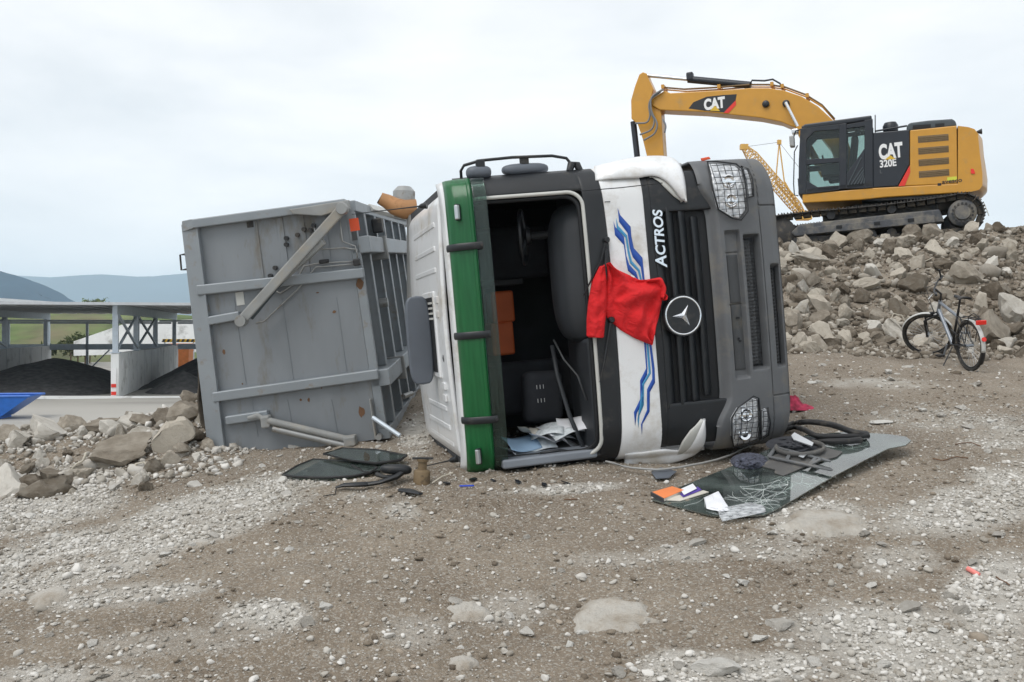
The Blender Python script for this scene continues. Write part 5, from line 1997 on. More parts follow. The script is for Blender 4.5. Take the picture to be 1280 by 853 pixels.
    part(MB().box(pq(446, 328, -.06), (.07, .07, .06)), 'valve_block', 'dark_steel', bevel=.01)
    part(MB().box(pq(405, 327, -.06), (.10, .04, .05)), 'valve_block', 'dark_steel', bevel=.01)
    # lower rams
    for p, q, r in (((335, 526), (441, 551), .036), ((341, 536), (432, 557), .034)):
        part(MB().tube([pq(*p, -.13), pq(*q, -.13)], r, 14), 'ram', 'tipper_dusty' if r > .035 else 'steel_grey', smooth=40)
    part(MB().box(pq(333, 527, -.1), (.09, .12, .12)), 'ram_mount', 'tipper_dusty', bevel=.015)
    part(MB().box(pq(438, 551, -.1), (.12, .1, .14)), 'ram_mount', 'tipper_dusty', bevel=.015)
    part(MB().tube([pq(310, 523, -.1), pq(322, 520, -.14), pq(333, 526, -.14)], [.02, .03, .025], 8, flat=.5), 'torn_tab', 'tipper_dusty', smooth=60)
    # lug, lever and eye near the lower inner corner
    part(MB().bounds(pq(463, 499, -.09), pq(470, 548, -.0)), 'lug', 'tipper_dusty', bevel=.01)
    part(MB().tube([pq(466, 522, -.1), pq(500, 545, -.25)], .022, 8), 'lever', 'galvanised', smooth=40)
    part(MB().lathe([(.03, -.05), (.03, .05)], pq(474, 546, -.06), (0, 0, 1), 12), 'eye', 'steel_grey')
    # handle on the outer edge
    part(MB().tube([(HH + .02, 2.12, .0), (HH + .07, 2.12, .0), (HH + .075, 1.97, .0), (HH + .02, 1.97, .0)], .011, 6), 'grab_handle', 'dark_steel', smooth=60)
    # decal, plates and rust
    for (x0, y0, x1, y1), mm in (((436, 274, 450, 288), 'orange_decal'), ((439, 290, 447, 300), 'frame_dark'), ((294, 366, 306, 381), 'gasket'), ((308, 277, 317, 284), 'dark_steel')):
        a, b = pq(x0, y0, -.006), pq(x1, y1, -.006)
        part(MB().bounds((b.x, b.y, -.006), (a.x, a.y, -.001)), 'decal', mm)
    for x_, y_, w_, h_ in ((452, 515, .07, .13), (418, 390, .05, .03), (386, 500, .03, .05), (280, 440, .04, .06), (376, 500, .03, .03), (450, 355, .09, .13), (303, 480, .02, .02), (397, 366, .04, .02), (430, 480, .03, .02), (402, 485, .02, .02)):
        p = pq(x_, y_)
        pts = [(p.x + w_ / 2 * math.cos(t) * random.uniform(.6, 1.1), p.y + h_ / 2 * math.sin(t) * random.uniform(.6, 1.1), -.003) for t in [k * 2 * math.pi / 11 for k in range(11)]]
        part(MB().prism(pts, (0, 0, .002)), 'rust_patch', 'rust')
    # underside: edge rails, two long beams, cross members
    for l0, l1, d in ((LL - .10, LL + .01, .11), (-.01, .10, .11)):
        part(MB().bounds((-d, l0, .0), (-.001, l1, BB)), 'edge_rail', 'tipper_rib', bevel=.008)
    for l in (.62, 1.98):
        for b0, b1 in ((.0, 1.02), (1.10, BB)):
            part(MB().bounds((-.20, l - .085, b0), (-.002, l + .085, b1)), 'long_beam', 'tipper_rib', bevel=.01)
    part(MB().bounds((-.09, .1, .0), (-.001, LL - .1, .06)), 'end_rail', 'tipper_rib', bevel=.006)
    for k in range(6):
        b = .4 + .72 * k
        for l0, l1 in ((.11, .53), (.71, 1.89), (2.07, LL - .11)):
            part(MB().bounds((-.12, l0, b - .03), (-.001, l1, b + .03)), 'cross_member', 'tipper_rib')
            part(MB().bounds((-.13, l0, b - .05), (-.115, l1, b + .05)), 'cross_flange', 'tipper_rib')
    part(MB().box((-.16, 2.2, 1.05), (.12, .16, .14)), 'hinge_block', 'dark_steel', bevel=.015)
    part(MB().lathe([(.05, 0), (.05, .09)], (-.1, 1.35, .75), (-1, 0, 0), 14), 'grease_boss', 'steel_grey', smooth=40)
    for b, l in ((1.06, .62), (1.06, 1.98)):
        part(MB().bounds((-.23, l - .16, b - .035), (-.02, l + .1, b + .035)), 'beam_joint', 'tipper_dusty', bevel=.01)
    part(MB().tube([(-.15, .25, 1.1), (-.2, .22, 1.5)], .03, 8), 'tie_rod', 'steel_grey')
    part(MB().bar((-.1, LL - .02, 1.0), (-.16, LL + .02, 4.6), .08, .06), 'hinge_tube', 'gasket')
    # tarpaulin hanging out of the open top
    m = MB()

    def tp(u, v):
        l = 1.25 - 1.25 * u
        b = .25 + .6 * v
        n = float(fbm(np.array([u * 6.0]), np.array([v * 5.0]), 3)[0])
        return tuple(Mi @ V(HH + .02 + .10 * math.sin(u * 2.6) + .16 * n * u + .03 * math.sin(v * 16 + u * 3), l, b))
    m.grid(tp, 30, 16)
    m.build('tarpaulin', 'skin_tarp', body, smooth=180, solid=.02)


make_tipper()


# ------------------------------------------------------------------ the red sweater hung on the wiper, papers in the cab
def make_sweater():
    root = empty('red_sweater', truck.matrix_world @ Matrix.Translation(fpt(780, 400, -.05)), 'red cotton sweater hanging from the wiper on the cab front', 'sweater')
    Mi = root.matrix_world.inverted() @ truck.matrix_world

    def cloth(name, Lp, Rp, nu, nv, fold, off):
        m = MB()

        def f(u, v):
            a, b = curve_at(Lp, u), curve_at(Rp, u)
            x, y = a[0] + (b[0] - a[0]) * v, a[1] + (b[1] - a[1]) * v
            p = fpt(x, y, off)
            edge = math.sin(math.pi * v) ** .6
            p.z -= fold(u, v) * edge + .02 * edge
            return tuple(Mi @ p)
        m.grid(f, nu, nv)
        o = m.build(name, 'red_cotton', root, smooth=180, solid=.012)
        md = o.modifiers.new('sub', 'SUBSURF')
        md.levels = md.render_levels = 1
        return o
    Lb = [(757, 330), (757, 350), (756, 372), (753, 387), (758, 398), (775, 413), (792, 423), (812, 431)]
    Rb = [(757, 329), (776, 339), (800, 350), (812, 349), (826, 346), (831, 360), (828, 374), (824, 396), (813, 431)]
    fb_ = lambda u, v: .035 + .032 * math.sin(v * 11 + u * 5) * (1 - .5 * u) + .024 * math.sin(u * 17 - v * 9) * v + .01 * math.sin(u * 31 + v * 14) + .045 * math.exp(-((u - .42 - .12 * v) / .05) ** 2) * (1 if v > .2 else 0)
    cloth('body', Lb, Rb, 44, 40, fb_, -.012)
    Ls = [(749, 334), (741, 350), (736, 378), (734, 400), (734, 421)]
    Rs = [(753, 331), (756, 350), (757, 378), (755, 400), (753, 422)]
    cloth('sleeve', Ls, Rs, 34, 18, lambda u, v: .04 + .006 * math.sin(u * 22 + v * 4) + .01 * math.sin(v * 8), -.015)
    cloth('cuff', [(734, 413), (734, 422)], [(755, 413), (754, 423)], 6, 12, lambda u, v: .045, -.018)
    cloth('neck_band', [(812, 349), (826, 346), (832, 361), (828, 376)], [(806, 353), (818, 354), (823, 362), (822, 372)], 14, 8, lambda u, v: .055, -.02)
    cloth('knot', [(826, 366), (832, 369), (831, 374)], [(826, 368), (828, 373), (827, 376)], 6, 6, lambda u, v: .06, -.02)
    m = MB()
    p = fpt(791, 345.5, -.085)
    m.box(p, (.03, .012, .004), Matrix.Rotation(.5, 3, 'Z'))
    m.v = [tuple(Mi @ V(*q)) for q in m.v]
    m.build('care_label', 'decal_white', root)


make_sweater()


def make_cab_papers():
    sheets = [(648, 566, 'paper', .25, .2, .6), (676, 556, 'paper_print', .28, .2, .1), (706, 545, 'paper', .28, .2, .9), (655, 560, 'paper_blue', .30, .21, .3), (685, 547, 'paper', .30, .21, 1.0), (700, 552, 'paper', .3, .22, .5), (712, 560, 'paper_print', .3, .21, .2), (690, 562, 'paper_print', .28, .2, -.4), (668, 568, 'book_pages', .2, .14, .7), (722, 566, 'paper', .26, .2, -.2)]
    lab = {'paper_blue': 'blue folder lying among the papers inside the cab', 'book_pages': 'small yellowish booklet among the papers inside the cab'}
    for i, (px, py, m, w, h, rot) in enumerate(sheets):
        p = tq(px, py, .46 + .03 * (i % 3))
        M = truck.matrix_world @ Matrix.Translation(V(p.x, .15 + .018 * i, p.z + .08)) @ Matrix.Rotation(rot, 4, 'Y') @ Matrix.Rotation(random.uniform(-.15, .35), 4, 'Z') @ Matrix.Rotation(-.45 + random.uniform(-.1, .2), 4, 'X')
        g = MB()
        k1, k2 = random.uniform(.01, .035), random.uniform(0, 3)
        g.grid(lambda u, v: ((u - .5) * w, k1 * math.sin(u * 4 + k2) + .4 * k1 * math.sin(v * 5), (v - .5) * h), 8, 6)
        o = g.build('paper_sheet', m, smooth=180, solid=.001)
        o.matrix_world = M
        tag(o, lab.get(m, 'loose white paper sheet in the heap inside the cab'), 'paper', None if m in lab else 'papers inside the cab')


make_cab_papers()

# ------------------------------------------------------------------ excavator on the heap
EA = math.radians(22.2)
EP = math.radians(3.4)
EX0 = V(-math.cos(EA), math.sin(EA), 0)
EX = (EX0 * math.cos(EP) - V(0, 0, 1) * math.sin(EP)).normalized()
EY = V(-math.sin(EA), -math.cos(EA), 0)          # towards the near side
EZ = EX.cross(EY).normalized()
EO = W(1110, 299, 20.5)
excavator = empty('excavator', frame_matrix(EX, EY, EZ, EO), 'yellow and black crawler excavator standing on top of the rubble heap', 'excavator')
# local axes: x forward, y towards the near side, z up


def eq(px, py, y=1.2):
    """(x, z) on the machine's own lengthwise plane at y"""
    C = V(0, 0, CZ)
    d = W(px, py, 1.0) - C
    t = (EO + EY * y - C).dot(EY) / d.dot(EY)
    P = C + d * t - EO
    return P.dot(EX), P.dot(EZ)


def side(pts, y0, y1, name, m, parent=None, plane=None, bevel=.0, seg=2, smooth=None):
    pl = max(y0, y1) if plane is None else plane
    P = [eq(a, b, pl) for a, b in pts]
    return MB().prism([(x, y0, z) for x, z in P], (0, y1 - y0, 0)).build(name, m, parent or excavator, bevel=bevel, seg=seg, smooth=smooth)


def make_excavator():
    YN = 1.36
    # ---- tracks
    for s in (1, -1):
        yc = 1.19 * s
        ya, yb = yc - .3, yc + .3
        zs, rs = .27, .33
        xs, xi = -1.42, 2.16
        fr = MB().prism([(xi - .22, yc - .2, .2), (xi - .4, yc - .2, .36), (-.2, yc - .2, .39), (-1.0, yc - .2, .39), (-1.08, yc - .2, .12), (xi - .3, yc - .2, .1)], (0, .42, 0)).build('track_frame', 'track_frame_paint', excavator, bevel=.03)
        MB().prism([(xi - .55, yc + .22 * s, .12), (xi - .55, yc + .22 * s, .27), (-.9, yc + .22 * s, .27), (-.9, yc + .22 * s, .12)], (0, .05 * s, 0)).build('frame_guard', 'track_frame_paint', fr, bevel=.01)
        for x in (.2, .95, -.45):
            MB().box((x, yc + .275 * s, .21), (.12, .012, .07)).build('hole_shade_plate', 'black_matt', fr)  # black plates on the uncut guard, painted as shaded holes
        MB().lathe([(.22, -.2), (.31, -.16), (.31, .16), (.22, .2)], (xi, yc, zs - .03), (0, 1, 0), 28).build('idler', 'track_steel', excavator, smooth=40)
        sp = MB().lathe([(.22, -.24), (.27, -.2), (.27, .2), (.25, .22), (.22, .24)], (xs, yc, zs), (0, 1, 0), 28).build('sprocket', 'track_frame_paint', excavator, smooth=40)
        for k in range(16):
            a = 2 * math.pi * k / 16
            MB().lathe([(.022, 0), (.022, .03)], (xs + .19 * math.cos(a), yc + .24 * s, zs + .19 * math.sin(a)), (0, s, 0), 8).build('bolt', 'dark_steel', sp)
        MB().lathe([(.16, 0), (.14, .04)], (xs, yc + .24 * s, zs), (0, s, 0), 20).build('final_drive', 'track_frame_paint', sp, smooth=40)
        for k in range(8):
            MB().lathe([(.1, -.15), (.1, .15)], (-.85 + .39 * k, yc, .0), (0, 1, 0), 14).build('roller', 'dark_steel', excavator)
        for x in (-.1, 1.1):
            MB().lathe([(.09, -.15), (.09, .15)], (x, yc, .50), (0, 1, 0), 14).build('carrier_roller', 'dark_steel', excavator)
        # the chain of shoes
        path = []
        n = 14
        for k in range(n + 1):
            a = math.pi / 2 + math.pi * k / n
            path.append((xs + (rs + .05) * math.cos(a), zs + (rs + .05) * math.sin(a)))
        for k in range(n + 1):
            a = -math.pi / 2 + math.pi * k / n
            path.append((xi + (rs + .02) * math.cos(a), zs - .03 + (rs + .02) * math.sin(a)))
        # slack run on top
        for t in (.2, .4, .6, .8):
            x = xi + (xs - xi) * t
            path.append((x, zs + rs + .035 - .05 * math.sin(math.pi * t)))
        d = [0]
        for i in range(len(path)):
            a, b = path[i], path[(i + 1) % len(path)]
            d.append(d[-1] + math.hypot(b[0] - a[0], b[1] - a[1]))
        N = 50
        me = None
        for k in range(N):
            s0 = d[-1] * k / N
            i = max(j for j in range(len(path)) if d[j] <= s0)
            t = (s0 - d[i]) / (d[i + 1] - d[i])
            a, b = path[i], path[(i + 1) % len(path)]
            p = (a[0] + (b[0] - a[0]) * t, a[1] + (b[1] - a[1]) * t)
            ang = math.atan2(b[1] - a[1], b[0] - a[0])
            if me is None:
                g = MB()
                g.box((0, 0, 0), (.175, .6, .022))
                for q in (-.07, .0, .07): g.box((q, 0, -.022), (.018, .6, .035))
                g.box((0, .1, .05), (.15, .05, .08))
                g.box((0, -.1, .05), (.15, .05, .08))
                me = g.mesh('track_shoe')
                me.materials.append(MT('track_steel'))
            M = Matrix.Translation((p[0], yc, p[1])) @ Matrix.Rotation(-ang, 4, 'Y')
            share('track_shoe', me, excavator, M)
    MB().bounds((-1.0, -.95, .2), (1.3, .95, .6)).build('car_body', 'track_frame_paint', excavator, bevel=.05)
    MB().lathe([(.72, .5), (.74, .7), (.72, .98)], (.12, 0, 0), (0, 0, 1), 32).build('turntable', 'dark_steel', excavator, smooth=40)
    # ---- upper deck skirt
    deck = side([(1003, 243), (1085, 235.5), (1150, 232), (1199, 229.5), (1199, 241), (1110, 246.5), (1075, 250), (1003, 254)], -1.3, YN, 'deck_skirt', 'excavator_yellow', bevel=.02)
    side([(1060, 250), (1199, 242), (1199, 246), (1100, 251)], -1.2, YN - .08, 'deck_pan', 'dark_steel')
    # ---- engine house: black front panel, yellow rear door
    hp = side([(1091, 166), (1137, 162), (1137, 206), (1122, 233), (1091, 235)], .35, YN, 'tank_panel', 'excavator_black', bevel=.02)
    ed = side([(1137.4, 163), (1196, 157), (1197, 230), (1122.6, 233), (1137.4, 207)], -1.3, YN - .004, 'engine_door', 'excavator_yellow', bevel=.02)
    side([(1137, 207), (1138, 215), (1131, 232.5), (1123, 233)], YN - .001, YN + .006, 'red_flash', 'decal_red', hp)
    side([(1091, 166), (1137, 163), (1137, 232), (1091, 235)], -1.3, .3, 'right_body', 'excavator_black', bevel=.02)
    for k in range(4):
        y0 = 170.5 + 14.6 * k
        pts = [(1147.3 + k * .4, y0), (1185.5 + k * .3, y0 - 3.0), (1185.8 + k * .3, y0 + 5.2), (1147.7 + k * .4, y0 + 8.4)]
        v = side(pts, YN - .006, YN + .002, 'vent_grille', 'vent_mesh', ed)
        for q in (.25, .5, .75):
            a = [pts[0][i] + (pts[3][i] - pts[0][i]) * q for i in (0, 1)]
            b = [pts[1][i] + (pts[2][i] - pts[1][i]) * q for i in (0, 1)]
            side([(a[0], a[1] - .4), (b[0], b[1] - .4), (b[0], b[1] + .4), (a[0], a[1] + .4)], YN + .003, YN + .012, 'vent_slat', 'vent_mesh', ed)
    hood = side([(1133, 164.5), (1133.5, 157), (1137, 153.5), (1160, 150.5), (1190, 148.5), (1194.5, 151), (1196.5, 158)], -1.0, YN - .12, 'engine_hood', 'excavator_grey', bevel=.05, seg=3)
    for a, b in ((1141, 1163.5), (1169, 1180.5)):
        t = lambda x, y: (x, y - (x - 1141) * .075)
        side([t(a, 157), t(b, 157), t(b, 161.5), t(a, 161.5)], YN - .14, YN - .112, 'hood_vent', 'black_matt', hood)
    # counterweight
    prof = [(1197.4, 157.5), (1210, 159), (1218, 161.5), (1222.5, 168), (1224.5, 190), (1226.5, 205), (1228, 218), (1228, 232), (1224, 237.5), (1213, 240), (1197.4, 241)]
    P = [eq(a, b, YN) for a, b in prof]
    m = MB()
    ny = 14
    x0 = P[0][0]

    def f(u, v):
        k = u * (len(P) - 1)
        i = min(int(k), len(P) - 2)
        t = k - i
        x = P[i][0] + (P[i + 1][0] - P[i][0]) * t
        z = P[i][1] + (P[i + 1][1] - P[i][1]) * t
        y = -1.36 + 2.72 * v
        e = abs(v - .5) * 2
        return (x0 + (x - x0) * (1 + .5 * (1 - e ** 2.2)), y * (1 - .0 * e), z)
    m.grid(f, 40, 20)
    cw = m.build('counterweight', 'excavator_yellow', excavator, smooth=50)
    for s in (1, -1):
        MB().prism([(x, 1.36 * s, z) for x, z in P], (0, -.01 * s, 0)).build('counterweight_side', 'excavator_yellow', cw)
    side([(1213.5, 211), (1217, 211.5), (1218.5, 215), (1218.5, 217.5), (1213.7, 217)], YN + .0, YN + .02, 'rear_reflector', 'lamp_red', cw)
    a = eq(1224, 165, 1.0)
    MB().lathe([(.06, 0), (.02, .1)], (a[0] - .05, 1.0, a[1]), (1, 0, 0), 12).build('rear_camera', 'black_plastic', cw)
    # decals and lettering on the house
    ax = (EX, EZ)

    def word(txt, px, py, size, m, y, name, off=.0, sx=1.0, parent=None):
        x, z = eq(px, py, y)
        M = Matrix(((-sx, 0, 0, x), (0, 0, 1, y), (0, 1, 0, z), (0, 0, 0, 1)))
        return text_mesh(txt, size, m, name, parent or hp, M, .003, off)
    word('CAT', 1099, 198.8, .41, 'decal_white', YN + .003, 'lettering', .02, .56)
    side([(1106, 199.8), (1113, 194.2), (1119.5, 199.0)], YN + .004, YN + .010, 'logo_triangle', 'hazard_yellow', hp)
    word('320E', 1099.6, 209.6, .21, 'decal_white', YN + .003, 'lettering', .006, .78)
    word('L', 1099.6, 217, .11, 'frame_grey', YN + .003, 'lettering', 0, 1)
    word('avesco', 1177.5, 230.0, .12, 'decal_black', YN + .003, 'lettering', .001, 1.15, ed)
    side([(1172, 229.3), (1176.5, 229), (1176.5, 232.2), (1172, 232.5)], YN + .0, YN + .004, 'logo_mark', 'decal_black', ed)
    side([(1184, 222), (1196, 220.5), (1196, 225), (1184, 226)], YN + .0, YN + .004, 'yellow_sticker', 'lime', ed)
    # pre-cleaner dome, rails
    x, z = eq(1113.5, 167, .7)
    MB().lathe([(.09, -.05), (.09, .03), (.15, .04), (.158, .16), (.12, .23), (.04, .245)], (x, .7, z), (0, 0, 1), 20).build('air_precleaner', 'excavator_black', excavator, smooth=40)
    for y in (.4, 1.2):
        a, b = eq(1094, 166, y), eq(1134, 161, y)
        MB().tube([(a[0], y, a[1] + .03), (b[0], y, b[1] + .06)], .02, 6).build('hand_rail', 'excavator_black', excavator)
    a, b = eq(1094, 167, 1.0), eq(1094, 144, 1.0)
    MB().tube([(a[0], 1.0, a[1]), (b[0], 1.0, b[1])], .012, 6).build('aerial', 'black_plastic', excavator)
    # ---- cab: pillars and sills round real openings
    y0, y1 = .42, YN + .02
    cab = side([(1001, 158.5), (1006, 155.2), (1086, 144.5), (1089.5, 144), (1090, 150), (1050, 156), (1003, 162)], y0, y1, 'cab_roof', 'excavator_black', bevel=.03)
    for ys in ((y1 - .07, y1), (y0, y0 + .07)):
        pl = YN
        side([(1000.5, 161), (1009, 160), (1008, 190), (1008, 226), (1008, 243), (998, 243), (998.5, 200)], *ys, 'front_pillar', 'excavator_black', cab, pl, .01)
        side([(1049, 155.5), (1058.2, 154.2), (1058.2, 236), (1049, 237)], *ys, 'middle_pillar', 'excavator_black', cab, pl, .01)
        side([(1080.5, 150.5), (1091, 149), (1091.2, 235), (1080.5, 236)], *ys, 'rear_pillar', 'excavator_black', cab, pl, .01)
        side([(1008, 199.5), (1049, 197.5), (1049, 203), (1008, 206.5)], *ys, 'window_bar', 'excavator_black', cab, pl, .005)
        side([(1008, 226), (1022, 234), (1049, 232), (1049, 238), (1008, 243)], *ys, 'door_sill', 'excavator_black', cab, pl, .01)
        side([(1008, 160.5), (1049, 155.5), (1049, 162), (1018, 164.5), (1008, 175)], *ys, 'window_head', 'excavator_black', cab, pl, .005)
        side([(1058.2, 156), (1081, 152), (1081, 158), (1058.2, 161)], *ys, 'window_head', 'excavator_black', cab, pl, .005)
        side([(1058.2, 218), (1080.5, 186), (1080.5, 236), (1058.2, 236.5)], *ys, 'quarter_panel', 'excavator_black', cab, pl, .01)
        side([(1006, 162), (1050, 157), (1050, 235), (1006, 238)], ys[0] + .03, ys[0] + .036, 'door_glass', 'cab_glass', cab, pl)
        side([(1057, 158), (1082, 155), (1082, 190), (1057, 220)], ys[0] + .03, ys[0] + .036, 'rear_side_glass', 'cab_glass', cab, pl)
    for k in range(6):
        a = (1060 + 4 * k, 231.5 - .3 * k)
        b = (min(1080, a[0] + 17 - 2.2 * k), 206 + 3.3 * k if k else 197)
        P = [eq(*a, y1), eq((a[0] + b[0]) / 2 + 1, (a[1] + b[1]) / 2 - 2, y1), eq(*b, y1)]
        MB().tube([(x, y1 + .004, z) for x, z in P], .014, 6).build('cab_louvre', 'excavator_grey', cab)
    # front frame and rear wall of the cab
    (xf, zf), (xg, zg) = eq(1001, 160, y1), eq(998, 243, y1)
    MB().bounds((xg - .12, y0, zg), (xg, y1 - .07, zg + .35)).build('front_panel', 'excavator_black', cab)
    MB().prism([(xg - .03, y0 + .07, zg + .36), (xf - .03, y0 + .07, zf), (xf - .03, y1 - .07, zf), (xg - .03, y1 - .07, zg + .36)], (-.008, 0, 0)).build('front_glass', 'cab_glass', cab)
    (xr, zr) = eq(1091, 150, y1)
    (xr2, zr2) = eq(1091, 235, y1)
    MB().bounds((xr2, y0 + .07, zr2), (xr2 + .06, y1 - .07, zr2 + .75)).build('rear_panel', 'excavator_black', cab)
    (xa, za), (xb, zb) = eq(1006, 240, y1), eq(1090, 236, y1)
    MB().bounds((xb, y0, za - .02), (xa, y1, za + .05)).build('cab_floor', 'interior_dark', cab)
    # seat, consoles, levers, boom guard seen through the glass
    a = eq(1066, 225, .9)
    st = MB().bounds((a[0] - .05, .65, a[1]), (a[0] + .5, 1.1, a[1] + .18)).build('operator_seat', 'seat_fabric', cab, bevel=.04)
    MB().box((a[0] - .05, .88, a[1] + .55), (.14, .44, .75), Matrix.Rotation(-.15, 3, 'Y')).build('seat_back', 'seat_fabric', st, bevel=.05)
    MB().box((a[0] - .16, .88, a[1] + 1.05), (.1, .24, .2)).build('seat_headrest', 'seat_fabric', st, bevel=.03)
    for y in (.6, 1.16):
        MB().bounds((a[0] + .1, y - .07, a[1] + .1), (a[0] + .62, y + .07, a[1] + .36)).build('console', 'dash_plastic', st, bevel=.02)
        MB().tube([(a[0] + .55, y, a[1] + .36), (a[0] + .58, y, a[1] + .56)], .022, 6).build('joystick', 'black_plastic', st)
    MB().tube([(a[0] + 1.1, .8, a[1] - .2), (a[0] + .9, .8, a[1] + .45)], .02, 6).build('pedal_lever', 'black_plastic', st)
    MB().bounds((a[0] + .95, .45, a[1] + .25), (a[0] + 1.05, .75, a[1] + .55)).build('monitor', 'black_plastic', st, bevel=.02)
    # mirror, handrail and lamp at the front of the cab
    x, z = eq(990.5, 178, 1.2)
    MB().box((x, 1.25, z), (.10, .2, .24)).build('mirror', 'steel_grey', cab, bevel=.02)
    P = [eq(*q, 1.3) for q in ((997, 182), (993, 190), (992, 230), (993, 244), (998, 245))]
    MB().tube([(x_, 1.3, z_) for x_, z_ in P], .013, 6).build('cab_rail', 'black_plastic', cab)
    x, z = eq(994, 165, 1.0)
    MB().box((x, 1.0, z), (.14, .2, .1)).build('work_lamp', 'silver', cab, bevel=.02)
    P = [eq(*q, 1.3) for q in ((1000, 161), (994, 163), (991, 172))]
    MB().tube([(x_, 1.2, z_) for x_, z_ in P], .016, 6).build('mirror_arm', 'black_plastic', cab)
    # ---- boom (middle of the machine, right of the cab)
    cs = 3.878
    t = lambda L: [(770 + x / cs, 70 + y / cs) for x, y in L]
    by0, by1 = -.30, .22
    bm_ = side(t([(168, 212), (200, 190), (235, 168), (262, 180), (330, 176), (510, 166), (660, 155), (740, 155), (810, 166), (900, 196), (980, 245), (1050, 310), (1120, 400), (1160, 520), (1130, 560), (1080, 560), (1040, 450), (985, 380), (930, 355), (860, 345), (800, 320), (700, 300), (560, 285), (430, 272), (290, 266), (212, 262), (170, 238)]), by0, by1, 'boom', 'excavator_yellow', bevel=.02)
    side(t([(352, 255), (375, 225), (440, 198), (520, 190), (585, 186), (578, 222), (540, 276), (430, 266)]), by1 + .001, by1 + .005, 'boom_decal', 'decal_black', bm_)
    side(t([(580, 216), (582, 238), (545, 278), (522, 276)]), by1 + .006, by1 + .010, 'red_flash', 'decal_red', bm_)
    word('CAT', 770 + 428 / cs, 70 + 262 / cs, .34, 'decal_white', by1 + .006, 'lettering', .018, .72, bm_)
    side(t([(455, 266), (480, 242), (505, 268)]), by1 + .010, by1 + .016, 'logo_triangle', 'hazard_yellow', bm_)
    for q in ((727, 235), (825, 233)):
        x, z = eq(770 + q[0] / cs, 70 + q[1] / cs, by1)
        MB().lathe([(.08, -.02), (.08, .06), (.05, .08)], (x, by1, z), (0, 1, 0), 16).build('boom_pin', 'black_plastic', bm_, smooth=40)
    for y in (by1 + .14, by0 - .14):
        a, b, c_ = eq(770 + 825 / cs, 70 + 233 / cs, by1), eq(770 + 885 / cs, 70 + 350 / cs, by1), eq(770 + 1000 / cs, 70 + 560 / cs, by1)
        MB().tube([(a[0], y, a[1]), (b[0], y, b[1])], .038, 10).build('boom_ram_rod', 'chrome', bm_, smooth=40)
        MB().tube([(b[0], y, b[1]), (c_[0], y, c_[1])], .075, 12).build('boom_ram', 'excavator_yellow', bm_, smooth=40)
    # hoses along the boom's back
    for dz, y in ((.07, .1), (.1, .0), (.06, -.12)):
        L = t([(235, 160), (330, 168), (510, 158), (650, 146), (740, 146), (820, 158), (920, 195), (1000, 245), (1060, 312)])
        P = [eq(a, b, 0.1) for a, b in L]
        MB().tube([(x, y, z + dz * .5) for x, z in P], .018, 6).build('hose', 'vent_mesh' if y > .05 else 'excavator_yellow', bm_, smooth=180)
    for q in ((235, 162), (505, 162), (760, 150), (810, 160), (930, 205)):
        x, z = eq(770 + q[0] / cs, 70 + q[1] / cs, 0)
        MB().box((x, 0, z + .02), (.07, .42, .09)).build('hose_clamp', 'excavator_yellow', bm_)
    # stick ram
    a, b, c_ = eq(770 + 150 / cs, 70 + 95 / cs, 0), eq(770 + 350 / cs, 70 + 114 / cs, 0), eq(770 + 655 / cs, 70 + 143 / cs, 0)
    MB().tube([(a[0], 0, a[1]), (b[0], 0, b[1])], .045, 12).build('stick_ram_rod', 'silver', bm_, smooth=40)
    MB().tube([(b[0], 0, b[1]), (c_[0], 0, c_[1])], .085, 14).build('stick_ram', 'excavator_black', bm_, smooth=40)
    MB().box((b[0] - .05, 0, b[1] + .05), (.16, .2, .2)).build('ram_head', 'excavator_black', bm_, bevel=.03)
    L = t([(650, 140), (660, 120), (720, 122), (760, 115), (795, 135), (810, 160)])
    P = [eq(a, b_, .1) for a, b_ in L]
    MB().tube([(x, .12, z) for x, z in P], .022, 6).build('hose', 'excavator_black', bm_, smooth=180)
    # ---- stick
    st = side(t([(112, 90), (130, 78), (148, 85), (155, 105), (182, 162), (168, 212), (178, 245), (218, 262), (226, 400), (236, 560), (240, 760), (205, 800), (170, 760), (150, 490), (128, 400), (104, 330), (74, 305), (72, 215), (90, 150)]), -.24, .16, 'stick', 'excavator_yellow', bevel=.02, plane=.16)
    x, z = eq(770 + 95 / cs, 70 + 325 / cs, 0)
    a, b = eq(770 + 84 / cs, 70 + 320 / cs, 0), eq(770 + 104 / cs, 70 + 500 / cs, 0)
    MB().tube([(a[0], 0, a[1]), (b[0], 0, b[1])], .075, 12).build('bucket_ram', 'excavator_black', st, smooth=40)
    c_ = eq(770 + 118 / cs, 70 + 700 / cs, 0)
    MB().tube([(b[0], 0, b[1]), (c_[0], 0, c_[1])], .04, 10).build('bucket_ram_rod', 'chrome', st, smooth=40)
    for k, L in enumerate(([(230, 160), (180, 190), (155, 235), (165, 290), (150, 325), (90, 325)], [(215, 175), (160, 215), (160, 270), (190, 310), (175, 360), (115, 382)], [(225, 165), (168, 200), (170, 270), (205, 330), (190, 380), (135, 410)], [(230, 310), (245, 340), (238, 375)])):
        L = t(L)
        P = []
        for i in range(len(L) - 1):
            for q in (0, .25, .5, .75): P.append((L[i][0] + (L[i + 1][0] - L[i][0]) * q, L[i][1] + (L[i + 1][1] - L[i][1]) * q))
        P.append(L[-1])
        for _ in range(2):
            P = [P[0]] + [((P[i - 1][0] + 2 * P[i][0] + P[i + 1][0]) / 4, (P[i - 1][1] + 2 * P[i][1] + P[i + 1][1]) / 4) for i in range(1, len(P) - 1)] + [P[-1]]
        Q = [eq(a, b_, .3) for a, b_ in P]
        MB().tube([(x, .26 + .03 * k, z) for x, z in Q], .022, 6).build('hose', 'hose_grey', st, smooth=180)
    # bucket behind the cab
    bx, bz = eq(770 + 205 / cs, 70 + 790 / cs, 0)
    m = MB()
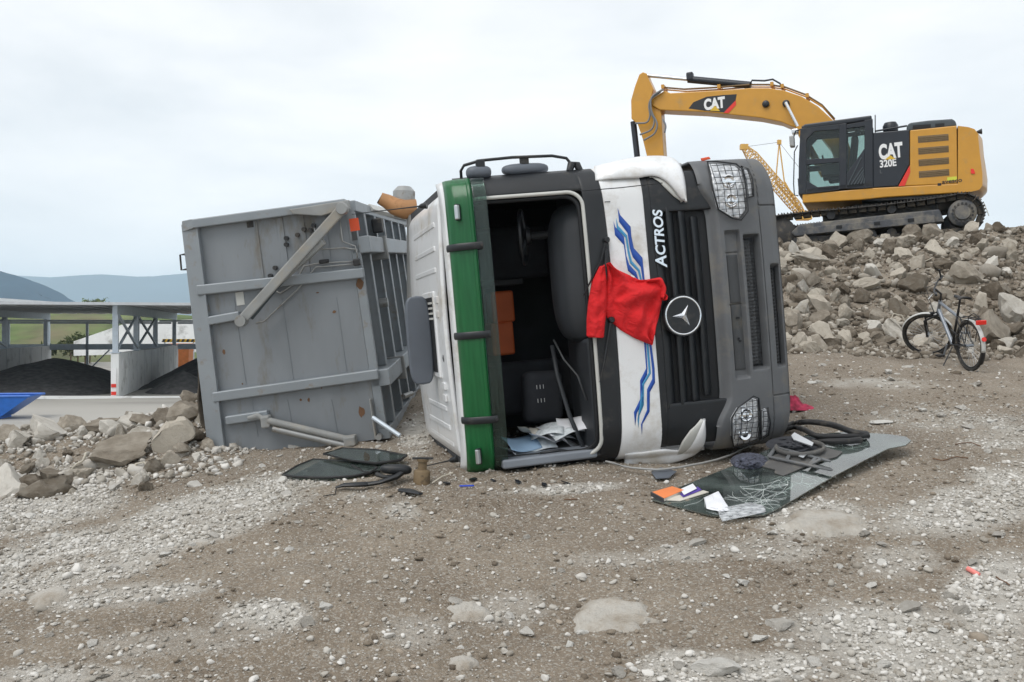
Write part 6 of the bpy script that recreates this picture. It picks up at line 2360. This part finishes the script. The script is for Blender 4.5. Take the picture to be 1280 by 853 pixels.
    pr = [(.1, .1), (-.35, .0), (-.75, -.45), (-.7, -.95), (-.3, -1.2), (.15, -1.15)]
    m.prism([(bx + x, -.55, bz + z) for x, z in pr], (0, 1.1, 0))
    m.f = m.f[:2] + m.f[2:7]
    m.build('bucket', 'track_steel', excavator, solid=.04)


paint('lime', (.6, .62, .06), .5, var=.05)
make_excavator()


# ------------------------------------------------------------------ bicycle
def make_bicycle():
    R_ = Vector((6.17, 12.42, 0))
    F_ = Vector((6.13, 13.47, 0))
    R_.z, F_.z = Hs(R_.x, R_.y), Hs(F_.x, F_.y)
    fw = (F_ - R_)
    wb = fw.length
    fw.normalize()
    lean = math.radians(4)
    rt = fw.cross(V(0, 0, 1)).normalized()
    up = rt.cross(fw).normalized()
    rt2 = rt * math.cos(lean) + up * math.sin(lean)
    up2 = up * math.cos(lean) - rt * math.sin(lean)
    M = frame_matrix(fw, -rt2, up2, R_)      # x forward, y left, z up, origin at the rear tyre's foot
    root = empty('bicycle', M, 'silver trekking bicycle with white mudguards parked by the rubble heap', 'bicycle')
    r = .345
    rear, front = V(0, 0, r), V(wb, 0, r)
    steer = math.radians(58)
    head_top, head_bot = V(wb - .27, 0, .86), V(wb - .21, 0, .70)
    Sx = (front - head_top).normalized()
    Ms = Matrix.Translation(front) @ Matrix.Rotation(steer, 4, (head_top - head_bot).normalized()) @ Matrix.Translation(-front)
    # the front assembly turns about the steering axis through head_bot
    Ms = Matrix.Translation(head_bot) @ Matrix.Rotation(steer, 4, (head_top - head_bot).normalized()) @ Matrix.Translation(-head_bot)

    def wheel(c, X):
        m = MB().tube([X @ (c + V(math.cos(a), 0, math.sin(a)) * (r - .02)) for a in [2 * math.pi * k / 40 for k in range(40)]], .023, 8, True)
        w = m.build('wheel', 'tyre_dusty', root, smooth=180)
        MB().tube([X @ (c + V(math.cos(a), 0, math.sin(a)) * (r - .05)) for a in [2 * math.pi * k / 40 for k in range(40)]], .011, 6, True).build('rim', 'bike_black', w, smooth=180)
        MB().tube([X @ (c + V(0, -.05, 0)), X @ (c + V(0, .05, 0))], .022, 10).build('hub', 'bike_alloy', w)
        for k in range(28):
            a = 2 * math.pi * k / 28
            b = a + (.5 if k % 2 else -.5)
            MB().tube([X @ (c + V(math.cos(b) * .02, .03 * (1 if k % 4 < 2 else -1), math.sin(b) * .02)), X @ (c + V(math.cos(a), 0, math.sin(a)) * (r - .06))], .0016, 4).build('spoke', 'silver', w)
        return w

    def T(pts, rad, name, m, X=Matrix(), n=8, flat=1.0, parent=None):
        return MB().tube([X @ Vector(p) for p in pts], rad, n, flat=flat, up=(0, 1, 0)).build(name, m, parent or root, smooth=60)
    I = Matrix()
    wheel(rear, I)
    wheel(front, Ms)
    bb = V(.44, 0, .29)
    st_top = V(.29, 0, .80)
    T([bb, st_top], .018, 'seat_tube', 'bike_black')
    T([head_bot + V(-.02, 0, .02), bb], .026, 'down_tube', 'bike_alloy')
    T([head_top + V(.005, 0, -.03), V(.315, 0, .70)], .021, 'top_tube', 'bike_alloy')
    T([head_top, head_bot], .024, 'head_tube', 'bike_alloy')
    for s in (1, -1):
        T([bb + V(-.03, .03 * s, 0), rear + V(0, .06 * s, 0)], .011, 'chain_stay', 'bike_black')
        T([V(.31, .02 * s, .70), rear + V(0, .06 * s, 0)], .009, 'seat_stay', 'bike_black')
        T([head_bot + V(0, .055 * s, -.03), front + V(-.01, .055 * s, .25), front + V(0, .055 * s, 0)], .016, 'fork_leg', 'bike_black', Ms)
        T([rear + V(-.02, .07 * s, .05), rear + V(-.1, .07 * s, .42)], .006, 'rack_strut', 'bike_black')
    T([head_bot + V(0, -.06, -.03), head_bot + V(0, .06, -.03)], .02, 'fork_crown', 'bike_black', Ms)
    T([head_top, head_top + V(-.03, 0, .10), head_top + V(.03, 0, .19)], .014, 'stem', 'bike_black', Ms)
    hb = head_top + V(.04, 0, .20)
    T([hb + V(-.06, .31, .03), hb + V(-.02, .16, .02), hb, hb + V(-.02, -.16, .02), hb + V(-.06, -.31, .03)], .012, 'handlebar', 'bike_black', Ms)
    for s in (1, -1):
        T([hb + V(-.05, .22 * s, .027), hb + V(-.07, .33 * s, .033)], .018, 'grip', 'bike_black', Ms)
        T([hb + V(-.0, .2 * s, .0), hb + V(.05, .28 * s, -.03)], .006, 'brake_lever', 'silver', Ms)
        T([hb + V(0, .15 * s, 0), hb + V(.13, .1 * s, -.02), hb + V(.1, .03 * s, -.2), head_bot + V(.05, 0, -.05)], .004, 'cable', 'bike_black', Ms)
    T([hb + V(-.06, -.28, .03), hb + V(-.06, -.28, .16)], .014, 'bar_end', 'bike_black', Ms)
    T([st_top, V(.255, 0, .95)], .014, 'seat_post', 'bike_black')
    g = MB()

    def sd(u, v):
        x = .38 - .27 * u
        w = .025 + .065 * float(sstep((u - .3) / .6))
        a = math.pi * v
        return (x, w * math.cos(a) * 1.0, .955 + .035 * math.sin(a) + .02 * (u - .5) ** 2)
    g.grid(sd, 14, 10)
    g.build('saddle', 'bike_black', root, smooth=180, solid=.02)

    def fender(c, a0, a1, X, m, name):
        g = MB()
        g.grid(lambda u, v: tuple(X @ (c + V(math.cos(a0 + (a1 - a0) * u), 0, math.sin(a0 + (a1 - a0) * u)) * (r + .018 - .010 * (abs(v - .5) * 2) ** 2) + V(0, (v - .5) * .058, 0))), 24, 6)
        return g.build(name, m, root, smooth=180, solid=.003)
    fender(front, math.radians(20), math.radians(165), Ms, 'fender_white', 'front_mudguard')
    fe = fender(rear, math.radians(60), math.radians(185), I, 'fender_white', 'rear_mudguard')
    fender(rear, math.radians(185), math.radians(215), I, 'bike_black', 'mud_flap')
    T([V(.26, .05, .71), V(-.2, .05, .735), V(-.27, 0, .735), V(-.2, -.05, .735), V(.26, -.05, .71)], .006, 'luggage_rack', 'bike_black')
    for x in (.1, -.02, -.14):
        T([V(x, .05, .725), V(x, -.05, .725)], .005, 'rack_bar', 'bike_black')
    T([V(-.02, .04, .74), V(-.1, .0, .80), V(-.2, -.03, .74)], .006, 'rack_clip', 'bike_black')
    MB().box((-.28, 0, .70), (.04, .13, .06)).build('rear_lamp', 'lamp_red', root, bevel=.008)
    c = rear + V(math.cos(math.radians(158)), 0, math.sin(math.radians(158))) * (r + .035)
    MB().lathe([(.03, 0), (.03, .012)], c, (-1, 0, .3), 14).build('reflector', 'lamp_red', root)
    p = head_bot + V(.08, 0, .0)
    MB().box(Ms @ (head_bot + V(.09, 0, -.03)), (.07, .06, .06)).build('front_lamp', 'bike_black', root, bevel=.012)
    # drivetrain and stand
    MB().lathe([(.095, -.003), (.095, .003)], bb + V(0, -.06, 0), (0, 1, 0), 28).build('chain_ring', 'bike_black', root)
    for s in (1, -1):
        ca = MB().tube([bb + V(0, .08 * s, 0), bb + V(.05 * s, .1 * s, -.16 * s)], .012, 6).build('crank', 'bike_alloy', root)
        MB().box(bb + V(.05 * s, .15 * s, -.16 * s), (.09, .09, .025)).build('pedal', 'bike_black', ca)
    T([bb + V(0, -.06, .095), rear + V(0, -.06, .04)], .004, 'chain', 'bike_black')
    T([bb + V(0, -.06, -.095), rear + V(.05, -.06, -.05)], .004, 'chain', 'bike_black')
    T([V(.33, .06, .28), V(.24, .24, .02)], .009, 'kickstand', 'bike_black')
    T([V(.42, .03, .5), V(.2, .05, .45), V(.1, .04, .6)], .008, 'cable_lock', 'bike_black')


make_bicycle()

# ------------------------------------------------------------------ things lying on the ground
def sheet(name, pts, lift, th, m, label=None, cat=None, rim=None, group=None, tilt=0.0):
    """a stiff flat piece lying on the ground: its outline rests on the ground's mean plane"""
    P = [gp(a, b, lift) for a, b in pts]
    A = np.array([[p.x, p.y, 1] for p in P])
    k = np.linalg.lstsq(A, np.array([p.z for p in P]), rcond=None)[0]
    if tilt:
        yc_ = sum(p.y for p in P) / len(P)
        k[1] += tilt
        k[2] += -tilt * yc_ + tilt * .55
    nrm = V(-k[0], -k[1], 1).normalized()
    P2 = []
    for a, b in pts:
        C = V(0, 0, CZ)
        d = W(a, b, 1) - C
        t = (k[2] + lift * .2 - CZ) / (d.z - k[0] * d.x - k[1] * d.y)
        P2.append(C + d * t)
    c = sum(P2, V(0, 0, 0)) / len(P2)
    root = empty(name, Matrix.Translation(c), label, cat, group)
    o = MB().prism([p - c for p in P2], nrm * th).build('pane' if 'glass' in m else 'sheet', m, root)
    if rim:
        MB().tube([p - c + nrm * th * .5 for p in P2], rim[0], 6, True).build('edge_seal', rim[1], root, smooth=60)
    return root, P2, nrm, k


def make_windscreen():
    out = [(815, 626), (836, 616), (880, 598), (930, 578), (975, 556), (1008, 545), (1060, 541), (1110, 544), (1132, 547), (1139, 552), (1132, 558), (1110, 562), (1080, 577), (1045, 595), (1005, 618), (975, 636), (955, 645), (925, 647), (890, 646), (866, 640), (840, 633)]
    root, P, nrm, k = sheet('windscreen_glass', out, .03, .008, 'laminated_glass', 'large cracked windscreen lying on the dirt beside the cab', 'windscreen', tilt=.085)
    c = root.matrix_world.translation

    def on(px, py, off=.012):
        C = V(0, 0, CZ)
        d = W(px, py, 1) - C
        t = (k[2] + .006 + off - CZ) / (d.z - k[0] * d.x - k[1] * d.y)
        return C + d * t
    # cracks
    m = MB()
    random.seed(77)
    for sx, sy in ((955, 612), (925, 608), (958, 625), (905, 602), (985, 606), (880, 622), (940, 630)):
        for j in range(9):
            a = random.uniform(0, 6.28)
            x, y = sx, sy
            pts = [(x, y)]
            for q in range(random.randint(3, 7)):
                a += random.uniform(-.5, .5)
                x += math.cos(a) * 9
                y += math.sin(a) * 4
                if not (850 < x < 985 and 592 < y < 640 and y > 640 - (x - 800) * .27 + 4 and y < 645 - max(0, x - 955) * .6): break
                pts.append((x, y))
            if len(pts) > 1: m.tube([on(a_, b_, .011) - c for a_, b_ in pts], .0008, 4)
    m.build('crack', 'crack_white', root)['kind'] = 'stuff'
    # things on the glass
    def flat(name, pts, m_, off, th, lab, cat, bevel=0, extra=None, grp=None):
        Q = [on(a, b, off) for a, b in pts]
        cc = sum(Q, V(0, 0, 0)) / len(Q)
        r_ = empty(name, Matrix.Translation(cc), lab, cat, grp)
        MB().prism([p - cc for p in Q], nrm * th).build('sheet' if th < .004 else 'cover', m_, r_, bevel=bevel)
        if extra: extra(r_, cc, Q)
        return r_

    def pages(r_, cc, Q):
        MB().prism([(p - cc) * .96 - nrm * .022 for p in Q], nrm * .021).build('pages', 'book_pages', r_)
        MB().prism([(p - cc) * 1.02 - nrm * .028 for p in Q], nrm * .005).build('back_cover', 'book_dark', r_)
        MB().bar(Q[0] - cc - nrm * .01, Q[3] - cc - nrm * .01, .012, .03, nrm).build('spine', 'book_dark', r_)
    flat('notebook', [(814, 616), (840, 608.5), (855, 613), (829, 624)], 'book_orange', .034, .003, 'orange covered notebook lying on the corner of the fallen windscreen', 'notebook', 0, pages)
    flat('booklet', [(833, 626), (843, 621), (879, 614), (886, 616), (850, 627)], 'book_pages', .012, .006, 'thin pale booklet under the orange notebook', 'booklet')
    flat('brochure', [(850, 618), (872, 609), (877, 613), (854, 622)], 'purple_print', .022, .004, 'purple printed brochure beside the orange notebook', 'brochure')
    flat('folded_paper', [(850, 612), (866, 605), (871, 611), (855, 619)], 'paper', .034, .002, 'folded white paper leaning on the orange notebook', 'paper')
    # crumpled paper and film near the front edge of the glass
    for name, L, R_, m_, lab, cat, amp in (('crumpled_paper', [(880, 622), (883, 636), (900, 640)], [(898, 614), (908, 630), (914, 638)], 'paper', 'crumpled white paper lying on the cracked glass', 'paper', .03),
                                         ('plastic_film', [(897, 636), (899, 645), (903, 652)], [(938, 628), (955, 632), (958, 640)], 'plastic_film', 'clear crumpled plastic film at the edge of the cracked glass', 'film', .025)):
        g = MB()
        cc = on((L[0][0] + R_[-1][0]) / 2, (L[0][1] + R_[-1][1]) / 2, .01)
        sd = random.uniform(0, 50)

        def f(u, v):
            a, b = curve_at(L, u), curve_at(R_, u)
            x, y = a[0] + (b[0] - a[0]) * v, a[1] + (b[1] - a[1]) * v
            z = .012 + amp * (.5 + 1.6 * abs(float(fbm(np.array([u * 3 + sd]), np.array([v * 4 + sd]), 3)[0]))) * (math.sin(math.pi * v) * .7 + .3)
            return tuple(on(x, y, z) - cc)
        g.grid(f, 16, 20)
        o = g.build(name, m_, smooth=25, solid=.001)
        o.location = cc
        tag(o, lab, cat)
    # grey mat, plastic frame, dark cloth, cap, rubber seals
    flat('floor_mat', [(952, 584), (968, 570), (1000, 560), (1030, 560), (1053, 566), (1046, 572), (1024, 578), (1010, 583), (1000, 587), (979, 596), (968, 592), (969, 588)], 'mat_grey', .012, .008, 'grey notched floor mat lying on the fallen windscreen', 'floor mat')
    fr = [((961, 571), (970, 559)), ((970, 559), (1038, 577)), ((961, 571), (1030, 586)), ((983, 576), (989, 564)), ((1012, 581), (1020, 572)), ((1030, 586), (1040, 588)), ((1016, 582), (1040, 588)), ((1012, 581), (1028, 573))]
    cc = on(1000, 575, .03)
    r_ = empty('dashboard_bezel', Matrix.Translation(cc), 'grey plastic dashboard frame with empty slots on the floor mat', 'frame')
    for a, b in fr:
        MB().bar(on(*a, .04) - cc, on(*b, .04) - cc, .028, .014, nrm).build('frame_bar', 'frame_grey', r_, bevel=.004)
    MB().prism([on(*q, .05) - cc for q in ((998, 571), (1003, 566), (1009, 568), (1004, 573))], nrm * .004).build('shiny_tab', 'silver', r_)
    flat('steel_strip', [(989, 546), (993, 542), (1017, 555), (1015, 559), (992, 551)], 'silver', .07, .01, 'bright metal strip lying on the dark bundle by the bumper', 'metal strip')
    for nm, (x0, y0, x1, y1), m_, lab, cat, hgt in (('dark_bundle', (957, 545, 1030, 566), 'seat_fabric', 'dark cloth bundle lying between bumper and floor mat', 'bundle', .07), ('denim_cap', (913, 566, 960, 587), 'denim', 'patterned dark cap lying on the glass by the headlight', 'cap', .06)):
        cc = on((x0 + x1) / 2, (y0 + y1) / 2, .01)
        g = MB()
        sd = random.uniform(0, 30)

        def f(u, v):
            a, r0 = u * 2 * math.pi, v
            x = (x0 + x1) / 2 + (x1 - x0) / 2 * math.cos(a) * r0
            y = (y0 + y1) / 2 + (y1 - y0) / 2 * math.sin(a) * r0
            z = hgt * max(0, 1 - r0 ** 2.2) * (.75 + 1.5 * float(fbm(np.array([math.cos(a) * r0 * 3 + sd]), np.array([math.sin(a) * r0 * 3 + sd]), 4)[0])) + .004
            return tuple(on(x, y, .008 + z) - cc)
        g.grid(f, 40, 14)
        o = g.build(nm, m_, smooth=180)
        o.location = cc
        tag(o, lab, cat)
    cc = on(1010, 565, .03)
    loop = [(1000 + 30 * math.cos(a), 560 + 8.5 * math.sin(a)) for a in [math.radians(q) for q in range(-60, 200, 12)]]
    o = MB().tube([on(x, y, .05) - cc for x, y in loop], .014, 6, flat=1.6).build('rubber_band', 'mat_grey', smooth=180)
    o.location = cc
    tag(o, 'flat grey rubber band curled around the metal strip', 'band')
    for i, (L, r0, lab) in enumerate((([(978, 536), (992, 529), (1012, 527), (1040, 531), (1062, 539), (1075, 543), (1084, 543)], .024, 'black rubber window seal arching from the bumper over the glass'),
                                     ([(976, 540), (990, 534), (1004, 536), (1018, 545), (1040, 546), (1086, 545)], .022, 'black rubber window seal bent along the edge of the glass'),
                                     ([(1020, 551), (1040, 552), (1060, 552), (1076, 550)], .026, 'straight thick black rubber seal lying on the glass'),
                                     ([(1020, 527), (1045, 531), (1066, 540), (1084, 542)], .02, 'thin black rubber seal joining the thick one'))):
        L = smooth_pts(L)
        cc = gp(L[len(L) // 2][0], L[len(L) // 2][1], .05)
        pts = []
        for j, (x, y) in enumerate(L):
            p = on(x, y, .04 + .05 * math.sin(math.pi * j / len(L)) * (1 if i < 2 else .2)) if x > 1000 else gp(x, y, .05)
            pts.append(p - cc)
        o = MB().tube(pts, r0, 8).build('rubber_seal', 'rubber', smooth=180)
        o.location = cc
        tag(o, lab, 'rubber seal')
    return on


make_windscreen()


def make_litter():
    # side windows to the left of the cab
    sheet('side_window_glass', [(354, 594), (372, 583), (392, 575), (430, 577), (462, 581), (472, 586), (462, 592), (440, 596), (405, 598), (370, 597)], .025, .006, 'side_glass', 'curved door window glass with black rim, lying in front of the tipper body', 'window', (.012, 'rubber'))
    sheet('side_window_glass', [(405, 568), (428, 561), (470, 563), (508, 570), (500, 576), (470, 580), (440, 577)], .055, .006, 'side_glass', 'long door window glass lying over two others by the tipper body', 'window', (.012, 'rubber'))
    sheet('side_window_glass', [(440, 582), (462, 578), (480, 583), (474, 590), (455, 591)], .03, .006, 'side_glass', 'small dark quarter window mostly hidden under the other panes', 'window', (.01, 'rubber'))
    # broken black mirror arm
    c = gp(475, 612, .02)
    root = empty('mirror_arm', Matrix.Translation(c), 'broken black mirror arm lying on the dirt by the rusty can', 'mirror arm')
    q = lambda x, y, l: gp(x, y, 0) + V(0, 0, l) - c
    MB().tube([q(419, 616, .03), q(430, 614, .04), q(452, 614, .05), q(459, 612, .04)], [.012, .028, .034, .03], 8, flat=.6).build('arm_tip', 'black_plastic', root, smooth=60)
    MB().tube([q(455, 613, .04), q(475, 612, .05), q(495, 608, .07), q(506, 603, .09)], [.026, .024, .034, .04], 8, flat=.7).build('arm', 'black_plastic', root, smooth=60)
    v, f = ico(3)
    p = q(495, 606, .12)
    MB().add([(p.x + .125 * math.copysign(abs(a) ** .7, a), p.y + .05 * b_, p.z + .04 * math.copysign(abs(d) ** .7, d) - .1 * a * .06) for a, b_, d in v], [tuple(t) for t in f]).build('mirror_head', 'black_plastic', root, smooth=180)
    MB().tube([q(471, 602, .05), q(480, 606, .06), q(492, 609, .07)], [.02, .016, .02], 8).build('joint', 'black_plastic', root, smooth=60)
    MB().tube([q(500, 617, .025), q(512, 620, .03), q(526, 621, .02)], [.03, .04, .02], 8, flat=.5).build('cover', 'black_plastic', root, smooth=60)
    MB().tube([q(404, 622, .01), q(412, 621, .012), q(419, 620, .01), q(421, 613, .03)], .004, 5).build('wire', 'black_matt', root)
    # rusty can
    p = gp(527, 603)
    root = empty('rusty_can', Matrix.Translation(p), 'rusty cylindrical can with a narrow neck standing by the cab roof', 'can')
    MB().lathe([(.062, -.03), (.066, .0), (.066, .085), (.058, .095), (.036, .1)], (0, 0, 0), (.05, 0, 1), 20).build('body', 'rusty_can', root, smooth=40)
    MB().lathe([(.036, .1), (.034, .16), (.046, .162), (.046, .18), (.02, .182)], (0, 0, 0), (.05, 0, 1), 18).build('neck', 'rusty_can', root, smooth=40)
    MB().box((0.01, 0, .186), (.16, .05, .012)).build('cap_bar', 'dark_steel', root)
    # odds and ends
    a, b = gp(575, 608, .02), gp(592, 608, .02)
    o = MB().tube([a, b], .007, 6).build('ball_pen', 'pen_blue')
    tag(o, 'blue pen lying on the dirt under the green visor', 'pen')
    o = MB().tube([gp(x, y, l) for x, y, l in ((540, 604, .02), (552, 597, .05), (566, 592, .08))], .006, 5).build('pale_stick', 'rebar', smooth=60)
    tag(o, 'thin pale stick leaning on stones by the rusty can', 'stick')
    sheet('scrap_plate', [(814, 591), (826, 585), (846, 590), (836, 598), (820, 599)], .02, .005, 'hatch_grey', 'bent grey plate scrap on the dirt under the front corner', 'scrap')
    L = smooth_pts([(757, 577), (790, 586), (830, 588), (870, 581), (905, 573), (935, 558), (955, 552)])
    o = MB().tube([gp(x, y, .05) if x > 770 else gp(x, y, .10) for x, y in L], .009, 6).build('loose_cable', 'cable_grey', smooth=180)
    tag(o, 'grey cable trailing from the windscreen frame past the headlight', 'cable')
    # shreds under the cab edge
    for i in range(6):
        x = 560 + i * 29 + random.uniform(-5, 5)
        p = gp(x, 602 + random.uniform(-4, 5), .012)
        a0 = random.uniform(0, 6)
        n_ = random.randint(4, 6)
        poly = [V(random.uniform(.02, .05) * math.cos(a0 + 6.28 * k / n_), random.uniform(.015, .04) * math.sin(a0 + 6.28 * k / n_), 0) for k in range(n_)]
        o = MB().prism(poly, (0.004, 0, random.uniform(.006, .015))).build('plastic_shard', 'black_plastic')
        o.location = p
        o.rotation_euler = (random.uniform(-.2, .3), random.uniform(-.3, .3), random.uniform(0, 6))
        tag(o, 'black shard of trim lying under the lower cab edge', 'shard', 'black shards under the cab')
    # pinkish cloth behind the bumper
    c = gp(993, 513)
    g = MB()

    def f(u, v):
        a = u * 2 * math.pi
        n = float(fbm(np.array([math.cos(a) * v * 3 + 3]), np.array([math.sin(a) * v * 3 + 8]), 4)[0])
        return (.22 * v * math.cos(a), .14 * v * math.sin(a), .13 * max(0, 1 - v ** 2) * (.7 + 1.8 * n) + .004)
    g.grid(f, 30, 10)
    o = g.build('crumpled_cloth', 'pink_cloth', smooth=60)
    o.location = c
    tag(o, 'crumpled red and pink patterned cloth on the ground behind the bumper', 'cloth')
    a, b = gp(1209, 712, .02), gp(1224, 720, .02)
    tag(MB().tube([a, b], .014, 10).build('plastic_tube', 'pink_tube', smooth=40), 'short pink plastic tube lying on the gravel', 'tube')
    o = rock('thin_plate', 'pale_stone', gp(1098, 527, .01), (.16, .1, .012), (.1, 0, .2))
    tag(o, 'thin pale plate lying on the dirt beyond the windscreen', 'plate')
    for L in ([(1166, 574), (1180, 577), (1192, 571), (1210, 573)], [(1192, 556), (1210, 553), (1226, 558)], [(705, 625), (722, 624)], [(1245, 722), (1262, 732)]):
        L2 = smooth_pts(L)
        tag(MB().tube([gp(x, y, .008) for x, y in L2], .004, 5).build('twig', 'rust', smooth=180), 'thin bent twig or wire lying on the dirt', 'twig', 'twigs on the dirt')


make_litter()


# ------------------------------------------------------------------ the hazy air between here and the mountains
def make_haze():
    m = bpy.data.materials.new('haze_air')
    m.use_nodes = True
    n, l = m.node_tree.nodes, m.node_tree.links
    n.clear()
    out = n.new('ShaderNodeOutputMaterial')
    pv = n.new('ShaderNodeVolumePrincipled')
    pv.inputs['Color'].default_value = (0.68, 0.86, 1.0, 1)
    pv.inputs['Density'].default_value = 0.0002
    pv.inputs['Anisotropy'].default_value = 0.0
    l.new(pv.outputs['Volume'], out.inputs['Volume'])
    _M['haze_air'] = m
    o = MB().bounds((-9300, -4300, -10), (9300, 9300, 360)).build('haze', 'haze_air')
    tag(o, kind='stuff')


make_haze()
